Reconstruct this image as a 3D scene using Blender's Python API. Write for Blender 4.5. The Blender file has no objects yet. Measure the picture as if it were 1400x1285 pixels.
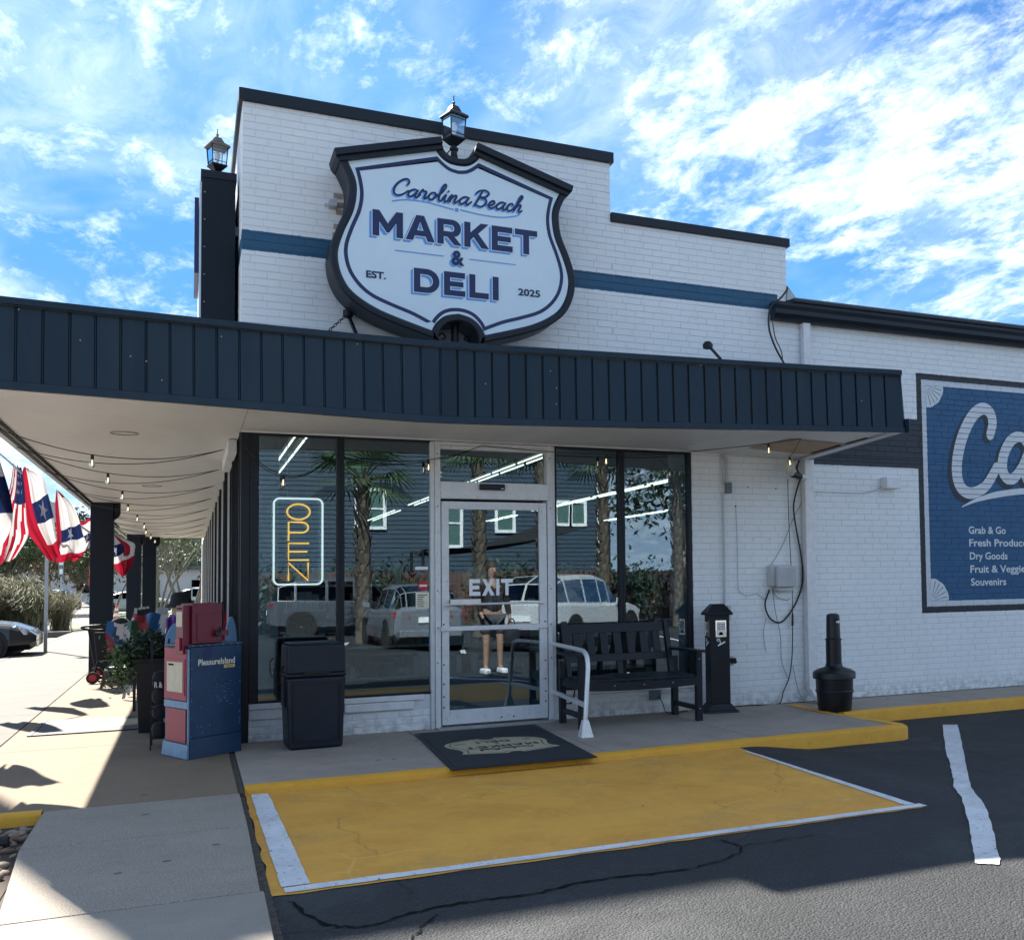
import bpy, bmesh, math, random
import numpy as np
from mathutils import Vector, Matrix, Euler
R = math.radians
PI = math.pi
rnd = random.Random(7)
sc = bpy.context.scene
C = bpy.data.collections.new('scene_objects'); sc.collection.children.link(C)

# ------------------------------------------------------------------ camera
cam_d = bpy.data.cameras.new('camera'); cam = bpy.data.objects.new('camera', cam_d); C.objects.link(cam); sc.camera = cam
F_PX, YAW, PITCH, ROLL = 1409.933, R(25.30800), R(2.81857), R(-0.85129)
cy, sy, cp, sp = math.cos(YAW), math.sin(YAW), math.cos(PITCH), math.sin(PITCH)
fw = Vector((sy*cp, cy*cp, sp)); rt = Vector((cy, -sy, 0)); up = rt.cross(fw)
cr, sr = math.cos(ROLL), math.sin(ROLL)
r2 = cr*rt + sr*up; u2 = -sr*rt + cr*up
m = Matrix((r2, u2, -fw)).transposed().to_4x4(); m.translation = Vector((-0.41110, -9.84458, 1.35177))
cam.matrix_world = m
cam_d.sensor_fit = 'HORIZONTAL'; cam_d.sensor_width = 36; cam_d.lens = F_PX/1400*36
cam_d.shift_x = -223.974/1400; cam_d.shift_y = 83.156/1400
cam_d.clip_start = 0.05; cam_d.clip_end = 3000

# ------------------------------------------------------------------ world, sun, exposure
SUN = Vector((-0.345, 0.98, 1.0)).normalized()
w = bpy.data.worlds.new('World'); sc.world = w; w.use_nodes = True
nt = w.node_tree; nt.nodes.clear()
def N(t, **k):
    n = nt.nodes.new(t)
    for a, b in k.items(): setattr(n, a, b)
    return n
def LK(a, b): nt.links.new(a, b)
def M2(op, a, b=None, c=None):
    n = N('ShaderNodeMath', operation=op)
    for i, v in enumerate((a, b, c)):
        if v is None: continue
        if isinstance(v, (int, float)): n.inputs[i].default_value = v
        else: LK(v, n.inputs[i])
    return n.outputs[0]
sky = N('ShaderNodeTexSky', sky_type='NISHITA', sun_disc=False)
sky.sun_elevation = math.asin(SUN.z); sky.sun_rotation = math.atan2(SUN.x, SUN.y)
sky.air_density = 1.0; sky.dust_density = 0.4; sky.ozone_density = 2.2
hsv = N('ShaderNodeHueSaturation'); hsv.inputs['Saturation'].default_value = 1.0; LK(sky.outputs[0], hsv.inputs['Color'])
tint = N('ShaderNodeMixRGB', blend_type='MULTIPLY'); tint.inputs[0].default_value = 1; LK(hsv.outputs[0], tint.inputs[1]); tint.inputs[2].default_value = (0.14, 0.29, 0.42, 1)
tc = N('ShaderNodeTexCoord'); sep = N('ShaderNodeSeparateXYZ'); LK(tc.outputs['Generated'], sep.inputs[0])
zz = M2('ADD', M2('MAXIMUM', sep.outputs[2], 0.0), 0.14)
px = M2('DIVIDE', sep.outputs[0], zz); py = M2('DIVIDE', sep.outputs[1], zz)
cmb = N('ShaderNodeCombineXYZ'); LK(px, cmb.inputs[0]); LK(py, cmb.inputs[1])
def noise(scale, det, rough, dist=0.0, vec=None, off=(0, 0, 0), sxyz=(1, 1, 1), rot=0.0):
    mp = N('ShaderNodeMapping'); LK(vec or cmb.outputs[0], mp.inputs[0]); mp.inputs['Location'].default_value = off
    mp.inputs['Scale'].default_value = sxyz; mp.inputs['Rotation'].default_value = (0, 0, rot)
    n = N('ShaderNodeTexNoise'); LK(mp.outputs[0], n.inputs['Vector'])
    n.inputs['Scale'].default_value = scale; n.inputs['Detail'].default_value = det; n.inputs['Roughness'].default_value = rough
    n.inputs['Distortion'].default_value = dist
    return n.outputs[0]
BIGO, VEIL = (2.2, 9.4, 0), (8.0, 1.0, 0)
big = noise(0.85, 3, 0.5, 0.2, off=BIGO)
fine = noise(5.6, 10, 0.70, 0.25, off=(1.7, 5.2, 0), sxyz=(1.0, 0.72, 1), rot=0.6)
puff = noise(15, 7, 0.65, 0.5, off=(0.3, 2.2, 0), sxyz=(1.0, 0.55, 1), rot=0.9)
v = M2('ADD', M2('ADD', M2('MULTIPLY', big, 1.15), M2('MULTIPLY', fine, 1.15)), M2('MULTIPLY', puff, 0.62))
cl = N('ShaderNodeMapRange'); cl.interpolation_type = 'SMOOTHSTEP'; LK(v, cl.inputs[0])
CLOUD = (cl, 1.30, 1.78)
cl.inputs[1].default_value = CLOUD[1]; cl.inputs[2].default_value = CLOUD[2]
shade = noise(9.0, 8, 0.68, 0.6, off=(8, 1, 0), sxyz=(1.0, 0.6, 1), rot=0.9)
cr_ = N('ShaderNodeValToRGB'); LK(shade, cr_.inputs[0])
cr_.color_ramp.elements[0].position = 0.38; cr_.color_ramp.elements[0].color = (2.15, 2.75, 3.35, 1)
cr_.color_ramp.elements[1].position = 0.72; cr_.color_ramp.elements[1].color = (5.4, 5.65, 5.6, 1)
veil = N('ShaderNodeMapRange'); veil.interpolation_type = 'SMOOTHSTEP'; LK(M2('ADD', noise(1.5, 4, 0.6, 0.5, off=VEIL, sxyz=(1, 0.8, 1), rot=0.5), M2('MULTIPLY', big, 0.5)), veil.inputs[0]); veil.inputs[1].default_value = 0.62; veil.inputs[2].default_value = 0.95
cov = M2('MAXIMUM', M2('MULTIPLY', cl.outputs[0], 0.93), M2('MULTIPLY', veil.outputs[0], 0.38))
hz = M2('POWER', M2('SUBTRACT', 1.0, M2('MAXIMUM', sep.outputs[2], 0.0)), 13.0)
lim = N('ShaderNodeMixRGB', blend_type='DARKEN'); lim.inputs[0].default_value = 1; LK(tint.outputs[0], lim.inputs[1]); lim.inputs[2].default_value = (0.36, 1.15, 2.5, 1)
mixh = N('ShaderNodeMixRGB'); LK(hz, mixh.inputs[0]); LK(lim.outputs[0], mixh.inputs[1]); mixh.inputs[2].default_value = (3.0, 3.6, 4.2, 1)
mixc = N('ShaderNodeMixRGB'); LK(cov, mixc.inputs[0]); LK(mixh.outputs[0], mixc.inputs[1]); LK(cr_.outputs[0], mixc.inputs[2])
bg = N('ShaderNodeBackground'); LK(mixc.outputs[0], bg.inputs[0]); bg.inputs[1].default_value = 0.05
wo = N('ShaderNodeOutputWorld'); LK(bg.outputs[0], wo.inputs[0])

sd = bpy.data.lights.new('sun', 'SUN'); sd.energy = 2.0; sd.angle = R(0.6); sd.color = (1.0, 0.93, 0.82)
sun = bpy.data.objects.new('sun', sd); C.objects.link(sun); sun.rotation_euler = SUN.to_track_quat('Z', 'Y').to_euler(); sun.location = SUN*60
sc.view_settings.view_transform = 'Standard'; sc.view_settings.look = 'None'; sc.view_settings.gamma = 1; sc.view_settings.exposure = 3.15
sc.view_settings.use_curve_mapping = False
sc.cycles.max_bounces = 7; sc.cycles.transparent_max_bounces = 12; sc.cycles.use_denoising = True
sc.cycles.sample_clamp_indirect = 6

# ------------------------------------------------------------------ materials
def hexc(r, g, b): return (r, g, b, 1)
MATS = {}
class MT:
    """small node helper for procedural materials"""
    def __init__(s, name):
        s.m = bpy.data.materials.new(name); s.m.use_nodes = True; s.t = s.m.node_tree
        s.b = s.t.nodes['Principled BSDF']; s.out = s.t.nodes['Material Output']; MATS[name] = s.m
    def n(s, t, **k):
        q = s.t.nodes.new(t)
        for a, b in k.items(): setattr(q, a, b)
        return q
    def l(s, a, b): s.t.links.new(a, b)
    def pos(s):
        if not hasattr(s, '_p'): s._p = s.n('ShaderNodeNewGeometry').outputs['Position']
        return s._p
    def xyz(s):
        if not hasattr(s, '_x'):
            q = s.n('ShaderNodeSeparateXYZ'); s.l(s.pos(), q.inputs[0]); s._x = q.outputs
        return s._x
    def math(s, op, a, b=None, c=None):
        q = s.n('ShaderNodeMath', operation=op)
        for i, v in enumerate((a, b, c)):
            if v is None: continue
            if isinstance(v, (int, float)): q.inputs[i].default_value = v
            else: s.l(v, q.inputs[i])
        return q.outputs[0]
    def noise(s, scale, det=4, rough=0.6, dist=0, obj=False, sxyz=None):
        q = s.n('ShaderNodeTexNoise'); src = s.n('ShaderNodeTexCoord').outputs['Object'] if obj else s.pos()
        if sxyz:
            mp = s.n('ShaderNodeMapping'); mp.inputs['Scale'].default_value = sxyz; s.l(src, mp.inputs[0]); src = mp.outputs[0]
        s.l(src, q.inputs['Vector']); q.inputs['Scale'].default_value = scale; q.inputs['Detail'].default_value = det
        q.inputs['Roughness'].default_value = rough; q.inputs['Distortion'].default_value = dist
        return q.outputs[0]
    def ramp(s, v, p0, p1, c0=(0, 0, 0, 1), c1=(1, 1, 1, 1)):
        q = s.n('ShaderNodeValToRGB'); s.l(v, q.inputs[0]); e = q.color_ramp.elements
        e[0].position = p0; e[1].position = p1; e[0].color = c0; e[1].color = c1
        return q.outputs[0]
    def mix(s, f, a, b, mode='MIX'):
        q = s.n('ShaderNodeMixRGB', blend_type=mode)
        for i, v in enumerate((f, a, b)):
            if isinstance(v, (int, float)): q.inputs[i].default_value = v
            elif isinstance(v, tuple): q.inputs[i].default_value = v if len(v) == 4 else (*v, 1)
            else: s.l(v, q.inputs[i])
        return q.outputs[0]
    def color(s, c):
        if isinstance(c, tuple): s.b.inputs['Base Color'].default_value = c if len(c) == 4 else (*c, 1)
        else: s.l(c, s.b.inputs['Base Color'])
        return s
    def rough(s, v):
        if isinstance(v, (int, float)): s.b.inputs['Roughness'].default_value = v
        else: s.l(v, s.b.inputs['Roughness'])
        return s
    def bump(s, h, strength=0.3, dist=0.01):
        q = s.n('ShaderNodeBump'); q.inputs['Strength'].default_value = strength; q.inputs['Distance'].default_value = dist
        s.l(h, q.inputs['Height']); s.l(q.outputs[0], s.b.inputs['Normal']); return s
def mat(name, col, rough=0.6, var=0.12, scale=6, metal=0, bump=0.0, bscale=60, spec=None, obj=False):
    s = MT(name); nz = s.noise(scale, 5, 0.65, obj=obj)
    a = tuple(x*(1-var) for x in col[:3])+(1,); b = tuple(min(1, x*(1+var)) for x in col[:3])+(1,)
    s.color(s.ramp(nz, 0.3, 0.7, a, b)); s.b.inputs['Metallic'].default_value = metal
    s.rough(s.math('ADD', s.math('MULTIPLY', nz, 0.2), rough-0.1))
    if bump: s.bump(s.noise(bscale, 4, 0.6), bump, 0.004)
    if spec is not None: s.b.inputs['Specular IOR Level'].default_value = spec
    return s.m
NAVY = (0.018, 0.034, 0.062)
# painted brick: bands, mural ground, borders and outline are paint at fixed places on the wall
def paint_regions(s, base):
    x, y, z = s.xyz()
    def box(x0, x1, z0, z1):
        a = s.math('MULTIPLY', s.math('GREATER_THAN', xw, x0), s.math('LESS_THAN', xw, x1))
        b = s.math('MULTIPLY', s.math('GREATER_THAN', zw, z0), s.math('LESS_THAN', zw, z1))
        return s.math('MULTIPLY', a, b)
    wob = s.math('MULTIPLY', s.math('SUBTRACT', s.noise(22, 3), 0.5), 0.014)
    xw = s.math('ADD', x, wob); zw = s.math('ADD', z, wob)
    c = s.mix(box(-0.5, 5.55, 4.373, 4.556), base, (0.010, 0.085, 0.17, 1))
    c = s.mix(box(5.97, 7.5, 2.655, 3.245), c, (0.014, 0.022, 0.036, 1))
    c = s.mix(box(7.458, 14.6, 0.935, 3.81), c, (0.012, 0.017, 0.024, 1))
    c = s.mix(box(7.535, 14.5, 1.01, 3.735), c, (0.62, 0.66, 0.70, 1))
    mb = s.ramp(s.noise(3, 5), 0.3, 0.7, (0.006, 0.075, 0.185, 1), (0.010, 0.098, 0.225, 1))
    c = s.mix(box(7.60, 14.43, 1.075, 3.67), c, mb)
    return c
s = MT('painted_brick')
nz = s.noise(1.3, 6, 0.7); dirt = s.noise(9, 6, 0.7)
base = s.ramp(nz, 0.25, 0.75, (0.76, 0.79, 0.80, 1), (0.83, 0.855, 0.86, 1))
base = s.mix(s.ramp(dirt, 0.60, 0.78), base, (0.60, 0.61, 0.62, 1))
x, y, z = s.xyz()
drip = s.math('MULTIPLY', s.ramp(s.noise(5, 4, 0.6, sxyz=(1, 1, 0.05)), 0.56, 0.72), s.ramp(s.noise(2.0, 3), 0.45, 0.65))
base = s.mix(s.math('MULTIPLY', drip, 0.32), base, (0.42, 0.42, 0.41, 1))
base = s.mix(s.math('MULTIPLY', s.ramp(s.noise(38, 4, 0.8), 0.70, 0.74), 0.45), base, (0.30, 0.27, 0.25, 1))
low = s.math('MULTIPLY', s.ramp(z, 0.0, 0.22, (1, 1, 1, 1), (0, 0, 0, 1)), s.ramp(s.noise(14, 5), 0.42, 0.6))
base = s.mix(s.math('MULTIPLY', low, 0.55), base, (0.22, 0.20, 0.18, 1))
s.color(paint_regions(s, base)); s.rough(0.5); s.bump(s.noise(95, 5, 0.7), 0.35, 0.004)
s = MT('painted_mortar')
base = s.ramp(s.noise(4, 6, 0.7), 0.3, 0.75, (0.60, 0.63, 0.64, 1), (0.80, 0.825, 0.83, 1))
s.color(s.mix(0.12, paint_regions(s, base), (0.2, 0.22, 0.24, 1))); s.rough(0.75)
mat('white_trim_paint', (0.72, 0.73, 0.74), 0.5, 0.1, 12, bump=0.25, bscale=40)
mat('white_wall_plain', (0.72, 0.73, 0.74), 0.6, 0.08, 3)
s = MT('navy_metal'); oi = s.n('ShaderNodeObjectInfo').outputs['Random']; nz = s.noise(1.8, 5, 0.7)
c = s.mix(oi, (0.008, 0.023, 0.040, 1), (0.011, 0.029, 0.049, 1)); c = s.mix(s.math('MULTIPLY', s.ramp(s.noise(5, 6, 0.75, sxyz=(1, 1, 0.12)), 0.5, 0.75), 0.4), c, (0.028, 0.052, 0.068, 1))
s.color(c); s.rough(s.math('ADD', s.math('MULTIPLY', nz, 0.3), 0.32)); s.b.inputs['Specular IOR Level'].default_value = 0.3; s.bump(s.noise(4.5, 3, 0.6), 0.25, 0.012)
mat('navy_recess', (0.004, 0.011, 0.020), 0.6, spec=0.3)
mat('black_paint', (0.006, 0.010, 0.017), 0.45, 0.25, 9, spec=0.35)
mat('black_plastic', (0.006, 0.008, 0.011), 0.38, 0.2, 12, bump=0.1, bscale=90, spec=0.4)
mat('can_plastic', (0.007, 0.012, 0.022), 0.45, 0.3, 7, bump=0.15, bscale=50, spec=0.4)
mat('coping_metal', (0.008, 0.014, 0.024), 0.5, 0.2, 4, bump=0.1, bscale=15, spec=0.35)
mat('coping_edge', (0.5, 0.5, 0.5), 0.6)
mat('roof_membrane', (0.12, 0.12, 0.12), 0.8)
mat('column_paint', (0.007, 0.014, 0.026), 0.55, 0.15, 5, bump=0.12, bscale=30, spec=0.3)
mat('cable_black', (0.012, 0.012, 0.014), 0.5)
mat('cable_gray', (0.20, 0.21, 0.22), 0.6)
mat('conduit_paint', (0.50, 0.52, 0.53), 0.5)
mat('plate_gray', (0.14, 0.17, 0.20), 0.5)
mat('galvanised', (0.42, 0.44, 0.45), 0.42, 0.15, 15, metal=0.6)
mat('brushed_aluminium', (0.75, 0.76, 0.77), 0.35, 0.1, 14, metal=0.4, bump=0.05, bscale=120)
mat('chrome', (0.75, 0.75, 0.76), 0.15, 0.05, metal=1)
s = MT('door_aluminium'); g = s.noise(10, 6, 0.7)
s.color(s.mix(s.ramp(s.noise(25, 6, 0.75), 0.58, 0.72), s.ramp(g, 0.3, 0.7, (0.62, 0.64, 0.65, 1), (0.74, 0.76, 0.77, 1)), (0.40, 0.37, 0.34, 1)))
s.b.inputs['Metallic'].default_value = 0.05; s.rough(0.42)
s = MT('soffit_paint'); st = s.noise(1.1, 5, 0.7, 0.4, sxyz=(1, 0.35, 1))
s.color(s.mix(s.ramp(s.noise(7, 6, 0.7), 0.62, 0.8), s.ramp(st, 0.3, 0.72, (0.66, 0.65, 0.63, 1), (0.80, 0.79, 0.77, 1)), (0.50, 0.46, 0.42, 1))); s.rough(0.5)
mat('plywood', (0.48, 0.33, 0.20), 0.7, 0.15, 8)
mat('soffit_stain', (0.30, 0.27, 0.25), 0.7)
# concrete
def concrete(name, c0, c1, speck=0.5, stain=(0.20, 0.18, 0.165, 1)):
    s = MT(name); n1 = s.noise(1.6, 6, 0.7, 0.3); n2 = s.noise(130, 3, 0.7); n3 = s.noise(6, 6, 0.75, 0.4)
    c = s.ramp(n1, 0.28, 0.72, c0, c1)
    c = s.mix(s.math('MULTIPLY', s.ramp(n2, 0.52, 0.7), speck), c, (0.62, 0.58, 0.52, 1))
    c = s.mix(s.math('MULTIPLY', s.ramp(s.noise(210, 2), 0.60, 0.7), 0.7*speck), c, (0.09, 0.08, 0.075, 1))
    c = s.mix(s.math('MULTIPLY', s.ramp(n3, 0.53, 0.76), 0.7), c, stain)
    vo = s.n('ShaderNodeTexVoronoi'); s.l(s.pos(), vo.inputs['Vector']); vo.inputs['Scale'].default_value = 3.1
    gum = s.math('MULTIPLY', s.math('LESS_THAN', vo.outputs['Distance'], 0.075), s.math('GREATER_THAN', s.noise(1.7, 2), 0.45))
    c = s.mix(s.math('MULTIPLY', gum, 0.75), c, (0.075, 0.07, 0.068, 1))
    s.color(c); s.rough(0.85); s.bump(s.math('ADD', n2, s.math('MULTIPLY', n3, 0.8)), 0.35, 0.006); return s.m
concrete('apron_concrete', (0.27, 0.225, 0.185, 1), (0.38, 0.325, 0.27, 1), 0.3, (0.20, 0.16, 0.125, 1))
concrete('walk_aggregate', (0.22, 0.185, 0.145, 1), (0.29, 0.245, 0.195, 1), 0.9)
concrete('walk_tan', (0.16, 0.112, 0.068, 1), (0.205, 0.148, 0.092, 1), 0.35, (0.19, 0.145, 0.10, 1))
concrete('walk_gray', (0.088, 0.083, 0.074, 1), (0.112, 0.107, 0.096, 1), 0.2, (0.17, 0.165, 0.155, 1))
concrete('walk_smooth', (0.23, 0.20, 0.168, 1), (0.29, 0.255, 0.215, 1), 0.3)
mat('joint_dirt', (0.07, 0.06, 0.05), 0.95, 0.6, 30, bump=0.6, bscale=80)
# asphalt
s = MT('asphalt'); n1 = s.noise(0.9, 6, 0.7, 0.6); n2 = s.noise(70, 4, 0.8); n3 = s.noise(3.2, 7, 0.75, 1.0)
x, y, z = s.xyz()
seal = s.ramp(s.math('ADD', y, s.math('MULTIPLY', s.noise(0.8, 4), 0.9)), 0.0, 1.0)
c = s.ramp(n1, 0.3, 0.7, (0.013, 0.016, 0.019, 1), (0.024, 0.028, 0.032, 1))
c = s.mix(s.math('MULTIPLY', s.ramp(n3, 0.57, 0.76), 0.55), c, (0.085, 0.092, 0.10, 1))
c = s.mix(s.math('MULTIPLY', s.ramp(n2, 0.56, 0.70), 0.4), c, (0.075, 0.077, 0.082, 1))
def crack_mask(s, scale, wdt, seed=0.0, amt=0.25):
    v = s.n('ShaderNodeTexVoronoi', feature='DISTANCE_TO_EDGE'); mp = s.n('ShaderNodeMapping'); mp.inputs['Location'].default_value = (seed, seed*0.7, 0)
    a = s.n('ShaderNodeMixRGB'); a.inputs[0].default_value = amt
    q = s.n('ShaderNodeTexNoise'); s.l(s.pos(), q.inputs['Vector']); q.inputs['Scale'].default_value = 2.6; q.inputs['Detail'].default_value = 6
    s.l(s.pos(), a.inputs[1]); s.l(q.outputs['Color'], a.inputs[2]); s.l(a.outputs[0], mp.inputs[0]); s.l(mp.outputs[0], v.inputs['Vector'])
    v.inputs['Scale'].default_value = scale
    return s.ramp(v.outputs['Distance'], 0.0, wdt, (1, 1, 1, 1), (0, 0, 0, 1))
va = s.n('ShaderNodeTexVoronoi'); s.l(s.pos(), va.inputs['Vector']); va.inputs['Scale'].default_value = 85
sp5 = s.n('ShaderNodeSeparateColor'); s.l(va.outputs['Color'], sp5.inputs[0])
c = s.mix(s.math('MULTIPLY', s.ramp(sp5.outputs[0], 0.45, 1.0), 0.35), c, (0.060, 0.062, 0.066, 1))
c = s.mix(s.math('MULTIPLY', s.ramp(sp5.outputs[1], 0.5, 1.0), 0.6), c, (0.010, 0.013, 0.018, 1))
c = s.mix(s.math('MULTIPLY', s.ramp(s.noise(0.7, 5, 0.7, 0.5), 0.52, 0.66), 0.35), c, (0.10, 0.105, 0.11, 1))
ck = s.math('MULTIPLY', crack_mask(s, 0.42, 0.005, 3.3), s.ramp(s.noise(0.9, 2), 0.45, 0.55))
s.color(s.mix(ck, c, (0.006, 0.007, 0.009, 1))); s.rough(0.82); s.bump(s.math('SUBTRACT', s.math('ADD', n2, s.math('MULTIPLY', va.outputs['Distance'], -1.2)), s.math('MULTIPLY', ck, 2)), 0.9, 0.010)
mat('street_asphalt', (0.17, 0.165, 0.155), 0.9, 0.12, 2, bump=0.3, bscale=80)
s = MT('yellow_paint'); n1 = s.noise(2.1, 7, 0.7, 0.5); n2 = s.noise(110, 3, 0.75)
c = s.ramp(n1, 0.3, 0.7, (0.66, 0.29, 0.032, 1), (0.82, 0.41, 0.055, 1))
c = s.mix(s.math('MULTIPLY', s.ramp(s.noise(5.5, 7, 0.8, 0.6), 0.58, 0.74), 0.5), c, (0.40, 0.20, 0.05, 1))
ck = s.math('MULTIPLY', crack_mask(s, 0.9, 0.006, 1.2, 0.25), s.ramp(s.noise(1.1, 3), 0.42, 0.52))
cl2 = s.math('MULTIPLY', crack_mask(s, 2.3, 0.02, 5.2, 0.25), s.ramp(s.noise(0.9, 2), 0.5, 0.6))
c = s.mix(s.math('MULTIPLY', s.ramp(s.noise(0.9, 7, 0.8, 0.8), 0.50, 0.66), 0.5), c, (0.46, 0.27, 0.08, 1))
c = s.mix(s.math('MULTIPLY', s.ramp(s.noise(16, 6, 0.8), 0.55, 0.68), 0.35), c, (0.80, 0.46, 0.10, 1))
c = s.mix(s.math('MULTIPLY', s.ramp(s.noise(3.5, 8, 0.85, 1.5), 0.66, 0.72), 0.7), c, (0.15, 0.10, 0.05, 1))
c = s.mix(s.math('MULTIPLY', cl2, 0.7), c, (0.80, 0.48, 0.10, 1))
c = s.mix(s.math('MULTIPLY', ck, 0.35), c, (0.30, 0.14, 0.02, 1))
c = s.mix(s.math('MULTIPLY', s.ramp(n2, 0.60, 0.68), 0.5), c, (0.24, 0.14, 0.03, 1))
s.color(c); s.rough(0.7); s.bump(s.math('SUBTRACT', s.math('ADD', n2, n1), s.math('MULTIPLY', ck, 1.5)), 0.5, 0.008)
s = MT('curb_yellow'); n1 = s.noise(5, 7, 0.75, 0.5)
c = s.ramp(n1, 0.3, 0.7, (0.66, 0.31, 0.02, 1), (0.76, 0.39, 0.03, 1)); c = s.mix(s.ramp(s.noise(11, 7, 0.8), 0.60, 0.72), c, (0.26, 0.16, 0.06, 1))
s.color(c); s.rough(0.65); s.bump(s.noise(60, 5, 0.7), 0.5, 0.008)
s = MT('line_white'); n1 = s.noise(26, 8, 0.85, 0.6)
c = s.ramp(s.noise(4, 5), 0.3, 0.7, (0.60, 0.61, 0.62, 1), (0.74, 0.75, 0.76, 1)); c = s.mix(s.math('MULTIPLY', s.ramp(s.noise(2.2, 5, 0.7), 0.45, 0.65), 0.35), c, (0.38, 0.385, 0.39, 1)); c = s.mix(s.ramp(n1, 0.575, 0.61), c, (0.05, 0.055, 0.06, 1))
c = s.mix(s.math('MULTIPLY', s.ramp(s.noise(160, 3), 0.6, 0.7), 0.5), c, (0.3, 0.31, 0.32, 1))
s.color(c); s.rough(0.75); s.bump(s.noise(120, 4), 0.5, 0.006)
# glass: thin pane, part mirror, part clear
def glass(name, tint, refl, k=2.0):
    s = MT(name); s.t.nodes.remove(s.b)
    tr = s.n('ShaderNodeBsdfTransparent'); tr.inputs[0].default_value = (*tint, 1)
    gl = s.n('ShaderNodeBsdfGlossy'); gl.inputs['Roughness'].default_value = 0.004; gl.inputs[0].default_value = (0.80, 0.92, 1.0, 1)
    lw = s.n('ShaderNodeFresnel'); lw.inputs[0].default_value = 1.5
    f = s.math('MINIMUM', s.math('ADD', s.math('MULTIPLY', lw.outputs[0], k), refl), 1.0)
    bp = s.n('ShaderNodeBump'); bp.inputs['Strength'].default_value = 0.04; bp.inputs['Distance'].default_value = 0.004; s.l(s.noise(1.6, 2), bp.inputs['Height'])
    s.l(bp.outputs[0], gl.inputs['Normal'])
    mx = s.n('ShaderNodeMixShader'); s.l(f, mx.inputs[0]); s.l(tr.outputs[0], mx.inputs[1]); s.l(gl.outputs[0], mx.inputs[2]); s.l(mx.outputs[0], s.out.inputs[0])
glass('window_glass', (0.62, 0.72, 0.76), 0.07)
glass('lamp_glass', (0.9, 0.95, 0.97), 0.05)
glass('car_glass', (0.03, 0.035, 0.04), 0.0, 0.35)
glass('bulb_glass', (0.95, 0.93, 0.88), 0.06)
def emis(name, col, st):
    s = MT(name); s.b.inputs['Emission Color'].default_value = (*col, 1); s.b.inputs['Emission Strength'].default_value = st; s.color((*col, 1)); return s.m
emis('neon_yellow', (1.0, 0.46, 0.03), 0.30); emis('neon_white', (1.0, 0.96, 0.88), 0.22); emis('tube_light', (1.0, 0.97, 0.80), 0.5)
emis('filament', (1.0, 0.66, 0.30), 0.6)
def cloth(name, c):
    s = MT(name); s.color((*c, 1)); s.rough(0.8); tl = s.n('ShaderNodeBsdfTranslucent'); tl.inputs[0].default_value = (*c, 1); mx = s.n('ShaderNodeMixShader'); mx.inputs[0].default_value = 0.4
    s.l(s.b.outputs[0], mx.inputs[1]); s.l(tl.outputs[0], mx.inputs[2]); s.l(mx.outputs[0], s.out.inputs[0]); s.bump(s.noise(7, 4, 0.6), 0.25, 0.02)
# sign and print
mat('sign_face', (0.64, 0.78, 0.87), 0.35, 0.03, 3)
mat('ink_navy', (0.003, 0.015, 0.085), 0.4, 0.08)
mat('ink_sky', (0.12, 0.33, 0.72), 0.4, 0.05)
mat('ink_white', (0.82, 0.84, 0.85), 0.5, 0.05)
mat('ink_dark', (0.006, 0.007, 0.009), 0.9, spec=0.1)
mat('mural_white', (0.66, 0.70, 0.73), 0.55, 0.07, 14, bump=0.25, bscale=90)
mat('mural_dark', (0.02, 0.028, 0.038), 0.55)
mat('rust_brick', (0.40, 0.31, 0.26), 0.8, 0.3, 20)
# goods
mat('box_blue', (0.007, 0.036, 0.09), 0.42, 0.25, 7, bump=0.12, bscale=30)
mat('box_pink', (0.30, 0.030, 0.055), 0.5, 0.25, 9)
mat('box_red', (0.15, 0.008, 0.022), 0.42, 0.25, 9)
mat('box_lightblue', (0.14, 0.26, 0.38), 0.5, 0.2, 12)
mat('yellowed_paper', (0.46, 0.42, 0.30), 0.35, 0.15, 14)
mat('cream_print', (0.82, 0.78, 0.62), 0.6); mat('gold_print', (0.72, 0.50, 0.16), 0.6)
s = MT('mat_rubber'); wv = s.n('ShaderNodeTexChecker'); s.l(s.pos(), wv.inputs[0]); wv.inputs['Scale'].default_value = 70
s.color(s.mix(wv.outputs[1], (0.008, 0.010, 0.015, 1), (0.020, 0.026, 0.036, 1))); s.rough(0.7); s.bump(wv.outputs[1], 0.6, 0.004)
mat('mat_edge', (0.010, 0.012, 0.017), 0.6); mat('mat_tan', (0.42, 0.37, 0.25), 0.85, 0.15, 60)
mat('metal_mesh_mat', (0.05, 0.052, 0.055), 0.7, 0.2, 60)
mat('leaf_dark', (0.022, 0.050, 0.028), 0.55, 0.5, 8); mat('leaf_mid', (0.060, 0.105, 0.035), 0.6, 0.5, 3)
mat('leaf_olive', (0.10, 0.12, 0.045), 0.65, 0.5, 2); mat('leaf_rust', (0.15, 0.105, 0.05), 0.7, 0.4, 2)
mat('bark', (0.19, 0.16, 0.13), 0.85, 0.3, 12, bump=0.5, bscale=30); mat('palm_bark', (0.11, 0.09, 0.07), 0.9, 0.35, 20, bump=0.6, bscale=25)
mat('grass_blade', (0.21, 0.195, 0.12), 0.8, 0.35, 1.4); mat('grass_green', (0.12, 0.19, 0.05), 0.8, 0.3, 2); mat('wood_brown', (0.10, 0.055, 0.03), 0.6, 0.3, 20)
mat('fence_wood', (0.10, 0.055, 0.045), 0.8, 0.4, 4); mat('soil', (0.06, 0.045, 0.035), 0.95)
mat('river_stone', (0.18, 0.11, 0.075), 0.7, 0.5, 12); mat('river_stone_pale', (0.26, 0.20, 0.15), 0.7, 0.3, 12)
cloth('cloth_red', (0.34, 0.010, 0.030)); cloth('cloth_white', (0.60, 0.58, 0.58)); cloth('cloth_blue', (0.010, 0.020, 0.075))
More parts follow.
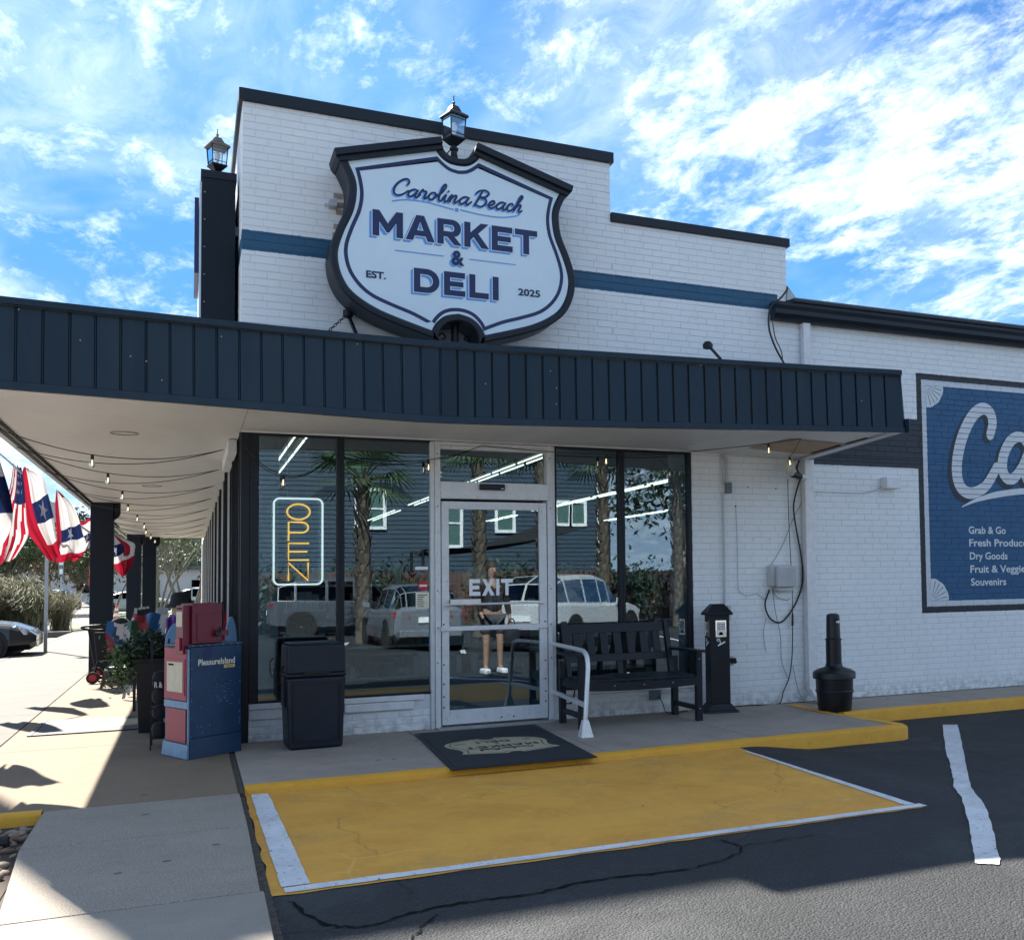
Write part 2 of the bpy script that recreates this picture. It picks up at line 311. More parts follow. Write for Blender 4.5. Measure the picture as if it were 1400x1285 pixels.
mat('board_blue', (0.01, 0.09, 0.22), 0.5); mat('board_red', (0.25, 0.015, 0.015), 0.5); mat('board_green', (0.03, 0.10, 0.05), 0.5); mat('board_sky', (0.12, 0.26, 0.42), 0.5)
mat('fabric_black', (0.012, 0.013, 0.016), 0.85); mat('fabric_purple', (0.13, 0.05, 0.28), 0.8); mat('fabric_tan', (0.36, 0.28, 0.2), 0.8)
mat('rubber', (0.015, 0.015, 0.016), 0.75); mat('wheel_red', (0.5, 0.02, 0.03), 0.5)
mat('cone_orange', (0.75, 0.10, 0.03), 0.5); mat('sign_red', (0.5, 0.02, 0.03), 0.4); mat('sign_green', (0.02, 0.2, 0.08), 0.4)
for nme, cc in (('car_black', (0.008, 0.009, 0.012)), ('car_silver', (0.20, 0.22, 0.25)), ('car_white', (0.50, 0.51, 0.52)), ('car_red', (0.16, 0.012, 0.02)), ('car_gray', (0.06, 0.07, 0.085))):
    s = MT(nme); s.color((*cc, 1)); s.rough(0.28); s.b.inputs['Coat Weight'].default_value = 0.6; s.b.inputs['Metallic'].default_value = 0.3 if nme == 'car_silver' else 0
mat('tail_red', (0.35, 0.01, 0.02), 0.2); mat('headlamp', (0.6, 0.62, 0.64), 0.1, 0.05)
mat('siding_blue', (0.022, 0.048, 0.075), 0.6, 0.12, 2); mat('curtain_green', (0.06, 0.13, 0.12), 0.6); mat('roof_shingle', (0.12, 0.12, 0.125), 0.9, 0.3, 20)
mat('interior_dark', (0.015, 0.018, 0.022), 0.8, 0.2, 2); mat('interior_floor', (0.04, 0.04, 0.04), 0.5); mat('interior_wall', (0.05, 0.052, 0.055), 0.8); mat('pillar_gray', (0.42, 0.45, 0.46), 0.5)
mat('carton', (0.40, 0.27, 0.15), 0.8); mat('beadboard', (0.30, 0.24, 0.17), 0.7); mat('goods_a', (0.35, 0.06, 0.05), 0.6, 0.8, 9); mat('goods_b', (0.06, 0.20, 0.30), 0.6, 0.8, 9)
mat('skin', (0.34, 0.20, 0.145), 0.55, 0.08, 10); mat('shirt_maroon', (0.018, 0.012, 0.016), 0.9); mat('shorts_gray', (0.06, 0.065, 0.075), 0.85); mat('hair_brown', (0.05, 0.03, 0.02), 0.7)
mat('stucco_pale', (0.55, 0.54, 0.5), 0.8)
MM = MATS

# ------------------------------------------------------------------ mesh helpers
class MB:
    def __init__(s): s.v = []; s.f = []; s.mi = []
    def add(s, vs, fs, mi=0):
        o = len(s.v); s.v += [tuple(p) for p in vs]; s.f += [tuple(i+o for i in f) for f in fs]; s.mi += [mi]*len(fs); return s
    def box(s, x0, x1, y0, y1, z0, z1, mi=0):
        if x0 > x1: x0, x1 = x1, x0
        if y0 > y1: y0, y1 = y1, y0
        return s.add([(x0,y0,z0),(x1,y0,z0),(x1,y1,z0),(x0,y1,z0),(x0,y0,z1),(x1,y0,z1),(x1,y1,z1),(x0,y1,z1)],
                     [(0,3,2,1),(4,5,6,7),(0,1,5,4),(1,2,6,5),(2,3,7,6),(3,0,4,7)], mi)
    def hexa(s, b, t, mi=0):   # bottom quad (ccw from above), top quad
        return s.add(list(b)+list(t), [(0,3,2,1),(4,5,6,7),(0,1,5,4),(1,2,6,5),(2,3,7,6),(3,0,4,7)], mi)
    def bar(s, p0, p1, wx, wy, upv=(0, 0, 1), mi=0):  # rectangular bar between two points
        p0, p1 = Vector(p0), Vector(p1); d = (p1-p0).normalized(); u = Vector(upv)
        if abs(d.dot(u)) > 0.98: u = Vector((0, 1, 0))
        a = d.cross(u).normalized()*wx/2; b = a.cross(d).normalized()*wy/2
        q = [p0-a-b, p0+a-b, p0+a+b, p0-a+b]; r = [p+(p1-p0) for p in q]
        return s.add(q+r, [(0,3,2,1),(4,5,6,7),(0,1,5,4),(1,2,6,5),(2,3,7,6),(3,0,4,7)], mi)
    def prism(s, poly, axis, a, b, mi=0):  # poly 2D; extruded along axis from a to b
        n = len(poly)
        def P(p, t): return {'x': (t, p[0], p[1]), 'y': (p[0], t, p[1]), 'z': (p[0], p[1], t)}[axis]
        vs = [P(p, a) for p in poly]+[P(p, b) for p in poly]
        return s.add(vs, [tuple(range(n))[::-1], tuple(range(n, 2*n))]+[(i, (i+1) % n, (i+1) % n+n, i+n) for i in range(n)], mi)
    def tube(s, pts, r, n=8, mi=0, closed=False, caps=True, flat=None):
        pts = [Vector(p) for p in pts]; k = len(pts); rr = r if hasattr(r, '__len__') else [r]*k
        t0 = (pts[1]-pts[0]).normalized(); u = Vector((0, 0, 1)) if abs(t0.z) < 0.9 else Vector((0, 1, 0)); a = t0.cross(u).normalized()
        vs = []
        for i, p in enumerate(pts):
            if closed: t = (pts[(i+1) % k]-pts[i-1]).normalized()
            else: t = (pts[min(i+1, k-1)]-pts[max(i-1, 0)]).normalized()
            a = (a-t*a.dot(t)); a = a.normalized() if a.length > 1e-6 else t.orthogonal().normalized(); b = t.cross(a)
            for j in range(n):
                th = 2*PI*j/n; o = (a*math.cos(th)+b*math.sin(th))*rr[i]
                if flat: o = Vector((o.x*flat[0], o.y*flat[1], o.z*flat[2]))
                vs.append(p+o)
        fs = []
        for i in range(k if closed else k-1):
            i2 = (i+1) % k
            for j in range(n): fs.append((i*n+j, i*n+(j+1) % n, i2*n+(j+1) % n, i2*n+j))
        if caps and not closed: fs += [tuple(range(n))[::-1], tuple(range((k-1)*n, k*n))]
        return s.add(vs, fs, mi)
    def lathe(s, prof, c, n=24, mi=0, sx=1, sy=1):   # prof [(r,z)]
        vs = []; fs = []
        for r, z in prof:
            for j in range(n): th = 2*PI*j/n; vs.append((c[0]+r*sx*math.cos(th), c[1]+r*sy*math.sin(th), c[2]+z))
        for i in range(len(prof)-1):
            for j in range(n): fs.append((i*n+j, i*n+(j+1) % n, (i+1)*n+(j+1) % n, (i+1)*n+j))
        fs += [tuple(range(n))[::-1], tuple(range((len(prof)-1)*n, len(prof)*n))]
        return s.add(vs, fs, mi)
    def grid(s, rows, mi=None):
        h = len(rows); wd = len(rows[0]); o = len(s.v); s.v += [tuple(p) for r in rows for p in r]
        for i in range(h-1):
            for j in range(wd-1):
                s.f.append((o+i*wd+j, o+i*wd+j+1, o+(i+1)*wd+j+1, o+(i+1)*wd+j)); s.mi.append(mi(i, j) if mi else 0)
        return s
    def xf(s, M):
        s.v = [tuple(M @ Vector(p)) for p in s.v]; return s
    def mesh(s, name, mats, smooth=None, off=None):
        me = bpy.data.meshes.new(name); vs = s.v
        if off is not None and off.length > 0: vs = [(p[0]-off.x, p[1]-off.y, p[2]-off.z) for p in vs]
        me.from_pydata(vs, [], s.f)
        for q in (mats if isinstance(mats, (list, tuple)) else [mats]): me.materials.append(MM[q] if isinstance(q, str) else q)
        if any(s.mi): me.polygons.foreach_set('material_index', s.mi)
        if smooth is not None:
            me.polygons.foreach_set('use_smooth', [True]*len(me.polygons)); me.set_sharp_from_angle(angle=R(smooth))
        me.update(); return me
    def build(s, name, mats, parent=None, smooth=None, bevel=0, local=False, label=None, stuff=False):
        root = parent
        while root is not None and root.parent is not None: root = root.parent
        off = Vector(root.location) if (root is not None and not local) else None
        me = s.mesh(name, mats, smooth, off)
        if parent is None:   # top-level mesh keeps its origin at its base
            xs = np.array(s.v); b = Vector(((xs[:,0].min()+xs[:,0].max())/2, (xs[:,1].min()+xs[:,1].max())/2, xs[:,2].min()))
            me.transform(Matrix.Translation(-b))
        o = bpy.data.objects.new(name, me); C.objects.link(o)
        if parent is None: o.location = b
        else: o.parent = parent
        if bevel:
            bm_ = o.modifiers.new('bevel', 'BEVEL'); bm_.width = bevel; bm_.segments = 2; bm_.limit_method = 'ANGLE'; bm_.angle_limit = R(40)
            me.polygons.foreach_set('use_smooth', [True]*len(me.polygons)); bm_.harden_normals = True
        if label: o['label'] = label
        if stuff: o['kind'] = 'stuff'
        return o
def tag(o, label=None, cat=None, group=None, kind=None):
    if label: o['label'] = label
    if cat: o['category'] = cat
    if group: o['group'] = group
    if kind: o['kind'] = kind
    return o
def thing(name, label, cat, loc=(0, 0, 0), rz=0, group=None, kind=None):
    o = bpy.data.objects.new(name, None); C.objects.link(o); o.location = loc; o.rotation_euler = (0, 0, rz); o.empty_display_size = 0.2
    return tag(o, label, cat, group, kind)
def dup(root, loc, rz=None, label=None, scale=None):
    r = root.copy(); C.objects.link(r); r.location = loc
    if rz is not None: r.rotation_euler = (0, 0, rz)
    if scale is not None: r.scale = scale if hasattr(scale, '__len__') else (scale,)*3
    if label: r['label'] = label
    for ch in list(root.children):
        c = ch.copy(); C.objects.link(c); c.parent = r
        for g in ch.children:
            d = g.copy(); C.objects.link(d); d.parent = c
    return r
def crom(pts, k=8, closed=False):
    P = [np.array(p, float) for p in pts]; n = len(P); out = []
    rng = range(n) if closed else range(n-1)
    for i in rng:
        if closed: a, b, c, d = P[i-1], P[i], P[(i+1) % n], P[(i+2) % n]
        else: a, b, c, d = P[max(i-1, 0)], P[i], P[i+1], P[min(i+2, n-1)]
        for j in range(k):
            t = j/k; out.append(0.5*((2*b)+(-a+c)*t+(2*a-5*b+4*c-d)*t*t+(-a+3*b-3*c+d)*t**3))
    if not closed: out.append(P[-1])
    return [tuple(p) for p in out]
def poly_mesh(loops, name='shape'):
    """filled 2D outlines with holes -> list of verts/faces in the XY plane"""
    cu = bpy.data.curves.new(name, 'CURVE'); cu.dimensions = '2D'; cu.fill_mode = 'FRONT'
    for lp in loops:
        sp_ = cu.splines.new('POLY'); sp_.points.add(len(lp)-1)
        for i, p in enumerate(lp): sp_.points[i].co = (p[0], p[1], 0, 1)
        sp_.use_cyclic_u = True
    o = bpy.data.objects.new(name, cu); me = o.to_mesh(); vs = [tuple(v.co) for v in me.vertices]; fs = [tuple(p.vertices) for p in me.polygons]
    o.to_mesh_clear(); bpy.data.objects.remove(o); bpy.data.curves.remove(cu); return vs, fs
def text_mesh(body, x0, x1, z0, z1, bold=0.0, space=1.0):
    """text fitted to a rectangle; verts in XZ order (x, z)"""
    cu = bpy.data.curves.new('text', 'FONT'); cu.body = body; cu.offset = bold; cu.fill_mode = 'FRONT'; cu.resolution_u = 3; cu.space_character = space
    o = bpy.data.objects.new('text', cu); me = o.to_mesh(); a = np.array([v.co[:2] for v in me.vertices]); fs = [tuple(p.vertices) for p in me.polygons]
    o.to_mesh_clear(); bpy.data.objects.remove(o); bpy.data.curves.remove(cu)
    mn, mx = a.min(0), a.max(0)
    if x1 is None: sc_ = (z1-z0)/(mx[1]-mn[1]); x1 = x0+sc_*(mx[0]-mn[0])
    a = (a-mn)/(mx-mn)*np.array([x1-x0, z1-z0])+np.array([x0, z0]); return a, fs
def arc(cx, cy_, r, a0, a1, n=10, ry=None):
    return [(cx+r*math.cos(R(a0+(a1-a0)*i/n)), cy_+(ry or r)*math.sin(R(a0+(a1-a0)*i/n))) for i in range(n+1)]
# heavy block capitals, cap height 1
T = 0.27
GLY = {
 'M': (1.22, [[(0,0),(T,0),(T,.55),(.56,.16),(.66,.16),(.95,.55),(.95,0),(1.22,0),(1.22,1),(.95,1),(.61,.52),(.27,1),(0,1)]]),
 'A': (1.20, [[(0,0),(.30,0),(.38,.19),(.82,.19),(.90,0),(1.20,0),(.76,1),(.44,1)], [(.47,.41),(.73,.41),(.60,.74)]]),
 'R': (1.03, [[(0,0),(T,0),(T,.30),(.42,.30),(.70,0),(1.03,0),(.72,.34)]+arc(.62,.655,.38,-62,90,12,.345)+[(0,1)], [(T,.52),(T,.78),(.60,.78)]+arc(.60,.65,.11,80,-80,6,.13)+[(.60,.52)]]),
 'K': (1.08, [[(0,0),(T,0),(T,.28),(.40,.42),(.74,0),(1.08,0),(.60,.58),(1.05,1),(.71,1),(T,.60),(T,1),(0,1)]]),
 'E': (.92, [[(0,0),(.92,0),(.92,.24),(T,.24),(T,.39),(.84,.39),(.84,.61),(T,.61),(T,.76),(.91,.76),(.91,1),(0,1)]]),
 'T': (1.00, [[(.365,0),(.635,0),(.635,.76),(1,.76),(1,1),(0,1),(0,.76),(.365,.76)]]),
 'D': (1.10, [[(0,0),(.55,0)]+arc(.55,.5,.53,-85,85,14,.5)+[(.55,1),(0,1)], [(T,.24),(T,.76),(.53,.76)]+arc(.53,.5,.27,80,-80,10,.26)+[(.53,.24)]]),
 'L': (.86, [[(0,0),(.86,0),(.86,.25),(T,.25),(T,1),(0,1)]]),
 'I': (.27, [[(0,0),(T,0),(T,1),(0,1)]]),
 'X': (1.06, [[(0,0),(.33,0),(.53,.31),(.73,0),(1.06,0),(.70,.51),(1.04,1),(.72,1),(.53,.70),(.34,1),(.02,1),(.36,.51)]]),
}
def block_word(word, x0, x1, z0, z1, gap=0.1, t=None):
    tot = sum(GLY[c][0] for c in word)+gap*(len(word)-1); sx = (x1-x0)/tot; sz = z1-z0; cx = x0; out = []
    for c in word:
        wd, lp = GLY[c]; out.append([[(cx+p[0]*sx, z0+p[1]*sz) for p in l] for l in lp]); cx += (wd+gap)*sx
    return out
SCR = {
 'C': (.80, [[(.70,.66),(.74,.84),(.60,.98),(.36,.90),(.16,.64),(.08,.34),(.16,.09),(.36,.0),(.60,.09),(.84,.34)]]),
 'a': (.62, [[(.50,.40),(.36,.46),(.18,.38),(.08,.2),(.13,.04),(.26,.03),(.42,.2),(.53,.43)], [(.53,.43),(.46,.2),(.48,.04),(.58,.03),(.72,.22)]]),
 'r': (.48, [[(0,.2),(.10,.40),(.15,.52),(.20,.43),(.36,.42),(.35,.22),(.33,.08),(.40,.02),(.54,.2)]]),
 'o': (.50, [[(.34,.44),(.18,.40),(.08,.2),(.15,.03),(.32,.05),(.42,.24),(.34,.44),(.42,.36),(.58,.34)]]),
 'l': (.34, [[(.0,.22),(.2,.5),(.32,.85),(.26,1.0),(.17,.86),(.12,.4),(.15,.08),(.26,.02),(.40,.2)]]),
 'i': (.32, [[(0,.2),(.12,.42),(.10,.16),(.16,.02),(.26,.05),(.38,.2)], [(.19,.62),(.20,.645)]]),
 'n': (.54, [[(0,.2),(.10,.43),(.14,.38),(.09,.02)], [(.09,.02),(.16,.28),(.30,.45),(.38,.38),(.34,.12),(.41,.02),(.56,.2)]]),
 'B': (.80, [[(.30,.95),(.22,.5),(.10,.02)], [(.0,.70),(.10,.90),(.42,1.0),(.68,.86),(.58,.63),(.30,.54),(.62,.48),(.68,.22),(.46,.02),(.18,.08)]]),
 'e': (.44, [[(0,.16),(.22,.20),(.35,.34),(.28,.46),(.13,.38),(.08,.16),(.18,.02),(.34,.05),(.5,.2)]]),
 'c': (.42, [[(.36,.36),(.28,.46),(.13,.38),(.07,.16),(.17,.02),(.32,.05),(.48,.2)]]),
 'h': (.52, [[(0,.2),(.2,.55),(.33,.88),(.27,1.0),(.18,.82),(.07,.02)], [(.07,.02),(.15,.28),(.29,.45),(.38,.38),(.33,.12),(.40,.02),(.52,.12)]]),
 ' ': (.22, []),
}
def script_strokes(word, x0, x1, z0, z1, slant=0.28, rise=0.0):
    pts = []; cx = 0
    for c in word:
        adv, st = SCR[c]
        for q in st: pts.append([(cx+p[0]+slant*p[1], p[1]) for p in q])
        cx += adv
    mxx = max(p[0] for q in pts for p in q); out = []
    for q in pts:
        f = [((p[0]/mxx)*(x1-x0)+x0, z0+p[1]*(z1-z0)+rise*math.sin(PI*p[0]/mxx)) for p in q]
        out.append(crom(f, 6) if len(f) > 2 else f)
    return out
def strokes_mb(mb, strokes, y, r, flat=0.12, n=8):
    for q in strokes:
        k = len(q); rr = [r*(0.86+0.22*math.sin(PI*i/max(1, k-1))) for i in range(k)]
        mb.tube([(p[0], y, p[1]) for p in q], rr, n, flat=(1, flat, 1))
        for e in (q[0], q[-1]):   # round ends
            mb.lathe([(r*.86*math.cos(t), r*.86*math.sin(t)) for t in (-1.5, -.8, 0, .8, 1.5)], (e[0], y, e[1]), 8, sy=flat)
    return mb
def flat_letters(loops_list, y, name, mat_, parent, thick=0.0):
    mb = MB()
    for lp in loops_list:
        vs, fs = poly_mesh(lp)
        mb.add([(v_[0], y, v_[1]) for v_ in vs], fs)
    return mb.build(name, mat_, parent)
def flat_text(body, x0, x1, z0, z1, y, name, mat_, parent, bold=0.0, space=1.0):
    a, fs = text_mesh(body, x0, x1, z0, z1, bold, space)
    return MB().add([(p[0], y, p[1]) for p in a], fs).build(name, mat_, parent)
def leaf_cloud(pts, size, rs, squash=1.0, nrm=None):
    """n leaf-shaped quads at pts"""
    n = len(pts); d = rs.normal(size=(n, 3)); d /= np.linalg.norm(d, axis=1)[:, None]; e = rs.normal(size=(n, 3)); e = np.cross(d, e); e /= np.linalg.norm(e, axis=1)[:, None]
    sz = size*(0.6+0.8*rs.random(n))[:, None]
    v = np.stack([pts-d*sz, pts+e*sz*0.42*squash, pts+d*sz, pts-e*sz*0.42*squash], 1).reshape(-1, 3)
    mb = MB(); mb.v = [tuple(p) for p in v]; mb.f = [(4*i, 4*i+1, 4*i+2, 4*i+3) for i in range(n)]; mb.mi = [0]*n
    return mb
CAMP = m.translation.copy()
def ray(px_, py_): return fw + r2*((px_-923.974)/F_PX) + u2*(-(py_-725.656)/F_PX)
def at(px_, py_, x=None, y=None, z=None):
    """the point of the place that a measured point of the photograph shows, on a known plane"""
    d = ray(px_, py_)
    t = (x-CAMP.x)/d.x if x is not None else (y-CAMP.y)/d.y if y is not None else (z-CAMP.z)/d.z
    return CAMP + d*t

# ================================================================== GROUND
def lot_z(x): 
    t = min(1, max(0, (x-3.85)/0.75)); return -0.05-0.075*t*t*(3-2*t)
g = MB().box(-700, 700, -700, 900, -0.6, -0.30); tag(g.build('ground', 'street_asphalt'), kind='structure')
# parking lot beside and behind the camera
xs = [-0.075, 1, 2, 3.3, 3.85, 3.95, 4.05, 4.15, 4.25, 4.35, 4.5, 4.6, 6, 9, 14, 30, 60]
rows = [[(x_, y_, lot_z(x_)) for x_ in xs] for y_ in (-60, -30, -15, -8, -6, -5, -4, -3, -2.3, -2.0, -1.5, -0.3)]
lot = MB().grid([r_[::1] for r_ in rows]).build('parking_lot', 'asphalt'); tag(lot, kind='structure')
st = MB().box(-60, -3.86, -60, 400, -0.29, -0.13).box(-3.87, 30, 34.2, 400, -0.29, -0.134).build('street', 'street_asphalt'); tag(st, kind='structure')
tag(MB().box(-3.86, -0.075, -60, -5.0, -0.29, -0.11).build('soil', 'soil'), kind='structure')
# painted yellow landing in front of the door
def wob_line(x0, y0, x1, y1, n, a, seed):
    q = random.Random(seed); return [(x0+(x1-x0)*i/n+q.uniform(-a, a), y0+(y1-y0)*i/n+q.uniform(-a, a)) for i in range(n+1)]
def sheet(name, mat_, poly, dz, kind='structure', parent=None):
    vs, fs = poly_mesh([poly]); return tag(MB().add([(p[0], p[1], lot_z(p[0])+dz) for p in vs], fs).build(name, mat_, parent), kind=kind)
yl = wob_line(-0.055, -2.1, -0.055, -4.75, 14, 0.012, 1)+wob_line(-0.04, -4.76, 3.66, -4.72, 30, 0.010, 2)+wob_line(3.66, -4.70, 3.78, -2.0, 14, 0.012, 3)
sheet('yellow_landing', 'yellow_paint', yl, 0.004)
def strip(name, pa, pb, wd0, wd1, dz, seed, n=26, mat_='line_white'):
    q = random.Random(seed); a, b = Vector(pa), Vector(pb); d = (b-a).normalized(); nn = Vector((-d.y, d.x)); L = (b-a).length; l1 = []; l2 = []
    for i in range(n+1):
        t = i/n; p = a+(b-a)*t; wd = wd0+(wd1-wd0)*t
        l1.append(p+nn*(wd/2+q.uniform(-.003, .003))); l2.append(p-nn*(wd/2+q.uniform(-.003, .003)))
    return sheet(name, mat_, [tuple(p) for p in l1]+[tuple(p) for p in l2[::-1]], dz)
strip('landing_line', (0.035, -2.2), (0.055, -4.63), 0.11, 0.13, 0.008, 4)
strip('landing_line', (0.0, -4.69), (3.70, -4.665), 0.085, 0.075, 0.008, 5, 40)
strip('landing_line', (3.63, -4.62), (3.735, -2.35), 0.075, 0.03, 0.008, 6)
ln = [at(*q, z=-0.117) for q in ((1289, 990), (1292, 1022), (1299, 1045), (1303, 1060), (1304, 1075), (1316, 1105), (1325, 1140), (1331, 1175), (1334, 1200), (1369, 1202), (1364, 1178), (1355, 1140), (1344, 1105), (1328, 1075), (1322, 1050), (1316, 1020), (1309, 990))]
q = random.Random(5); pl = []
for i in range(len(ln)):
    a, b = ln[i], ln[(i+1) % len(ln)]
    for j in range(6):
        p = a+(b-a)*j/6; pl.append((p.x+q.uniform(-.005, .005), p.y+q.uniform(-.005, .005)))
sheet('parking_line', 'line_white', pl, 0.006)
for k in range(1, 5):   # further bay lines, behind the camera and to the right
    strip('parking_line', (6.5+2.9*k, -1.5), (3.1+2.9*k, -5.8), .13, .15, 0.006, 20+k)
for k in range(7): strip('parking_line', (2.2+2.75*k, -12.3), (3.2+2.75*k, -17.0), .11, .11, 0.006, 40+k)

# cracks in the asphalt and a pale scuff
def crack(pts, wd, seed):
    q = random.Random(seed); P_ = crom([tuple(at(*p, z=-.05))[:2] for p in pts], 7); n_ = len(P_); l1 = []; l2 = []
    for i, p in enumerate(P_):
        a, b = Vector(P_[max(0, i-1)]), Vector(P_[min(n_-1, i+1)]); d = (b-a).normalized(); nn = Vector((-d.y, d.x)); o = q.uniform(-.012, .012); w_ = wd*q.uniform(.35, 1.2)*(1 if 0 < i < n_-1 else .1)
        l1.append(tuple(Vector(p)+nn*(o+w_))); l2.append(tuple(Vector(p)+nn*(o-w_)))
    sheet('asphalt_crack', 'ink_dark', l1+l2[::-1], 0.005)
crack([(396, 1232), (440, 1262), (500, 1266), (575, 1246), (650, 1232), (730, 1222), (800, 1206), (880, 1196), (945, 1188)], .011, 1)
crack([(945, 1188), (1000, 1172), (1012, 1158), (985, 1148)], .007, 2); crack([(560, 1285), (585, 1262), (600, 1250)], .007, 3); crack([(1005, 1158), (1060, 1150), (1130, 1140)], .004, 4)
q = random.Random(21); mb = MB()
for k in range(260):   # grit and leaf litter along the kerb and joints
    t_ = q.random(); x_, y_ = ((q.uniform(3.8, 5.5), -2.22-abs(q.gauss(0, .07))) if t_ < .35 else (q.uniform(5.8, 11), -1.08-abs(q.gauss(0, .06))) if t_ < .6 else (-.085+q.gauss(0, .02), q.uniform(-6.5, -2.4)) if t_ < .8 else (q.uniform(1, 9), q.uniform(-6.5, -2.6)))
    z_ = lot_z(x_)+.006 if x_ > 0 else -.035; r_ = q.uniform(.003, .011); a_ = q.uniform(0, 6)
    mb.add([(x_+r_*math.cos(a_+b_)*(1 if i_ % 2 else .5), y_+r_*math.sin(a_+b_)*(1 if i_ % 2 else .5), z_) for i_, b_ in enumerate((0, 1.57, 3.14, 4.71))]+[(x_, y_, z_+r_*.5)], [(0, 1, 4), (1, 2, 4), (2, 3, 4), (3, 0, 4)])
tag(mb.build('grit', 'leaf_rust'), 'scattered leaf litter and grit along the kerb', 'litter', kind='stuff')

# concrete apron in front of the shop, its slabs and yellow kerbs
apron = thing('apron', None, None, (2.7, -1.1, 0), kind='structure')
def slab(poly, z1, z0, mat_, parent, bevel=0.006): 
    return MB().prism(poly, 'z', z0, z1).build('slab', mat_, parent, bevel=bevel)
ax = [(-0.055, 1.44), (1.448, 2.62), (2.628, 4.02), (4.028, 5.50)]
fy = lambda x_: -2.225+0.0 if x_ < 2.0 else -2.225+(x_-2.0)*0.045 if x_ < 4.2 else -2.126
for a, b in ax:
    bx_ = b if b < 5 else 5.48
    slab([(a, 0.0), (a, fy(a)+.13), (bx_, fy(bx_)+.13), (bx_ if b < 5 else 5.52, -0.0)], 0, -0.28, 'apron_concrete', apron)
MB().box(-0.05, 5.4, -2.0, -0.01, -0.28, -0.006).build('joint_filler', 'joint_dirt', apron)
# front kerb band, painted
def kerb_path(pts, wd, z1, z0, name, parent, seed=0, rad=0.02):
    q = random.Random(seed); mb = MB(); sec = [(-0.0, z0), (-0.0, z1-rad), (rad, z1), (wd, z1), (wd, z0)]; rows = []
    for i, p in enumerate(pts):
        a = Vector(pts[max(0, i-1)]); b = Vector(pts[min(len(pts)-1, i+1)]); d = (b-a).normalized(); nn = Vector((-d.y, d.x))
        j = q.uniform(-.006, .006); rows.append([(p[0]+nn.x*(s_[0]+j), p[1]+nn.y*(s_[0]+j), s_[1]+q.uniform(-.003, .003)*(s_[1] > z0)) for s_ in sec])
    mb.grid(rows); mb.add(rows[0], [tuple(range(5))]); mb.add(rows[-1], [tuple(range(5))[::-1]])
    return mb.build(name, 'curb_yellow', parent, smooth=50)
kp = [(x_/10, fy(x_/10)) for x_ in range(-1, 55, 2)]; kp = [(-0.055, fy(0))]+kp[1:]
kerb_path(kp+[(5.52, -2.12), (5.60, -2.07), (5.64, -1.98)], 0.132, 0.002, -0.28, 'kerb', apron, 3)
kerb_path([(5.64, -1.98), (5.62, -1.7), (5.59, -1.3), (5.58, -1.05)], 0.132, 0.0015, -0.28, 'kerb', apron, 5)
sheet2 = lambda name, poly, z_, mat_, parent: MB().add([(p[0], p[1], z_) for p in poly], [tuple(range(len(poly)))]).build(name, mat_, parent)
sheet2('painted_stripe', [(5.40, -1.05), (5.50, -1.06), (5.58, -0.2), (5.45, -0.18)], 0.0045, 'curb_yellow', apron)
# narrow walk along the wing
wing = thing('wing_walk', None, None, (8, -0.4, 0), kind='structure')
for i in range(6):
    a = 5.60+1.8*i; b = a+1.79
    slab([(a if i else 5.53, 0.0), (a if i else 5.60, -0.93+.0), (b, -0.80), (b, 0.0)], -0.004, -0.28, 'apron_concrete', wing)
kerb_path([(5.62+i*.4, -1.04+i*.008) for i in range(28)], 0.125, 0.0, -0.28, 'kerb', wing, 9)
# left walk toward the camera: aggregate slabs
walk = thing('concrete_walk', None, None, (-0.6, -3.6, 0), kind='structure')
def xl(y_): return -1.205+0.0*(y_) if y_ > -3.9 else -1.205+(-3.9-y_)*0.105
for a, b, mt_ in ((-2.372, -3.40, 'walk_aggregate'), (-3.408, -4.80, 'walk_aggregate'), (-4.81, -6.6, 'walk_smooth'), (-6.61, -8.4, 'walk_smooth'), (-8.41, -10.5, 'walk_smooth'), (-10.51, -13, 'walk_smooth')):
    slab([(-0.095, a), (xl(a) if b > -5 else -1.6, a), (xl(b) if b > -5 else -1.6, b), (-0.095 if b > -4 else -0.11, b)], 0.0, -0.2, mt_, walk)
MB().box(-1.15, -0.12, -6, -2.38, -0.2, -0.008).box(-.11, -.06, -12, -2.2, -.2, -.040).build('joint_filler', 'joint_dirt', walk)
# sidewalk along the street front
side = thing('sidewalk', None, None, (-1.9, 10, 0), kind='structure')
ys = [-2.365, 0.55, 1.95-0.7, 2.9, 5.05, 7.3, 9.6, 11.9, 14.2, 16.5, 18.8, 21.1, 23.4, 25.7, 28, 30.3, 32.6]
yj = [-2.362, 0.50, 2.95, 5.35, 7.75, 10.15, 12.55, 14.95, 17.35, 19.75, 22.15, 24.55, 27, 29.5, 32]
for a, b in zip(yj[:-1], yj[1:]):
    slab([(-0.10, a), (-1.886, a), (-1.886, b-.008), (-0.10, b-.008)][::-1], 0.0, -0.2, 'walk_tan', side)
yk = [-7]+[-4.6+1.62*i for i in range(24)]
for a, b in zip(yk[:-1], yk[1:]):
    slab([(-1.896, a), (-3.68, a), (-3.68, b-.008), (-1.896, b-.008)][::-1], 0.0, -0.2, 'walk_gray', side)
MB().box(-3.84, -0.06, -2.3, 33, -0.25, -0.012).build('joint_filler', 'joint_dirt', side)
MB().box(-3.86, -3.69, -7, 33.5, -0.25, 0.0).build('kerb', 'walk_gray', side, bevel=.02)
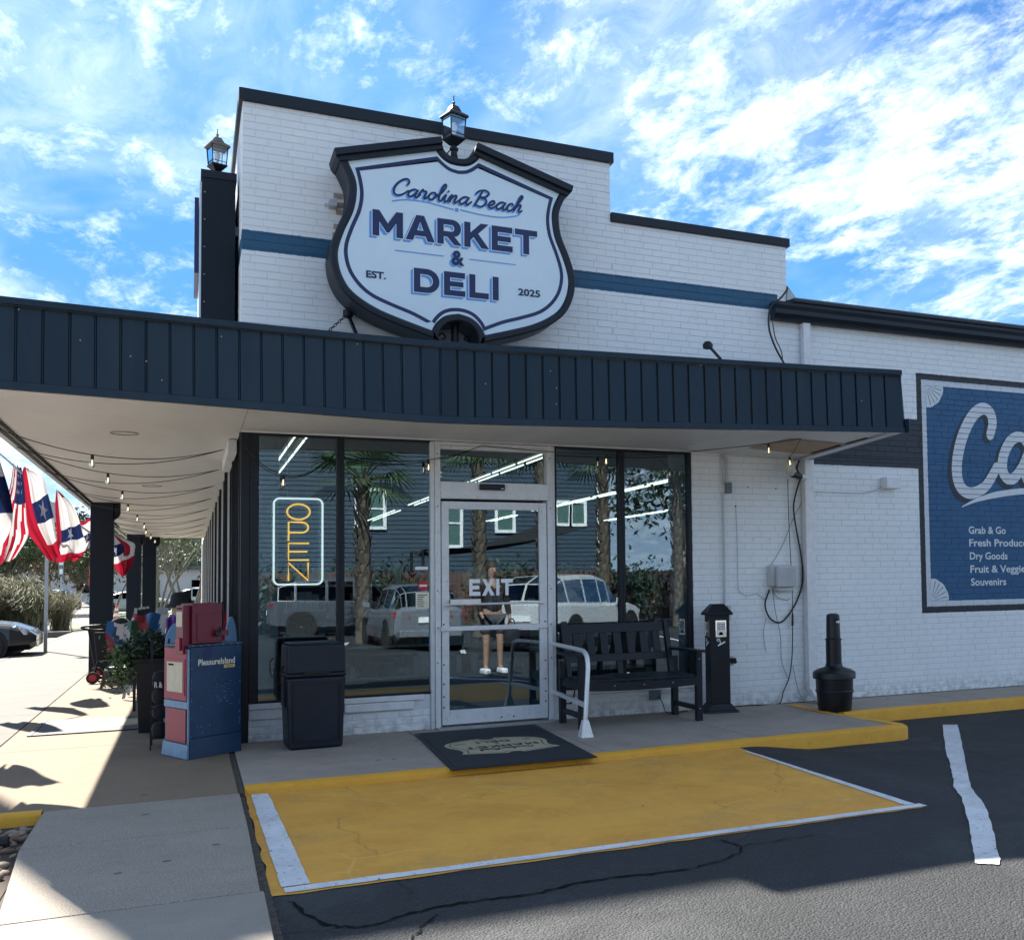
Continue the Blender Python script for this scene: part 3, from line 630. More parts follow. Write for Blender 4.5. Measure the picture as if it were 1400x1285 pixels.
# river stone bed with a yellow edge on the left
bed = tag(MB().box(-1.88, -1.19, -5.0, -2.42, -0.25, -0.07).build('soil', 'soil'), kind='structure')
stone_bed = thing('river_stone_bed', 'bed of brown river stones beside the concrete walk', 'stone bed', (-1.5, -3.5, -0.07))
yk_ = kerb_path([(-1.886, -2.42), (-1.66, -2.43), (-1.4, -2.425), (-1.215, -2.42)], 0.09, 0.004, -0.2, 'kerb', side, 2)
ball = []
for i in range(3):
    th = [(math.cos(a)*c_, math.sin(a)*c_, s_) for c_, s_ in ((.8, -.6), (1, 0), (.8, .6)) for a in [2*PI*k/7 for k in range(7)]]
    q = random.Random(i); th = [(x_*q.uniform(.8, 1.1), y_*q.uniform(.8, 1.1), z_) for x_, y_, z_ in th]+[(0, 0, -.85), (0, 0, .85)]
    f_ = [(a*7+j, a*7+(j+1) % 7, (a+1)*7+(j+1) % 7, (a+1)*7+j) for a in range(2) for j in range(7)]+[(21, (j+1) % 7, j) for j in range(7)]+[(22, 14+j, 14+(j+1) % 7) for j in range(7)]
    for mt_ in ('river_stone', 'river_stone_pale'): ball.append(MB().add(th, f_).mesh('stone', mt_, smooth=80))
q = random.Random(11)
for k in range(300):
    o = bpy.data.objects.new('stone', ball[q.randrange(6)]); C.objects.link(o); o.parent = stone_bed
    o.location = (q.uniform(-.33, .27), q.uniform(-1.45, 1.05), q.uniform(-.005, .03)); o.rotation_euler = (q.uniform(-.5, .5), q.uniform(-.5, .5), q.uniform(0, 6)); sz = q.uniform(.016, .032)
    o.scale = (sz*1.3, sz, sz*.7)
tag(MB().tube([(-1.85, -3.0, -.02), (-1.5, -3.02, -.02), (-1.30, -3.04, -.03)], .035, 8).build('drain_pipe', 'rubber', smooth=40), 'short black drain pipe lying in the river stones', 'pipe')

# ================================================================== BUILDING
bld = thing('market_building', 'white painted brick market with blue band, black coping and glass storefront', 'building', (0, 0, 0))
BH, JT, BL, JV = 0.0677, 0.007, 0.208, 0.0035
wall = MB()
UP = 0.004
wall.box(0, 3.542, UP, .2, 2.742, 5.73).box(3.542, 5.672, UP, .2, 2.742, 5.11)
wall.box(5.672, 16, UP, .2, 0, 4.46).box(4.43, 5.672, UP, .2, 0, 2.742)
wall.box(0.0, 1.662, UP, .16, 0, .33).box(2.866, 4.43, UP, .16, 0, .27)
wall_o = wall.build('wall', 'painted_mortar', bld)
# individual bricks: the nearest 300 as objects, the rest joined
regions = [(0.0, 3.54, 3.2, 5.727), (3.54, 5.67, 3.2, 5.109), (5.67, 15.9, 2.75, 4.44), (4.43, 15.9, 0.005, 2.74), (0.005, 1.655, 0.0, .19), (2.87, 4.43, 0, .19), (4.43, 5.67, 2.74, 3.2)]
bricks = []
for (x0, x1, z0, z1) in regions:
    k = int(math.floor(z0/BH))
    while k*BH < z1:
        a = max(k*BH, z0); b = min((k+1)*BH-JT, z1)
        if b-a > .012:
            off = (0 if k % 2 else .5)*(BL+JV)+ (0.07 if k % 5 == 3 else 0); i0 = int(math.floor((x0-off)/(BL+JV)))-1
            for i in range(i0, int((x1-off)/(BL+JV))+2):
                c0 = max(x0, off+i*(BL+JV)); c1 = min(x1, off+i*(BL+JV)+BL)
                if c1-c0 > .02: bricks.append((c0, c1, a, b))
        k += 1
def vis(b):
    c0, c1, a, bb = b; x_, z_ = (c0+c1)/2, (a+bb)/2
    d = math.hypot(math.hypot(x_-CAMP.x, CAMP.y), z_-CAMP.z)
    full = abs((c1-c0)-BL) < .002 and abs((bb-a)-(BH-JT)) < .002
    hid = (3.0 < x_ < 4.7 and z_ < 1.0) or (1.1 < x_ < 2.9 and 3.4 < z_ < 5.3) or (2.7 < z_ < 3.6)
    return (d if full and not hid and x_ < 9 else 1e9)
bricks.sort(key=vis)
var = []
for k in range(5):
    q = random.Random(100+k); e = .003; h = BH-JT; L = BL
    f = [(-L/2, 0, 0), (L/2, 0, 0), (L/2, 0, h), (-L/2, 0, h)]; f = [(p[0], -.0+q.uniform(-.0008, .0010), p[2]) for p in f]
    fr = [(f[0][0]+e, f[0][1], f[0][2]+e), (f[1][0]-e, f[1][1], f[1][2]+e), (f[2][0]-e, f[2][1], f[2][2]-e), (f[3][0]+e, f[3][1], f[3][2]-e)]
    bk = [(p[0], .0038, p[2]) for p in f]; md = [(p[0], .0018, p[2]) for p in f]
    var.append(MB().add(fr+md+bk, [(0,1,2,3)]+[(j, j+4, (j+1) % 4+4, (j+1) % 4) for j in range(4)]+[(j+4, j+8, (j+1) % 4+8, (j+1) % 4+4) for j in range(4)]).mesh('brick', 'painted_brick'))
rest = MB(); q = random.Random(9)
for i, (c0, c1, a, b) in enumerate(bricks):
    if i < 300:
        o = bpy.data.objects.new('brick', var[i % 5]); C.objects.link(o); o.parent = wall_o; o.location = ((c0+c1)/2, 0, a)
    else:
        e = .003; y0 = q.uniform(-.0008, .001)
        fr = [(c0+e, y0, a+e), (c1-e, y0+q.uniform(-.0006, .0006), a+e), (c1-e, y0, b-e), (c0+e, y0, b-e)]; md = [(c0, .0018, a), (c1, .0018, a), (c1, .0018, b), (c0, .0018, b)]
        bk = [(p[0], .0038, p[2]) for p in md]
        rest.add(fr+md+bk, [(0,1,2,3)]+[(j, j+4, (j+1) % 4+4, (j+1) % 4) for j in range(4)]+[(j+4, j+8, (j+1) % 4+8, (j+1) % 4+4) for j in range(4)])
rest.build('brickwork', 'painted_brick', wall_o, stuff=True)
# street-side wall above the canopy and over the windows
sw = MB().box(0.001, .2, .201, 26, 2.85, 5.73).box(0.001, .2, 26, 30, 0, 5.73).build('street_wall', 'white_wall_plain', bld)
sb = MB()
k = 48
while k*BH < 5.70:
    a = k*BH; b = a+BH-JT; off = (k % 2)*.105
    for i in range(30):
        c0 = .205+off+i*.211; sb.box(-.0035, .001, c0, c0+.203, a, b)
    k += 1
sb.build('brickwork', 'painted_brick', sw, stuff=True)
MB().box(-.002, -.0002, .001, .2, 2.742, 5.73).build('corner_return', 'painted_brick', bld)
# coping
MB().box(-.035, 3.575, -.035, .24, 5.727, 5.838).build('coping', 'coping_metal', bld, bevel=.004)
MB().box(-.035, .24, .241, 26, 5.727, 5.838).build('coping', 'coping_metal', bld)
MB().box(3.545, 5.71, -.03, .24, 5.109, 5.205).build('coping', 'coping_metal', bld, bevel=.004)
MB().box(5.48, 5.70, .245, 26, 5.109, 5.205).box(5.50, 5.672, .2, 26, 4.3, 5.109).build('parapet_return', 'white_wall_plain', bld)
MB().box(.2, 5.5, .2, 30, 4.7, 4.8).box(-.0, .2, 26, 30, 5.74, 5.8).build('roof', 'roof_membrane', bld)
MB().box(5.70, 16.3, -.14, 30, 4.462, 4.50).add([(5.7, -.14, 4.50), (16.3, -.14, 4.50), (16.3, 6, 4.95), (5.7, 6, 4.95)], [(0, 1, 2, 3)]).add([(5.7, 6, 4.95), (16.3, 6, 4.95), (16.3, 30, 4.95), (5.7, 30, 4.95)], [(0, 1, 2, 3)]).build('wing_roof', 'roof_membrane', bld)
# flashing at the step, black gutter
gp = [(-.015, 4.245), (-.015, 4.44), (-.15, 4.44), (-.155, 4.40), (-.135, 4.36), (-.14, 4.31), (-.10, 4.27), (-.09, 4.245)]
MB().prism([(p[0], p[1]) for p in gp], 'x', 5.44, 16.2).build('gutter', 'coping_metal', bld)
MB().prism([(-.12, 4.44), (-.17, 4.445), (-.165, 4.475), (.2, 4.53), (.2, 4.47)], 'x', 5.66, 16.3).build('roof_edge', 'coping_metal', bld)
MB().add([(5.66, -.02, 4.50), (5.80, -.06, 4.475), (5.68, -.02, 4.66), (5.70, .3, 4.74), (5.86, .3, 4.5)], [(0, 1, 2), (1, 4, 3, 2)]).build('flashing', 'galvanised', bld)
# downspout
MB().box(5.83, 5.928, -.085, -.012, 2.66, 4.245).build('downspout', 'white_trim_paint', bld, bevel=.008)
d_ = MB().box(5.80, 5.925, -.10, -.012, .14, 2.70).build('downspout', 'white_trim_paint', bld, bevel=.01)
MB().hexa([(5.79, -.30, .03), (5.95, -.27, .03), (5.95, -.17, .03), (5.79, -.19, .03)], [(5.80, -.11, .16), (5.925, -.11, .16), (5.925, -.012, .16), (5.80, -.012, .16)]).build('downspout_boot', 'white_trim_paint', d_, bevel=.008)
MB().box(5.795, 5.95, -.104, -.008, .70, .73).build('strap', 'white_trim_paint', d_)
# storefront: dwarf-wall sill board, black mullions, panes
def win(x0, x1, z0, z1, pane_mat='window_glass', left=.02, right=.02, name='window'):
    w_ = MB().box(x0, x0+left, -.01, .07, z0, z1).box(x1-right, x1, -.01, .07, z0, z1).box(x0+left, x1-right, -.006, .065, z0, z0+.018).box(x0+left, x1-right, -.006, .065, z1-.02, z1).build(name, 'black_paint', bld, bevel=.002)
    MB().box(x0+left, x1-right, .030, .036, z0+.018, z1-.02).build('pane', pane_mat, w_); return w_
win(0.075, .846, .335, 2.735, left=.075, right=.032)
win(.848, 1.700, .335, 2.735, left=.032, right=.03)
win(2.905, 3.630, .285, 2.728, left=.018, right=.030)
win(3.632, 4.432, .285, 2.728, left=.030, right=.040)
MB().box(0, .073, -.012, .09, .0, 2.742).build('corner_post', 'black_paint', bld, bevel=.003)
q = random.Random(3)
MB().box(.074, 1.60, -.030, .02, .285, .334).build('sill_board', 'white_trim_paint', bld, bevel=.006)
MB().box(.074, .80, -.018, .0, .195, .283).build('sill_board', 'white_trim_paint', bld, bevel=.006)
MB().box(.88, 1.50, -.034, .0, .205, .28).build('sill_board', 'white_trim_paint', bld, bevel=.006)
MB().box(2.90, 4.432, -.030, .02, .235, .284).build('sill_board', 'white_trim_paint', bld, bevel=.006)
MB().box(2.90, 4.38, -.016, .0, .192, .232).build('sill_board', 'white_trim_paint', bld, bevel=.004)
MB().box(.0, 4.46, -.022, .004, 2.730, 2.752).build('head_trim', 'white_trim_paint', bld)
# exit door and its frame
dr = MB()
dr.box(1.702, 1.752, -.045, .09, 0, 2.722).box(2.812, 2.862, -.045, .09, 0, 2.722).box(1.752, 2.812, -.035, .08, 2.690, 2.722)
dr.box(1.752, 2.812, -.030, .06, 2.652, 2.688)
door_frame = dr.build('door_frame', 'door_aluminium', bld, bevel=.003)
MB().box(1.664, 1.700, -.02, .06, 0, 2.722).box(2.864, 2.900, -.02, .06, 0, 2.722).build('door_jamb', 'door_aluminium', bld, bevel=.003)
MB().box(1.772, 2.792, .022, .028, 2.345, 2.65).build('transom_pane', 'window_glass', bld)
hd = MB().box(1.752, 2.812, -.075, .05, 2.175, 2.335).build('door_header', 'door_aluminium', bld, bevel=.004)
MB().box(2.115, 2.365, -.115, -.076, 2.262, 2.320).build('motion_sensor', 'black_plastic', hd, bevel=.01)
MB().box(2.322, 2.352, -.1165, -.1155, 2.272, 2.280).build('sensor_print', 'ink_white', hd)
leaf = MB()
leaf.box(1.760, 1.828, -.055, -.012, .035, 2.150).box(2.722, 2.800, -.055, -.012, .035, 2.150).box(1.828, 2.722, -.053, -.014, 2.075, 2.150).box(1.828, 2.722, -.053, -.014, .035, .17)
door = leaf.build('exit_door', 'door_aluminium', bld, bevel=.004)
MB().box(1.828, 2.722, -.036, -.030, .17, 2.075).build('pane', 'window_glass', door)
MB().box(1.828, 2.722, -.026, -.022, .17, .52).build('kick_panel', 'plate_gray', door)
MB().box(1.745, 2.800, -.072, -.048, .915, .960).build('push_rail', 'door_aluminium', door, bevel=.006)
pb = MB().tube([(1.79, -.095, 1.165), (2.75, -.095, 1.168)], .011, 10).box(1.83, 2.115, -.125, -.078, 1.165, 1.215).bar((1.79, -.05, 1.165), (1.79, -.1, 1.165), .02, .02).bar((2.75, -.05, 1.168), (2.75, -.1, 1.168), .02, .02).build('push_bar', 'brushed_aluminium', door, smooth=40)
MB().tube([(1.772, -.058, 1.36), (1.772, -.066, 1.36)], .016, 12).build('lock_cylinder', 'brushed_aluminium', door, smooth=40)
sc_ = MB()
for x_ in (1.775, 2.775):
    for z_ in (.20, .30, .42, .60, .98): sc_.tube([(x_, -.0555, z_), (x_, -.060, z_)], .008, 8)
for x_ in (1.722, 2.842):
    for z_ in (.62, .95, 1.3, 2.1, 2.6): sc_.tube([(x_, -.0455, z_), (x_, -.050, z_)], .006, 8)
for x_ in (2.33, 2.45): sc_.tube([(x_, -.0555, .075), (x_, -.060, .075)], .008, 8)
sc_.build('screw', 'ink_dark', door, stuff=True)
flat_letters([l for l in block_word('EXIT', 2.025, 2.455, 1.245, 1.405, .14)], -.0385, 'exit_lettering', 'ink_white', door)
MB().box(1.70, 2.86, -.16, .05, .001, .018).build('threshold', 'galvanised', bld)
# stickers on the pane beside the door
MB().box(1.525, 1.645, .024, .026, 1.500, 1.530).build('sticker', 'ink_white', bld)
st_ = MB().tube([(1.60, .028, 1.35), (1.60, .024, 1.35)], .050, 24).build('round_sticker', 'sign_red', bld)
MB().box(1.565, 1.635, .0215, .0225, 1.34, 1.36).build('sticker_print', 'ink_white', st_)
st_ = MB().box(1.530, 1.655, .024, .026, 1.135, 1.285).build('notice', 'cream_print', bld)
mb = MB(); q = random.Random(4)
for k in range(7): mb.box(1.545, 1.545+q.uniform(.05, .095), .0225, .0235, 1.15+k*.018, 1.157+k*.018)
mb.build('notice_print', 'ink_dark', st_)
# street-side storefront
yy = .09; k = 0
while yy < 25.5:
    y1 = yy+1.17
    w_ = MB().box(-.01, .07, yy, yy+.05, .335, 2.85).box(-.01, .07, y1-.04, y1, .335, 2.85).box(-.006, .065, yy+.05, y1-.04, .335, .355).box(-.006, .065, yy+.05, y1-.04, 2.82, 2.85)
    w_ = w_.build('window', 'black_paint' if k % 4 else 'black_paint', bld); MB().box(.03, .036, yy+.05, y1-.04, .355, 2.82).build('pane', 'window_glass', w_)
    MB().box(-.03, -.0105, y1-.012, y1+.018, .335, 2.74).build('cover_strip', 'door_aluminium' if k % 2 else 'black_paint', w_)
    yy = y1+.004; k += 1
MB().box(.0, .15, .12, 26, 0, .33).build('dwarf_wall', 'painted_brick', bld)
# interior shell
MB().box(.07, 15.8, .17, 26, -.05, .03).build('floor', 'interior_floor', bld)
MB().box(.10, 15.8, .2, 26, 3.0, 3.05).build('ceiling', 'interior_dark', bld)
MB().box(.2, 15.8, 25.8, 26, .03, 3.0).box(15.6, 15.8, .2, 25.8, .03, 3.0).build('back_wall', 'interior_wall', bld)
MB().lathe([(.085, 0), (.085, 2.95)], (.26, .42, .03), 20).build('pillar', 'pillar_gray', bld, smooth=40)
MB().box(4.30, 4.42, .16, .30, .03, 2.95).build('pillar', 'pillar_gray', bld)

# ------------------------------------------------------------------ mural lettering on the wing wall
mu = thing('mural', 'blue painted wall mural with white script lettering and shell corners', 'mural', (7.46, -.004, .93))
CA = [[(8.60,3.11),(8.645,3.27),(8.60,3.40),(8.47,3.43),(8.30,3.30),(8.14,3.02),(8.06,2.70),(8.10,2.47),(8.26,2.38),(8.50,2.47),(8.70,2.72)],
      [(9.24,2.98),(9.11,3.11),(8.93,3.05),(8.80,2.84),(8.80,2.64),(8.93,2.57),(9.10,2.72),(9.24,2.98)], [(9.24,2.98),(9.16,2.72),(9.20,2.57),(9.34,2.62),(9.50,2.84)]]
ca = [crom([(p[0]-.02, p[1]) for p in q_], 8) for q_ in CA]
more = script_strokes('rolina', 9.40, 12.2, 2.55, 4.3-.72, .28)
ca += more
def mural_script(strokes, dx, dz, y_, r_, mat_, nm):
    mb = strokes_mb(MB(), [[(p[0]+dx, p[1]+dz) for p in q_] for q_ in strokes], y_, r_, .02, 10)
    bm = bmesh.new(); me = mb.mesh('tmp', mat_); bm.from_mesh(me)
    k = 30
    while k*BH < 3.75:   # the joints of the brickwork run through the paint
        for zc in (k*BH-JT, k*BH):
            bmesh.ops.bisect_plane(bm, geom=bm.verts[:]+bm.edges[:]+bm.faces[:], plane_co=(0, 0, zc), plane_no=(0, 0, 1))
        k += 1
    kill = [f for f in bm.faces if ((f.calc_center_median().z % BH) > BH-JT)]
    bmesh.ops.delete(bm, geom=kill, context='FACES'); bm.to_mesh(me); bm.free()
    me.transform(Matrix.Translation(-Vector(mu.location))); me.name = nm
    o = bpy.data.objects.new(nm, me); C.objects.link(o); o.parent = mu; return o
mural_script(ca, -.055, -.045, -.0016, .078, 'mural_dark', 'script_shadow')
mural_script(ca, 0, 0, -.0042, .072, 'mural_white', 'script_lettering')
sw_ = crom([(8.10, 2.208), (8.35, 2.30), (8.75, 2.385), (9.3, 2.435), (10.2, 2.44), (11.5, 2.36)], 8)
MB().tube([(p[0], -.004, p[1]) for p in sw_], [.004+.034*min(1, i/14) for i in range(len(sw_))], 8, flat=(1, .04, 1)).build('swash', 'mural_white', mu)
for i, tx in enumerate(('Grab & Go', 'Fresh Produce', 'Dry Goods', 'Fruit & Veggies', 'Souvenirs')):
    zc = [1.882, 1.727, 1.566, 1.405, 1.248][i]; x0 = 8.197+i*.003
    full = [0.59, .93, .60, .94, .56][i]
    dn = .028 if 'y' in tx or 'gg' in tx else 0
    flat_text(tx, x0, x0+full, zc-dn, zc+.092, -.0030, 'lettering', 'mural_white', mu, bold=.022)
flat_text('Beach Market & Deli', 9.6, 11.9, 1.30, 1.5, -.003, 'lettering', 'mural_white', mu, bold=.02)
for (cx_, cz_, sx_, sz_) in ((7.60, 3.665, 1, -1), (7.60, 1.08, 1, 1)):   # shells in the corners
    mb = MB(); vs, fs = poly_mesh([[(cx_-.002, cz_)]+[(cx_+sx_*.26*math.cos(R(a))*(1+.03*abs(math.sin(R(a*6)))), cz_+sz_*.26*math.sin(R(a))*(1+.03*abs(math.sin(R(a*6))))) for a in range(0, 91, 5)]])
    mb.add([(p[0], -.0025, p[1]) for p in vs], fs); sh_ = mb.build('shell', 'mural_white', mu)
    mb = MB()
    for a in (10, 26, 42, 58, 74): mb.tube([(cx_+.05*math.cos(R(a)), -.0035, cz_+sz_*.05*math.sin(R(a))), (cx_+.24*math.cos(R(a)), -.0035, cz_+sz_*.24*math.sin(R(a)))], [.002, .005], 6, flat=(1, .1, 1))
    mb.build('shell_rib', 'mural_dark', sh_)

# ================================================================== CANOPY
cano = thing('canopy', 'navy ribbed metal canopy with a pale underside wrapping the storefront', 'canopy', (2, -1.0, 2.742))
S = 2.742
FP = [(-1.93, -1.59, 3.385), (-0.936, -1.412, 3.402), (0.109, -1.225, 3.425), (0.785, -1.110, 3.445), (1.42, -1.015, 3.462), (2.0, -1.09, 3.452), (2.777, -1.245, 3.436), (3.955, -1.500, 3.402), (4.9, -1.71, 3.375), (5.775, -1.915, 3.352)]
def fas(tt):   # point on the fascia line at arclength fraction
    L = [0]
    for a, b in zip(FP[:-1], FP[1:]): L.append(L[-1]+math.hypot(b[0]-a[0], b[1]-a[1]))
    t = min(max(tt, 0), L[-1]-1e-6)
    for i in range(len(FP)-1):
        if t <= L[i+1]: u = (t-L[i])/(L[i+1]-L[i]); a, b = FP[i], FP[i+1]; return [a[j]+(b[j]-a[j])*u for j in range(3)]+[(b[0]-a[0])/(L[i+1]-L[i]), (b[1]-a[1])/(L[i+1]-L[i])]
TL = sum(math.hypot(b[0]-a[0], b[1]-a[1]) for a, b in zip(FP[:-1], FP[1:]))
def fp(t, out, h):   # h 0..1 up the fascia, leaning back 35 mm
    x_, y_, zt, dx, dy = fas(t); o = out-.035*h
    return (x_+dy*o, y_-dx*o, S+(zt-S)*h)
n = 40; rows = [[fp(TL*i/n, -.014, h) for i in range(n+1)] for h in (0, 1)]
MB().grid(rows[::-1]).build('fascia_backing', 'navy_recess', cano)
mb = MB()
for i in range(n):
    a, b = TL*i/n, TL*(i+1)/n
    mb.hexa([fp(a, .010, 0), fp(b, .010, 0), fp(b, -.03, 0), fp(a, -.03, 0)], [fp(a, .010, .085), fp(b, .010, .085), fp(b, -.03, .085), fp(a, -.03, .085)])
mb.build('bottom_trim', 'navy_metal', cano)
mb = MB()
for i in range(n):
    a, b = TL*i/n, TL*(i+1)/n
    mb.hexa([fp(a, .012, .925), fp(b, .012, .925), fp(b, -.15, .925), fp(a, -.15, .925)], [fp(a, .012, 1.0), fp(b, .012, 1.0), fp(b, -.15, 1.0), fp(a, -.15, 1.0)])
mb.build('top_trim', 'navy_metal', cano)
gaps = []; t = .105
q = random.Random(8)
while t < TL-.08: gaps.append(t); t += (.163 if t < 3.4 else .148)+q.uniform(-.003, .003)
eds = [0]+gaps+[TL]
for a, b in zip(eds[:-1], eds[1:]):
    a2, b2 = a+.009, b-.009; o_ = q.uniform(-.001, .0015)
    MB().hexa([fp(a2, .004+o_, .087), fp(b2, .004+o_, .087), fp(b2, -.010, .087), fp(a2, -.010, .087)], [fp(a2, .004+o_, .923), fp(b2, .004+o_, .923), fp(b2, -.010, .923), fp(a2, -.010, .923)]).build('fascia_panel', 'navy_metal', cano, bevel=.002)
mb = MB()
for g_ in gaps[:22]: mb.hexa([fp(g_-.003, -.002, .087), fp(g_+.003, -.002, .087), fp(g_+.003, -.013, .087), fp(g_-.003, -.013, .087)], [fp(g_-.003, -.002, .923), fp(g_+.003, -.002, .923), fp(g_+.003, -.013, .923), fp(g_-.003, -.013, .923)])
mb.build('rib', 'navy_metal', cano, stuff=True)
mb = MB()
for k in range(14):
    t_ = q.uniform(.2, TL-.2); h_ = q.uniform(.15, .9); p = fp(t_, .006, h_); mb.box(p[0]-.003, p[0]+.003, p[1]-.001, p[1]+.001, p[2]-.003, p[2]+.003)
mb.build('paint_fleck', 'ink_white', cano, stuff=True)
# right end, back to the wall
MB().hexa([(5.775, -1.915, S), (5.80, -1.90, S), (5.90, -.01, 2.69), (5.86, -.01, 2.69)], [(5.755, -1.885, 3.352), (5.78, -1.87, 3.352), (5.88, -.01, 3.33), (5.84, -.01, 3.33)]).build('end_panel', 'navy_metal', cano)
MB().hexa([(5.80, -1.96, S-.0), (5.83, -1.93, S), (5.83, -1.80, S), (5.78, -1.85, S)], [(5.80, -1.955, S+.13), (5.83, -1.93, S+.13), (5.83, -1.80, S+.13), (5.78, -1.85, S+.13)]).build('end_cap', 'navy_metal', cano)
# street-side fascia and its gutter edge
MB().box(-1.93, -1.90, -1.60, 21.3, S-.02, 3.385).build('street_fascia', 'navy_metal', cano)
MB().box(-1.93, .0, 21.3, 21.34, S, 3.385).build('far_fascia', 'navy_metal', cano)
MB().box(-1.898, -1.86, -1.57, 21.2, S-.045, S-.002).build('soffit_edge', 'galvanised', cano)
mb = MB(); yv = -1.45
while yv < 16: mb.box(-1.835, -1.79, yv, yv+.055, S-.006, S-.0025); yv += .105
mb.build('vent_slot', 'ink_dark', cano, stuff=True)
MB().box(-1.85, -1.775, -1.5, 16.1, S-.0022, S-.001).build('vent_strip', 'galvanised', cano)
# soffit: sheets
pf = [(p[0], p[1]) for p in FP]
def soff(poly, zf, mat_='soffit_paint', nm='soffit_sheet', th=.02):
    return MB().add([(p[0], p[1], zf(*p)) for p in poly]+[(p[0], p[1], zf(*p)+th) for p in poly], [tuple(range(len(poly)))[::-1], tuple(range(len(poly), 2*len(poly)))]+[(i, (i+1) % len(poly), (i+1) % len(poly)+len(poly), i+len(poly)) for i in range(len(poly))]).build(nm, mat_, cano)
zf = lambda x_, y_: S-.0-max(0, (x_-4.2)/1.7)*.055*(1+y_/1.9 if y_ > -1.9 else 0)
soff([(-1.895, -1.585), (-.936, -1.40), (-.004, -1.225), (-.004, 5.0), (-1.895, 5.0)], lambda a, b: S)
soff([(-1.895, 5.003), (-.004, 5.003), (-.004, 13), (-1.895, 13)], lambda a, b: S)
soff([(-1.895, 13.003), (-.004, 13.003), (-.004, 21.3), (-1.895, 21.3)], lambda a, b: S)
soff([(0.0, -1.235), (.109, -1.215), (1.42, -1.005), (2.2, -1.12), (2.2, -.002), (0, -.002)], lambda a, b: S+.001)
soff([(2.203, -1.12), (3.955, -1.49), (4.2, -1.54), (4.2, -.002), (2.203, -.002)], lambda a, b: S+.001)
for poly in ([(4.203, -1.55), (4.9, -1.70), (4.9, -.002), (4.203, -.002)], [(4.9, -1.70), (5.765, -1.90), (5.80, -1.2), (4.9, -1.2)], [(4.9, -1.197), (5.80, -1.197), (5.855, -.002), (4.9, -.002)]): soff(poly, zf)
a = [at(1022, 614, z=2.715), at(1080, 599, z=2.735), at(1165, 606, z=2.73), at(1110, 621, z=2.71)]
MB().add([(p.x, p.y, zf(p.x, p.y)-.004) for p in a], [(0, 3, 2, 1)]).build('bare_plywood', 'plywood', cano)
MB().bar((5.62, -1.86, 2.735), (5.70, -.02, 2.685), .035, .012).build('edge_strip', 'galvanised', cano)
mb = MB()
for (p0, p1) in (((5.60, -1.55, 2.728), (5.60, -1.2, 2.722)), ((5.585, -1.1, 2.715), (5.61, -.55, 2.70))): mb.bar(p0, p1, .03, .012)
mb.build('torn_caulk', 'joint_dirt', cano)
mb = MB()
for p, r_ in ((at(170, 592, z=S), .11), (at(208, 664, z=S), .12), (at(232, 730, z=S), .12)):
    mb.tube([(p.x+r_*math.cos(a), p.y+r_*math.sin(a), S-.004) for a in [2*PI*i/24 for i in range(24)]], .004, 6, closed=True)
mb.build('cover_ring', 'soffit_stain', cano)
MB().add([(p[0], p[1], p[2]-.06) for p in FP]+[(5.85, -.01, 3.28), (-.01, -.01, 3.33), (-.01, 21.3, 3.33), (-1.9, 21.3, 3.33)], [tuple(range(len(FP)+4))]).build('canopy_roof', 'roof_membrane', cano)
# white ledge along the wall under the soffit on the street side
MB().box(-.09, -.012, .55, 2.3, 2.61, 2.735).build('light_trough', 'white_trim_paint', cano, bevel=.006)

# columns of the canopy
col = thing('canopy_column', 'nearest navy square column under the street side of the canopy', 'column', (-1.66, 8.95, 0), group='navy columns under the canopy')
MB().box(-1.82, -1.50, 8.80, 9.10, 0, 2.742).build('shaft', 'column_paint', col, bevel=.008)
MB().prism([(-1.50, 2.742), (-1.41, 2.742), (-1.41, 2.57), (-1.435, 2.52), (-1.50, 2.47)], 'y', 8.85, 9.05).build('bracket', 'column_paint', col, bevel=.01)
dup(col, (-1.66, 19.6, 0), label='second navy square column, behind the one next to the stroller')
dup(col, (-1.66, 28.8-8.2, 0), label='farthest navy square column, holding the far end of the canopy') if False else None
c3 = dup(col, (-1.35, 20.9, 0), label='farthest navy column, beside the bare tree trunks')

# ================================================================== SHIELD SIGN
SX, SYF, SYB = 1.842, -0.45, -0.10
sgn = thing('shield_sign', 'large shield-shaped Carolina Beach Market & Deli sign with black frame on the parapet', 'sign', (SX, -.28, 3.6))
half_o = [(0, 5.335), (.07, 5.345), (.13, 5.39), (.178, 5.47), (1.105, 5.205), (1.04, 5.09), (.99, 4.97), (.985, 4.86), (1.01, 4.72), (1.085, 4.54), (1.135, 4.38), (1.145, 4.26), (1.115, 4.11), (1.04, 3.97), (.92, 3.865), (.74, 3.77), (.5, 3.69), (.19, 3.60), (.185, 3.66), (.15, 3.725), (.09, 3.775), (0, 3.797)]
half_i = [(0, 5.222), (.07, 5.235), (.13, 5.27), (.195, 5.325), (.93, 5.10), (.90, 4.98), (.888, 4.86), (.91, 4.72), (.975, 4.55), (1.02, 4.40), (1.022, 4.28), (.985, 4.15), (.90, 4.03), (.78, 3.94), (.60, 3.87), (.42, 3.81), (.235, 3.725), (.20, 3.79), (.14, 3.85), (.07, 3.88), (0, 3.888)]
def outline(h, sm=True):
    """mirrored closed outline; straight crown edges, curved sides"""
    top = crom(h[:4], 4); crown = [h[4]]; sd_ = crom(h[4:-4], 5); bot = crom(h[-5:], 4)
    r_ = top+[p for p in sd_]+bot[1:]
    L = [(-p[0]+SX, p[1]) for p in r_[::-1]]
    return [(p[0]+SX, p[1]) for p in r_]+L[1:-1]
OO, OI = outline(half_o), outline(half_i)
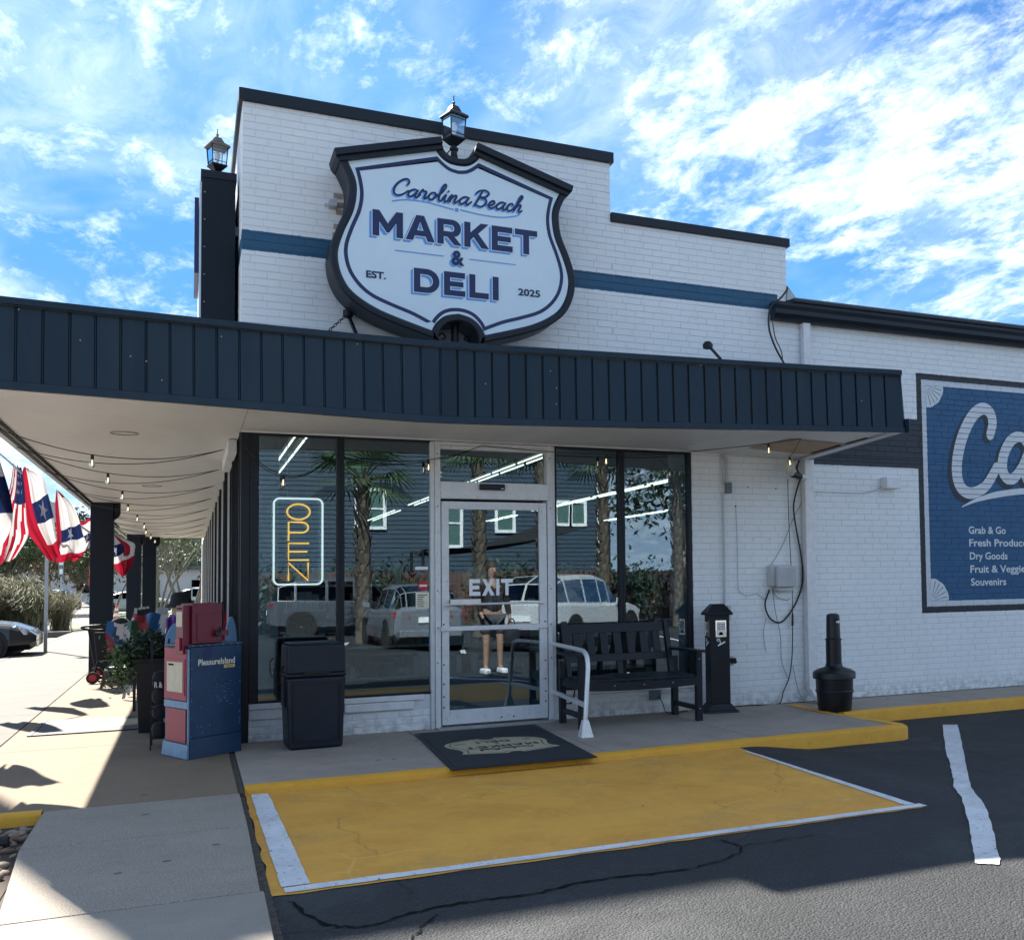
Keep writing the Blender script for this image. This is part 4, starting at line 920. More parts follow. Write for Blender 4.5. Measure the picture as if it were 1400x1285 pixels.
def inset(poly, d):
    n = len(poly); out = []; A = sum(poly[i][0]*poly[(i+1) % n][1]-poly[(i+1) % n][0]*poly[i][1] for i in range(n))
    sg = -1 if A > 0 else 1
    for i in range(n):
        a, b, c = Vector(poly[i-1]), Vector(poly[i]), Vector(poly[(i+1) % n]); d1 = (b-a).normalized(); d2 = (c-b).normalized()
        n1 = Vector((d1.y, -d1.x))*sg; n2 = Vector((d2.y, -d2.x))*sg; nn = n1+n2
        if nn.length < .2: nn = n1
        k = min(1.6, 1/max(.4, nn.normalized().dot(n1))); out.append(tuple(b+nn.normalized()*d*k))
    return out
def ring_faces(A_, yA, B_, yB):
    n = len(A_); return [(p[0], yA, p[1]) for p in A_]+[(p[0], yB, p[1]) for p in B_], [(i, (i+1) % n, (i+1) % n+n, i+n) for i in range(n)]
fr_in = inset(OO, .072)
mb = MB()
for a_ in (ring_faces(OO, SYB, OO, SYF+.012), ring_faces(OO, SYF+.012, inset(OO, .012), SYF), ring_faces(inset(OO, .012), SYF, inset(OO, .050), SYF), ring_faces(inset(OO, .050), SYF, fr_in, SYF+.025)): mb.add(*a_)
vs, fs = poly_mesh([OO]); mb.add([(p[0], SYB, p[1]) for p in vs], fs)
cab = mb.build('frame', 'coping_metal', sgn, smooth=35)
vs, fs = poly_mesh([inset(OO, .070)]); face = MB().add([(p[0], SYF+.022, p[1]) for p in vs], fs).build('face_panel', 'sign_face', sgn)
# navy keyline
vs, fs = poly_mesh([OI, inset(OI, .033)]); MB().add([(p[0], SYF+.0195, p[1]) for p in vs], fs).build('keyline', 'ink_navy', face)
# crown mouldings
for s_ in (1, -1):
    mb = MB()
    for (w0, w1, y_) in ((.062, .0, SYF-.055), (.105, .062, SYF-.022)):
        p = [(.172, 5.492), (1.118, 5.222)]; d_ = Vector((p[1][0]-p[0][0], p[1][1]-p[0][1])).normalized(); nn = Vector((-d_.y, d_.x))*-1
        q_ = [Vector(p[0])+nn*w1*1.0, Vector(p[1])+nn*w1, Vector(p[1])+nn*w0-d_*(.02 if w1 else 0), Vector(p[0])+nn*w0]
        q_ = [(SX+s_*v_.x, v_.y) for v_ in q_]
        if s_ < 0: q_ = q_[::-1]
        mb.prism(q_, 'y', y_, SYB-.01)
    mb.build('crown_moulding', 'coping_metal', sgn, bevel=.004)
yf = SYF+.0185
def raised(loops_list, name, dx=-.027, dz=-.025):
    """letters with a pale blue block shadow down and to the left"""
    sh_ = []
    for lp in loops_list:
        o = [[(p[0]+dx, p[1]+dz) for p in l] for l in lp]; sh_.append(o)
    mb = MB()
    for k, o in enumerate(loops_list):
        for st_ in range(1, 4):
            f_ = st_/3; vs, fs = poly_mesh([[(p[0]+dx*f_, p[1]+dz*f_) for p in l] for l in o]); mb.add([(v_[0], yf+.0006*st_, v_[1]) for v_ in vs], fs)
    mb.build(name+'_shadow', 'ink_sky', face)
    vs_ = MB()
    for o in loops_list:
        vs, fs = poly_mesh([inset(l, -.007 if i == 0 else .007) for i, l in enumerate(o)]); vs_.add([(v_[0], yf-.0004, v_[1]) for v_ in vs], fs)
    vs_.build(name+'_rim', 'sign_face', face)
    flat_letters(loops_list, yf-.0010, name, 'ink_navy', face)
raised(block_word('MARKET', 1.063, 2.607, 4.507, 4.745, .10), 'lettering')
raised(block_word('DELI', 1.430, 2.223, 4.029, 4.253, .17), 'lettering')
flat_text('EST.', 1.008, 1.182, 4.113, 4.180, yf-.001, 'lettering', 'ink_navy', face, bold=.035)
flat_text('2025', 2.413, 2.632, 4.100, 4.170, yf-.001, 'lettering', 'ink_navy', face, bold=.03)
flat_text('&', 1.755, 1.875, 4.300, 4.440, yf+.0005, 'lettering', 'ink_sky', face, bold=.045)
flat_text('&', 1.775, 1.898, 4.318, 4.460, yf-.001, 'lettering', 'ink_navy', face, bold=.04)
def script_line(word, x0, x1, zb, ch, bow, y_, r_, mt_, nm, dx=0, dz=0):
    st_ = script_strokes(word, x0, x1, zb, zb+ch, .30, bow)
    strokes_mb(MB(), [[(p[0]+dx, p[1]+dz) for p in q_] for q_ in st_], y_, r_, .10, 8).build(nm, mt_, face)
script_line('Carolina Beach', 1.225, 2.462, 4.905, .165, .0, yf+.0002, .0105, 'ink_sky', 'script_shadow', -.013, -.012)
script_line('Carolina Beach', 1.225, 2.462, 4.905, .165, .0, yf-.001, .0092, 'ink_navy', 'script_lettering')
c_ = crom([(1.235, 4.842), (1.36, 4.873), (1.55, 4.876), (1.75, 4.850), (1.80, 4.845)], 6); c2_ = crom([(1.86, 4.850), (2.05, 4.832), (2.25, 4.833), (2.40, 4.868), (2.436, 4.895)], 6)
mb = MB()
for q_ in (c_, c2_): mb.tube([(p[0], yf, p[1]) for p in q_], .007, 6, flat=(1, .1, 1))
mb.build('flourish', 'ink_sky', face)
flat_text('I', 1.812, 1.842, 4.828, 4.862, yf-.001, 'ornament', 'ink_sky', face, bold=.02)
MB().box(1.262, 1.708, yf-.001, yf, 4.388, 4.397).box(1.941, 2.392, yf-.001, yf, 4.388, 4.397).build('rule_line', 'ink_sky', face)
# fixings behind the sign
MB().tube([(SX, -.27, 3.3), (SX, -.27, 5.42)], .036, 14).build('pole', 'coping_metal', sgn, smooth=40)
for s_ in (1, -1):
    mb = MB()
    c3_ = crom([(SX+s_*.04, 3.62), (SX+s_*.13, 3.60), (SX+s_*.16, 3.66), (SX+s_*.12, 3.71), (SX+s_*.09, 3.67), (SX+s_*.12, 3.655)], 5); mb.tube([(p[0], -.27, p[1]) for p in c3_], .008, 6)
    mb.build('scrollwork', 'coping_metal', sgn, smooth=60)
for x_ in (1.2, 2.5):
    for z_ in (4.0, 4.9): MB().box(x_-.03, x_+.03, -.10, .01, z_-.03, z_+.03).build('mounting_block', 'coping_metal', sgn)
mb = MB(); q = random.Random(2)
for z_, w_ in ((4.95, .05), (4.87, .04), (4.80, .03), (4.66, .05), (4.58, .06), (4.50, .05)): mb.box(.83-w_, .95, -.0045, -.001, z_, z_+.05)
mb.build('bare_brick_patch', 'rust_brick', sgn)
MB().bar((.90, -.06, 3.86), (.98, -.35, 3.50), .025, .025).lathe([(.0, -.05), (.045, -.03), (.045, .03), (0, .05)], (.90, -.08, 3.86), 10).build('brace', 'black_paint', sgn)
mb = MB()
for i in range(12):
    t = i/12; c0 = Vector((.90, -.08, 3.86)).lerp(Vector((.62, -.5, 3.52)), t); a = Vector((.0233, .0, .028)); d_ = (Vector((.62, -.5, 3.52))-Vector((.90, -.08, 3.86))).normalized(); s2 = d_.cross(Vector((0, 0, 1) if i % 2 else (0, 1, .3))).normalized()
    mb.tube([c0+d_*(.024*math.cos(th))+s2*(.011*math.sin(th)) for th in [2*PI*j/10 for j in range(10)]], .004, 5, closed=True)
mb.build('chain', 'black_paint', sgn, smooth=60)
MB().box(.735, .80, -.10, -.002, 4.845, 4.905).box(.70, .76, -.02, -.002, 4.86, 4.885).build('junction_box', 'galvanised', sgn)

# ================================================================== CARRIAGE LAMPS, PYLON
def carriage_lamp(loc, label, H=.52, cap='black_paint'):
    t = thing('carriage_lamp', label, 'lamp', loc, rz=R(18), group='carriage lamps above the roofline')
    def bx(mb, w0, w1, z0, z1): a = w0/2; b = w1/2; return mb.hexa([(-a,-a,z0),(a,-a,z0),(a,a,z0),(-a,a,z0)], [(-b,-b,z1),(b,-b,z1),(b,b,z1),(-b,b,z1)])
    mb = MB().lathe([(.036, 0), (.036, .05), (.05, .055), (.05, .075), (.03, .09), (.03, .11)], (0, 0, 0), 12); bx(mb, .07, .185, .10, .155); bx(mb, .19, .19, .155, .168); mb.build('base', 'black_paint', t, local=True)
    for sx_ in (1, -1):
        for sy_ in (1, -1): MB().bar((sx_*.082, sy_*.082, .165), (sx_*.098, sy_*.098, .37), .010, .010).build('post', 'black_paint', t, local=True)
    mb = MB()
    for a in range(4):
        M_ = Matrix.Rotation(a*PI/2, 4, 'Z'); p_ = [M_ @ Vector(v_) for v_ in ((-.076, .080, .17), (.076, .080, .17), (.091, .096, .368), (-.091, .096, .368))]; mb.add(p_, [(0, 1, 2, 3)])
    mb.build('glass', 'lamp_glass', t, local=True)
    mb = MB()
    for a in range(4):
        M_ = Matrix.Rotation(a*PI/2, 4, 'Z')
        for z_ in (.20, .34): mb.bar(M_ @ Vector((-.085, .085+.08*(z_-.17), z_)), M_ @ Vector((.085, .085+.08*(z_-.17), z_)), .005, .005)
    mb.build('glazing_bar', 'black_paint', t, local=True, stuff=True)
    mb = MB(); bx(mb, .245, .235, .365, .385); bx(mb, .235, .115, .385, .425); bx(mb, .125, .075, .425, .475); mb.lathe([(.03, .475), (.012, .49), (.012, .50), (.018, .51), (.006, .525), (.006, .57), (.001, .58)], (0, 0, 0), 8)
    mb.build('roof', cap, t, local=True)
    b_ = MB().lathe([(.012, .175), (.016, .21), (.03, .25), (.036, .28), (.028, .31), (.006, .325)], (0, 0, 0), 14).build('bulb', 'ink_white', t, local=True, smooth=60)
    return t
carriage_lamp((SX, -.27, 5.42), 'black carriage lamp on a pole above the shield sign').scale = (.84, .84, 1.02)
mb = MB(); 
for pts in ([(SX+.01, -.24, 5.44), (SX+.07, -.2, 5.40), (SX+.13, -.15, 5.28), (SX+.13, -.15, 5.20), (SX+.05, -.2, 5.17), (SX, -.24, 5.2)], [(SX-.02, -.24, 5.5), (SX-.06, -.15, 5.46), (SX-.12, -.1, 5.40)], [(SX-.02, -.22, 5.40), (SX-.10, -.12, 5.33), (SX-.12, -.08, 5.24)]): mb.tube(crom(pts, 6), .006, 6)
tag(mb.build('lamp_cable', 'cable_black', smooth=60), 'black power cable looping from the lamp pole above the shield sign', 'cable')
py_ = thing('sign_pylon', 'tall navy metal pylon standing at the street corner of the parapet', 'pylon', (-.17, 1.2, 3.35))
MB().box(-.325, -.035, .60, 2.6, 3.35, 5.20).build('cabinet', 'navy_recess', py_, bevel=.004)
MB().box(-.335, -.025, .59, 2.61, 5.20, 5.275).build('cap', 'black_paint', py_, bevel=.004)
MB().box(-.345, -.327, .62, 2.58, 3.4, 5.16).build('sign_panel', 'sign_face', py_)
MB().box(-.385, -.347, .66, 1.6, 4.30, 5.02).build('sign_letter_box', 'ink_navy', py_)
mb = MB()
for i in range(7): mb.lathe([(.008, -.004), (.006, .004)], (-.30, .596, 3.5+.26*i), 8)
mb.build('rivet', 'galvanised', py_, stuff=True)
MB().box(-.034, -.001, .8, .86, 4.75, 4.83).box(-.034, -.001, .8, .86, 3.8, 3.9).build('wall_bracket', 'galvanised', py_)
carriage_lamp((-.19, .85, 5.275), 'small brown-capped carriage lamp on top of the navy pylon', cap='bark').scale = (.76, .76, .88)
# small lamp arm above the canopy
fl = thing('floodlight', 'small black floodlight on an arm above the right half of the canopy', 'floodlight', (4.65, -.45, 3.5))
a0, a1 = at(985, 491, y=-.75), at(970, 474, y=-.45)
MB().tube([a0, a1], .016, 8).build('arm', 'black_paint', fl, smooth=40)
MB().lathe([(.02, -.03), (.05, -.02), (.055, .02), (.03, .05)], (a1.x-.02, a1.y, a1.z), 12).build('lamp_head', 'black_paint', fl, smooth=50)

# ================================================================== WALL FITTINGS AND CABLES
def wall_pts(pp, y_=-.02): return [at(*p, y=y_) for p in pp]
def cable(name, pp, r_, mt_, label, y_=-.02, group=None, cat='cable', k=6, fall=None):
    pts = wall_pts(pp, y_)
    if fall: pts += [Vector(p) for p in fall]
    return tag(MB().tube(crom([tuple(p) for p in pts], k), r_, 8).build(name, mt_, smooth=60), label, cat, group)
cable('power_cable', [(1094, 655), (1088, 675), (1085, 695), (1089, 725), (1096, 765), (1097, 795), (1090, 820), (1077, 842), (1065, 851), (1052, 844), (1046, 826), (1052, 806)], .0095, 'cable_black', 'thick black cable looping down the wall beside the gray meter box', -.03)
cable('thin_cable', [(1077, 655), (1078, 700), (1080, 745), (1083, 800), (1083.5, 840)], .0045, 'cable_black', 'thin black cable hanging straight from the spotlight to a plug', -.035)
cable('thin_cable', [(1083.5, 850), (1083, 895), (1079, 925), (1071, 945), (1064, 962)], .006, 'cable_black', 'black cable running from the plug down to the pavement', -.03, fall=[(5.1, -.06, .012), (4.85, -.05, .010), (4.65, -.06, .01)])
tag(MB().tube([at(1083.5, 838, y=-.035), at(1083.5, 855, y=-.035)], [.010, .014], 8).build('plug', 'cable_black', smooth=50), 'black cable plug hanging low beside the downspout', 'plug')
cable('thin_cable', [(1096, 687), (1083, 712), (1070, 745), (1054, 773)], .0035, 'cable_gray', 'thin gray wire slanting from the downspout to the meter box')
cable('thin_cable', [(1056, 804), (1060, 835), (1067, 870), (1069, 905), (1079, 930)], .0035, 'cable_gray', 'thin gray wire trailing down from the meter box to the pavement')
cable('thin_cable', [(1084, 910), (1090, 938), (1098, 957), (1110, 962)], .0035, 'cable_gray', 'thin gray wire curling round the foot of the downspout')
cable('thin_cable', [(1006, 694), (1008, 740), (1009, 795), (1011, 808), (1020, 814), (1035, 812), (1046, 820)], .004, 'conduit_paint', 'thin white-painted wire bending from the hook to the meter box', -.01)
cable('thin_cable', [(1047, 845), (1044, 865), (1046, 885), (1048, 892)], .003, 'cable_gray', 'short gray wire end dangling under the meter box')
cable('thin_cable', [(1056, 804), (1062, 816), (1075, 820), (1080, 818)], .0035, 'cable_gray', 'short gray wire drooping below the meter box')
cable('roof_cable', [(1077, 395), (1068, 407), (1055, 418), (1051, 432), (1052, 452), (1060, 475), (1072, 497)], .011, 'cable_black', 'black cable dropping from the parapet over the gutter end', -.19)
cable('roof_cable', [(1056, 440), (1060, 462), (1068, 480), (1070, 495)], .006, 'cable_black', 'thinner black cable behind the gutter end', -.05)
cd_ = thing('conduit', 'white-painted electrical conduit with gray box right of the window', 'conduit', (4.83, -.02, .2))
MB().tube(crom([tuple(p) for p in wall_pts([(988, 672), (990, 760), (991, 830), (993, 870), (994, 925), (992, 942), (988, 948)])], 6), .011, 8).build('pipe', 'conduit_paint', cd_, smooth=50)
MB().tube(crom([tuple(p) for p in wall_pts([(942, 617), (975, 617), (988, 622), (993, 632), (993, 662)])], 6), .013, 8).build('pipe', 'conduit_paint', cd_, smooth=50)
MB().tube(wall_pts([(986, 620), (988, 662)]), .009, 8).build('pipe', 'conduit_paint', cd_, smooth=50)
MB().box(4.835, 4.90, -.055, -.002, 2.30, 2.415).build('switch_box', 'plate_gray', cd_, bevel=.004)
MB().box(4.83, 4.875, -.035, -.002, .93, 1.09).build('coupling', 'conduit_paint', cd_, bevel=.008)
me_ = thing('meter_box', 'gray ribbed plastic utility box on the wall among the cables', 'utility box', (5.5, -.02, 1.27))
MB().box(5.345, 5.62, -.09, -.002, 1.28, 1.52).build('back_box', 'conduit_paint', me_, bevel=.02)
MB().box(5.395, 5.655, -.15, -.0915, 1.275, 1.505).build('cover', 'conduit_paint', me_, bevel=.018)
for i in range(8): MB().box(5.42+i*.028, 5.432+i*.028, -.156, -.149, 1.30, 1.48).build('rib', 'conduit_paint', me_, bevel=.002)
MB().box(5.42, 5.62, -.11, -.01, 1.235, 1.273).build('gland_strip', 'conduit_paint', me_, bevel=.006)
wb = thing('junction_box', 'white weatherproof junction box left of the mural', 'junction box', (7.01, -.02, 2.4))
MB().box(6.915, 7.11, -.10, -.002, 2.40, 2.525).build('housing', 'white_trim_paint', wb, bevel=.008)
MB().box(6.90, 6.914, -.085, -.002, 2.395, 2.53).build('lid', 'white_trim_paint', wb, bevel=.004)
cable('thin_cable', [(1113, 672), (1140, 673), (1175, 674), (1195, 671), (1205, 665)], .005, 'conduit_paint', 'white-painted wire running along the wall to the junction box', -.012)
hb = thing('hose_bib', 'dark round pipe fitting in a hole low on the white wall', 'pipe fitting', (4.89, -.01, .49))
MB().lathe([(.055, -.002), (.05, .004)], (0, 0, 0), 16).xf(Matrix.Translation((4.885, -.003, .495)) @ Matrix.Rotation(PI/2, 4, 'X')).build('plate', 'conduit_paint', hb)
MB().tube([(4.875, -.006, .50), (4.875, -.045, .50)], .027, 10).tube([(4.905, -.006, .485), (4.905, -.05, .485)], .02, 10).tube([(4.86, -.04, .47), (4.91, -.05, .52)], .012, 8).build('valve', 'black_paint', hb, smooth=40)
for i, (a, b) in enumerate((((1023, 666), .008), ((1061, 668), .008), ((1006, 692), .012))):
    p = at(*a, y=-.006); tag(MB().lathe([(b, -.006), (b*.6, .006)], (0, 0, 0), 8).xf(Matrix.Translation(p) @ Matrix.Rotation(PI/2, 4, 'X')).build('wall_anchor', 'cable_gray'), ('small gray anchor bolt left of a pair high on the wall', 'small gray anchor bolt right of a pair high on the wall', 'small gray hook at the top of the thin white wire')[i], 'anchor')
sp_ = thing('spotlight', 'pale oval spotlight under the right end of the canopy', 'spotlight', (5.5, -.2, 2.5))
MB().lathe([(.01, -.05), (.075, -.04), (.09, .0), (.075, .03), (.02, .045)], (0, 0, 0), 16, sx=.7, sy=1.15).xf(Matrix.Translation((5.52, -.25, 2.58)) @ Matrix.Rotation(R(75), 4, 'X') @ Matrix.Rotation(R(20), 4, 'Y')).build('lamp_head', 'stucco_pale', sp_, smooth=50)
MB().tube([(5.55, -.2, 2.56), (5.62, -.05, 2.62)], .02, 8).build('arm', 'conduit_paint', sp_, smooth=50)
cm_ = thing('security_camera', 'black and white security camera mounted by the downspout top', 'camera', (5.68, -.2, 2.5))
MB().tube([(5.56, -.22, 2.505), (5.70, -.16, 2.49)], [.034, .036], 12).build('housing', 'black_plastic', cm_, smooth=40)
MB().tube([(5.70, -.16, 2.49), (5.80, -.12, 2.485)], [.030, .030], 12).build('base', 'white_trim_paint', cm_, smooth=40)
MB().tube(crom([(5.60, -.2, 2.52), (5.63, -.2, 2.60), (5.70, -.15, 2.66)], 5), .008, 6).tube(crom([(5.72, -.14, 2.50), (5.70, -.1, 2.58), (5.74, -.08, 2.68)], 5), .010, 6).build('lead', 'cable_black', cm_, smooth=50)
oc = thing('outlet_box', 'gray weatherproof outlet box under the bench with a loose cord', 'outlet box', (3.98, -.02, .16))
MB().box(3.90, 4.02, -.06, -.018, .14, .235).build('box', 'plate_gray', oc, bevel=.005)
MB().box(4.025, 4.25, -.045, -.02, .205, .225).build('conduit', 'conduit_paint', oc)
MB().tube(crom([(3.99, -.06, .17), (4.02, -.1, .10), (4.04, -.12, .02), (4.1, -.16, .008), (4.3, -.1, .008)], 6), .005, 6).build('cord', 'cable_black', oc, smooth=60)

# ================================================================== INTERIOR OBJECTS
lt0 = None
ORD = ['first', 'second', 'third', 'fourth', 'fifth', 'sixth', 'seventh', 'eighth', 'ninth', 'tenth', 'eleventh', 'twelfth', 'thirteenth', 'fourteenth', 'fifteenth', 'sixteenth', 'seventeenth', 'eighteenth']
for ri, (rx, y0, y1) in enumerate(((.66, .7, 14), (3.59, 2.2, 15), (6.45, 3.2, 15), (9.31, 6.2, 15))):
    y_ = y0; j = 0
    while y_ < y1:
        lb = '%s fluorescent ceiling light from the storefront in the row %s' % (ORD[j], ('behind the corner window', 'behind the door transom', 'behind the bench windows', 'second right of the door', 'farthest right in the shop')[ri])
        if lt0 is None:
            t = thing('ceiling_light', lb, 'light', (rx, y_, 2.95), group='fluorescent ceiling lights in the shop'); lt0 = t
            MB().box(-.09, .09, 0, 1.2, .025, .05).build('fixture', 'interior_wall', t, local=True)
            for s_ in (-.06, .06): MB().tube([(s_, .05, 0), (s_, 1.15, 0)], .011, 8).build('tube', 'tube_light', t, local=True)
        else: dup(lt0, (rx, y_, 2.95), label=lb)
        y_ += 1.26 if (j+1) % 7 else 2.6
        j += 1
def shelf_unit(loc, rz, L, label, seed, H=1.6):
    t = thing('store_shelf', label, 'shelf', loc, rz, group='shelves of goods inside the shop'); q = random.Random(seed)
    MB().box(0, L, -.02, .02, 0, H).build('back_panel', 'interior_wall', t, local=True)
    for k in range(4):
        z_ = .12+k*.40; MB().box(0, L, -.30, -.021, z_, z_+.03).build('shelf_board', 'ink_white', t, local=True)
        mb = MB(); x_ = .03
        while x_ < L-.12:
            w_ = q.uniform(.05, .12); h_ = q.uniform(.12, .3); mb.box(x_, x_+w_, -.28, -.06, z_+.031, z_+.03+h_, mi=q.randrange(4)); x_ += w_+.01
        mb.build('goods', ['goods_a', 'goods_b', 'carton', 'ink_white'], t, local=True, stuff=True)
    return t
shelf_unit((1.2, 4.2, .03), 0, 3.2, 'long shelf of goods behind the exit door, inside the shop', 1)
shelf_unit((4.6, 5.4, .03), 0, 4.5, 'long shelf of goods farther inside the shop on the right', 2)
shelf_unit((1.0, 8.2, .03), 0, 5.5, 'shelf of goods deep inside the shop', 3)
ct = thing('counter', 'pale beadboard counter behind the bench window', 'counter', (3.6, 1.0, .03))
MB().box(2.98, 3.75, .55, 1.1, .03, .95).build('body', 'beadboard', ct)
for i in range(18): MB().box(2.99+i*.042, 3.0+i*.042, .542, .551, .05, .93).build('bead', 'stucco_pale', ct)
MB().box(2.95, 3.78, .5, 1.15, .952, .99).build('top', 'interior_wall', ct)
for i, (x_, y_, z_, s_, lb) in enumerate(((3.88, .4, .031, .42, 'tan cardboard carton inside the window, lowest of its stack'), (3.90, .42, .455, .38, 'tan cardboard carton on top of the stack inside the window'))):
    t = thing('carton', lb, 'carton', (x_+.2, y_+.2, z_)); MB().box(x_, x_+s_, y_, y_+.36, z_, z_+s_).build('body', 'carton', t, bevel=.004); MB().box(x_+s_*.4, x_+s_*.6, y_-.0015, y_-.0003, z_+.01, z_+s_-.01).build('tape', 'cream_print', t)
# neon OPEN sign
ns = thing('neon_sign', 'vertical neon OPEN sign in a white tube frame behind the corner window', 'neon sign', (.485, .12, 1.37))
def rrect(x0, x1, z0, z1, r_, y_):
    P_ = []
    for cx_, cz_, a0 in ((x1-r_, z1-r_, 0), (x0+r_, z1-r_, 90), (x0+r_, z0+r_, 180), (x1-r_, z0+r_, 270)): P_ += [(p[0], y_, p[1]) for p in arc(cx_, cz_, r_, a0, a0+90, 6)]
    return P_
MB().tube(rrect(.283, .702, 1.378, 2.160, .05, .12), .0085, 8, closed=True).build('frame_tube', 'neon_white', ns, smooth=60)
MB().prism([(p[0], p[2]) for p in rrect(.262, .724, 1.355, 2.185, .06, 0)], 'y', .150, .156).build('backing', 'lamp_glass', ns)
L = .397; Rr = .590; CX_ = (L+Rr)/2
def ntube(pts, nm='letter_tube'): MB().tube([(p[0], .12, p[1]) for p in pts], .0075, 8).build(nm, 'neon_yellow', ns, smooth=60)
ntube(arc(CX_, 2.040, .098, 0, 359, 32, .070))
ntube([(L+.012, 1.775), (L+.012, 1.945), (CX_+.02, 1.945)]+arc(CX_+.03, 1.897, .054, 88, -88, 10, .047)+[(CX_+.02, 1.850), (L+.014, 1.850)])
ntube([(Rr-.005, 1.752), (L+.012, 1.752), (L+.012, 1.600), (Rr-.005, 1.600)]); ntube([(L+.014, 1.676), (Rr-.02, 1.676)])
ntube([(L+.012, 1.410), (L+.012, 1.575), (Rr-.012, 1.412), (Rr-.012, 1.577)])
MB().tube([(.40, .15, 2.18), (.40, .15, 2.95)], .003, 5).tube([(.60, .15, 2.18), (.60, .15, 2.95)], .003, 5).build('hanging_wire', 'cable_gray', ns)

# ================================================================== STRING LIGHTS
def bulb_mesh():
    a = MB().lathe([(.013, -.005), (.014, -.038), (.012, -.04)], (0, 0, 0), 10).mesh('socket', 'cable_black', 50)
    b = MB().lathe([(.010, -.04), (.017, -.055), (.023, -.08), (.022, -.095), (.013, -.11), (.002, -.115)], (0, 0, 0), 12).mesh('bulb', 'bulb_glass', 60)
    c = MB().lathe([(.002, -.045), (.004, -.065), (.003, -.095)], (0, 0, 0), 6).mesh('filament', 'filament'); return a, b, c
BMS = bulb_mesh()
def strand(p0, p1, sag, bulbs, label, group='string lights under the canopy'):
    p0, p1 = Vector(p0), Vector(p1); t = thing('string_light', label, 'string light', (p0+p1)/2, group=group)
    f = lambda u: p0.lerp(p1, u)-Vector((0, 0, sag*4*u*(1-u)))
    MB().tube([f(i/20) for i in range(21)], .0042, 6).build('wire', 'cable_black', t, smooth=60)
    for u in bulbs:
        p = f(u)-t.location; s_ = None
        for me in BMS:
            o = bpy.data.objects.new(me.name, me); C.objects.link(o); o.parent = t if s_ is None else s_
            if s_ is None: o.location = p; s_ = o
ys_ = [(-.35, .55), (1.75, 2.4), (3.9, 4.4), (6.2, 6.5), (8.6, 8.7), (10.8, 11.0), (13.0, 13.2), (15.2, 15.4), (17.5, 17.6)]
wh = ['nearest the corner', 'second from the corner', 'third from the corner', 'fourth from the corner', 'just beyond the near column', 'sixth from the corner', 'seventh from the corner', 'eighth from the corner', 'farthest from the corner']
za = 2.70
for i, (a, b) in enumerate(ys_):
    strand((-1.88, a-.3 if i else .05, za), (-.12, b+.35, za-.02), .17-.004*i, (.40+.012*(i % 3),), 'string light crossing the soffit, %s' % wh[i])
    if i < 8: strand((-.12, b+.35, za-.02), (-1.88, ys_[i+1][0]-.3, za), .15, (), 'return wire under the soffit, %s' % wh[i])
strand(at(945, 617, z=2.69), (4.92, -1.42, 2.71), .01, (.72,), 'string light along the right half of the entrance soffit', 'string lights at the entrance')
strand((4.92, -1.42, 2.71), (5.48, -.30, 2.69), .02, (.97,), 'short string light running back to the spotlight', 'string lights at the entrance')
strand((.02, -.05, 2.60), (.80, -.06, 2.58), .24, (.42,), 'string light drooping across the corner window', 'string lights at the entrance')
strand((2.14, -.10, 2.69), (4.4, -.08, 2.70), .04, (.57,), 'string light above the right-hand windows', 'string lights at the entrance')
strand((.80, -.06, 2.58), (2.14, -.10, 2.69), .12, (.62,), 'string light across the left window and door post', 'string lights at the entrance')

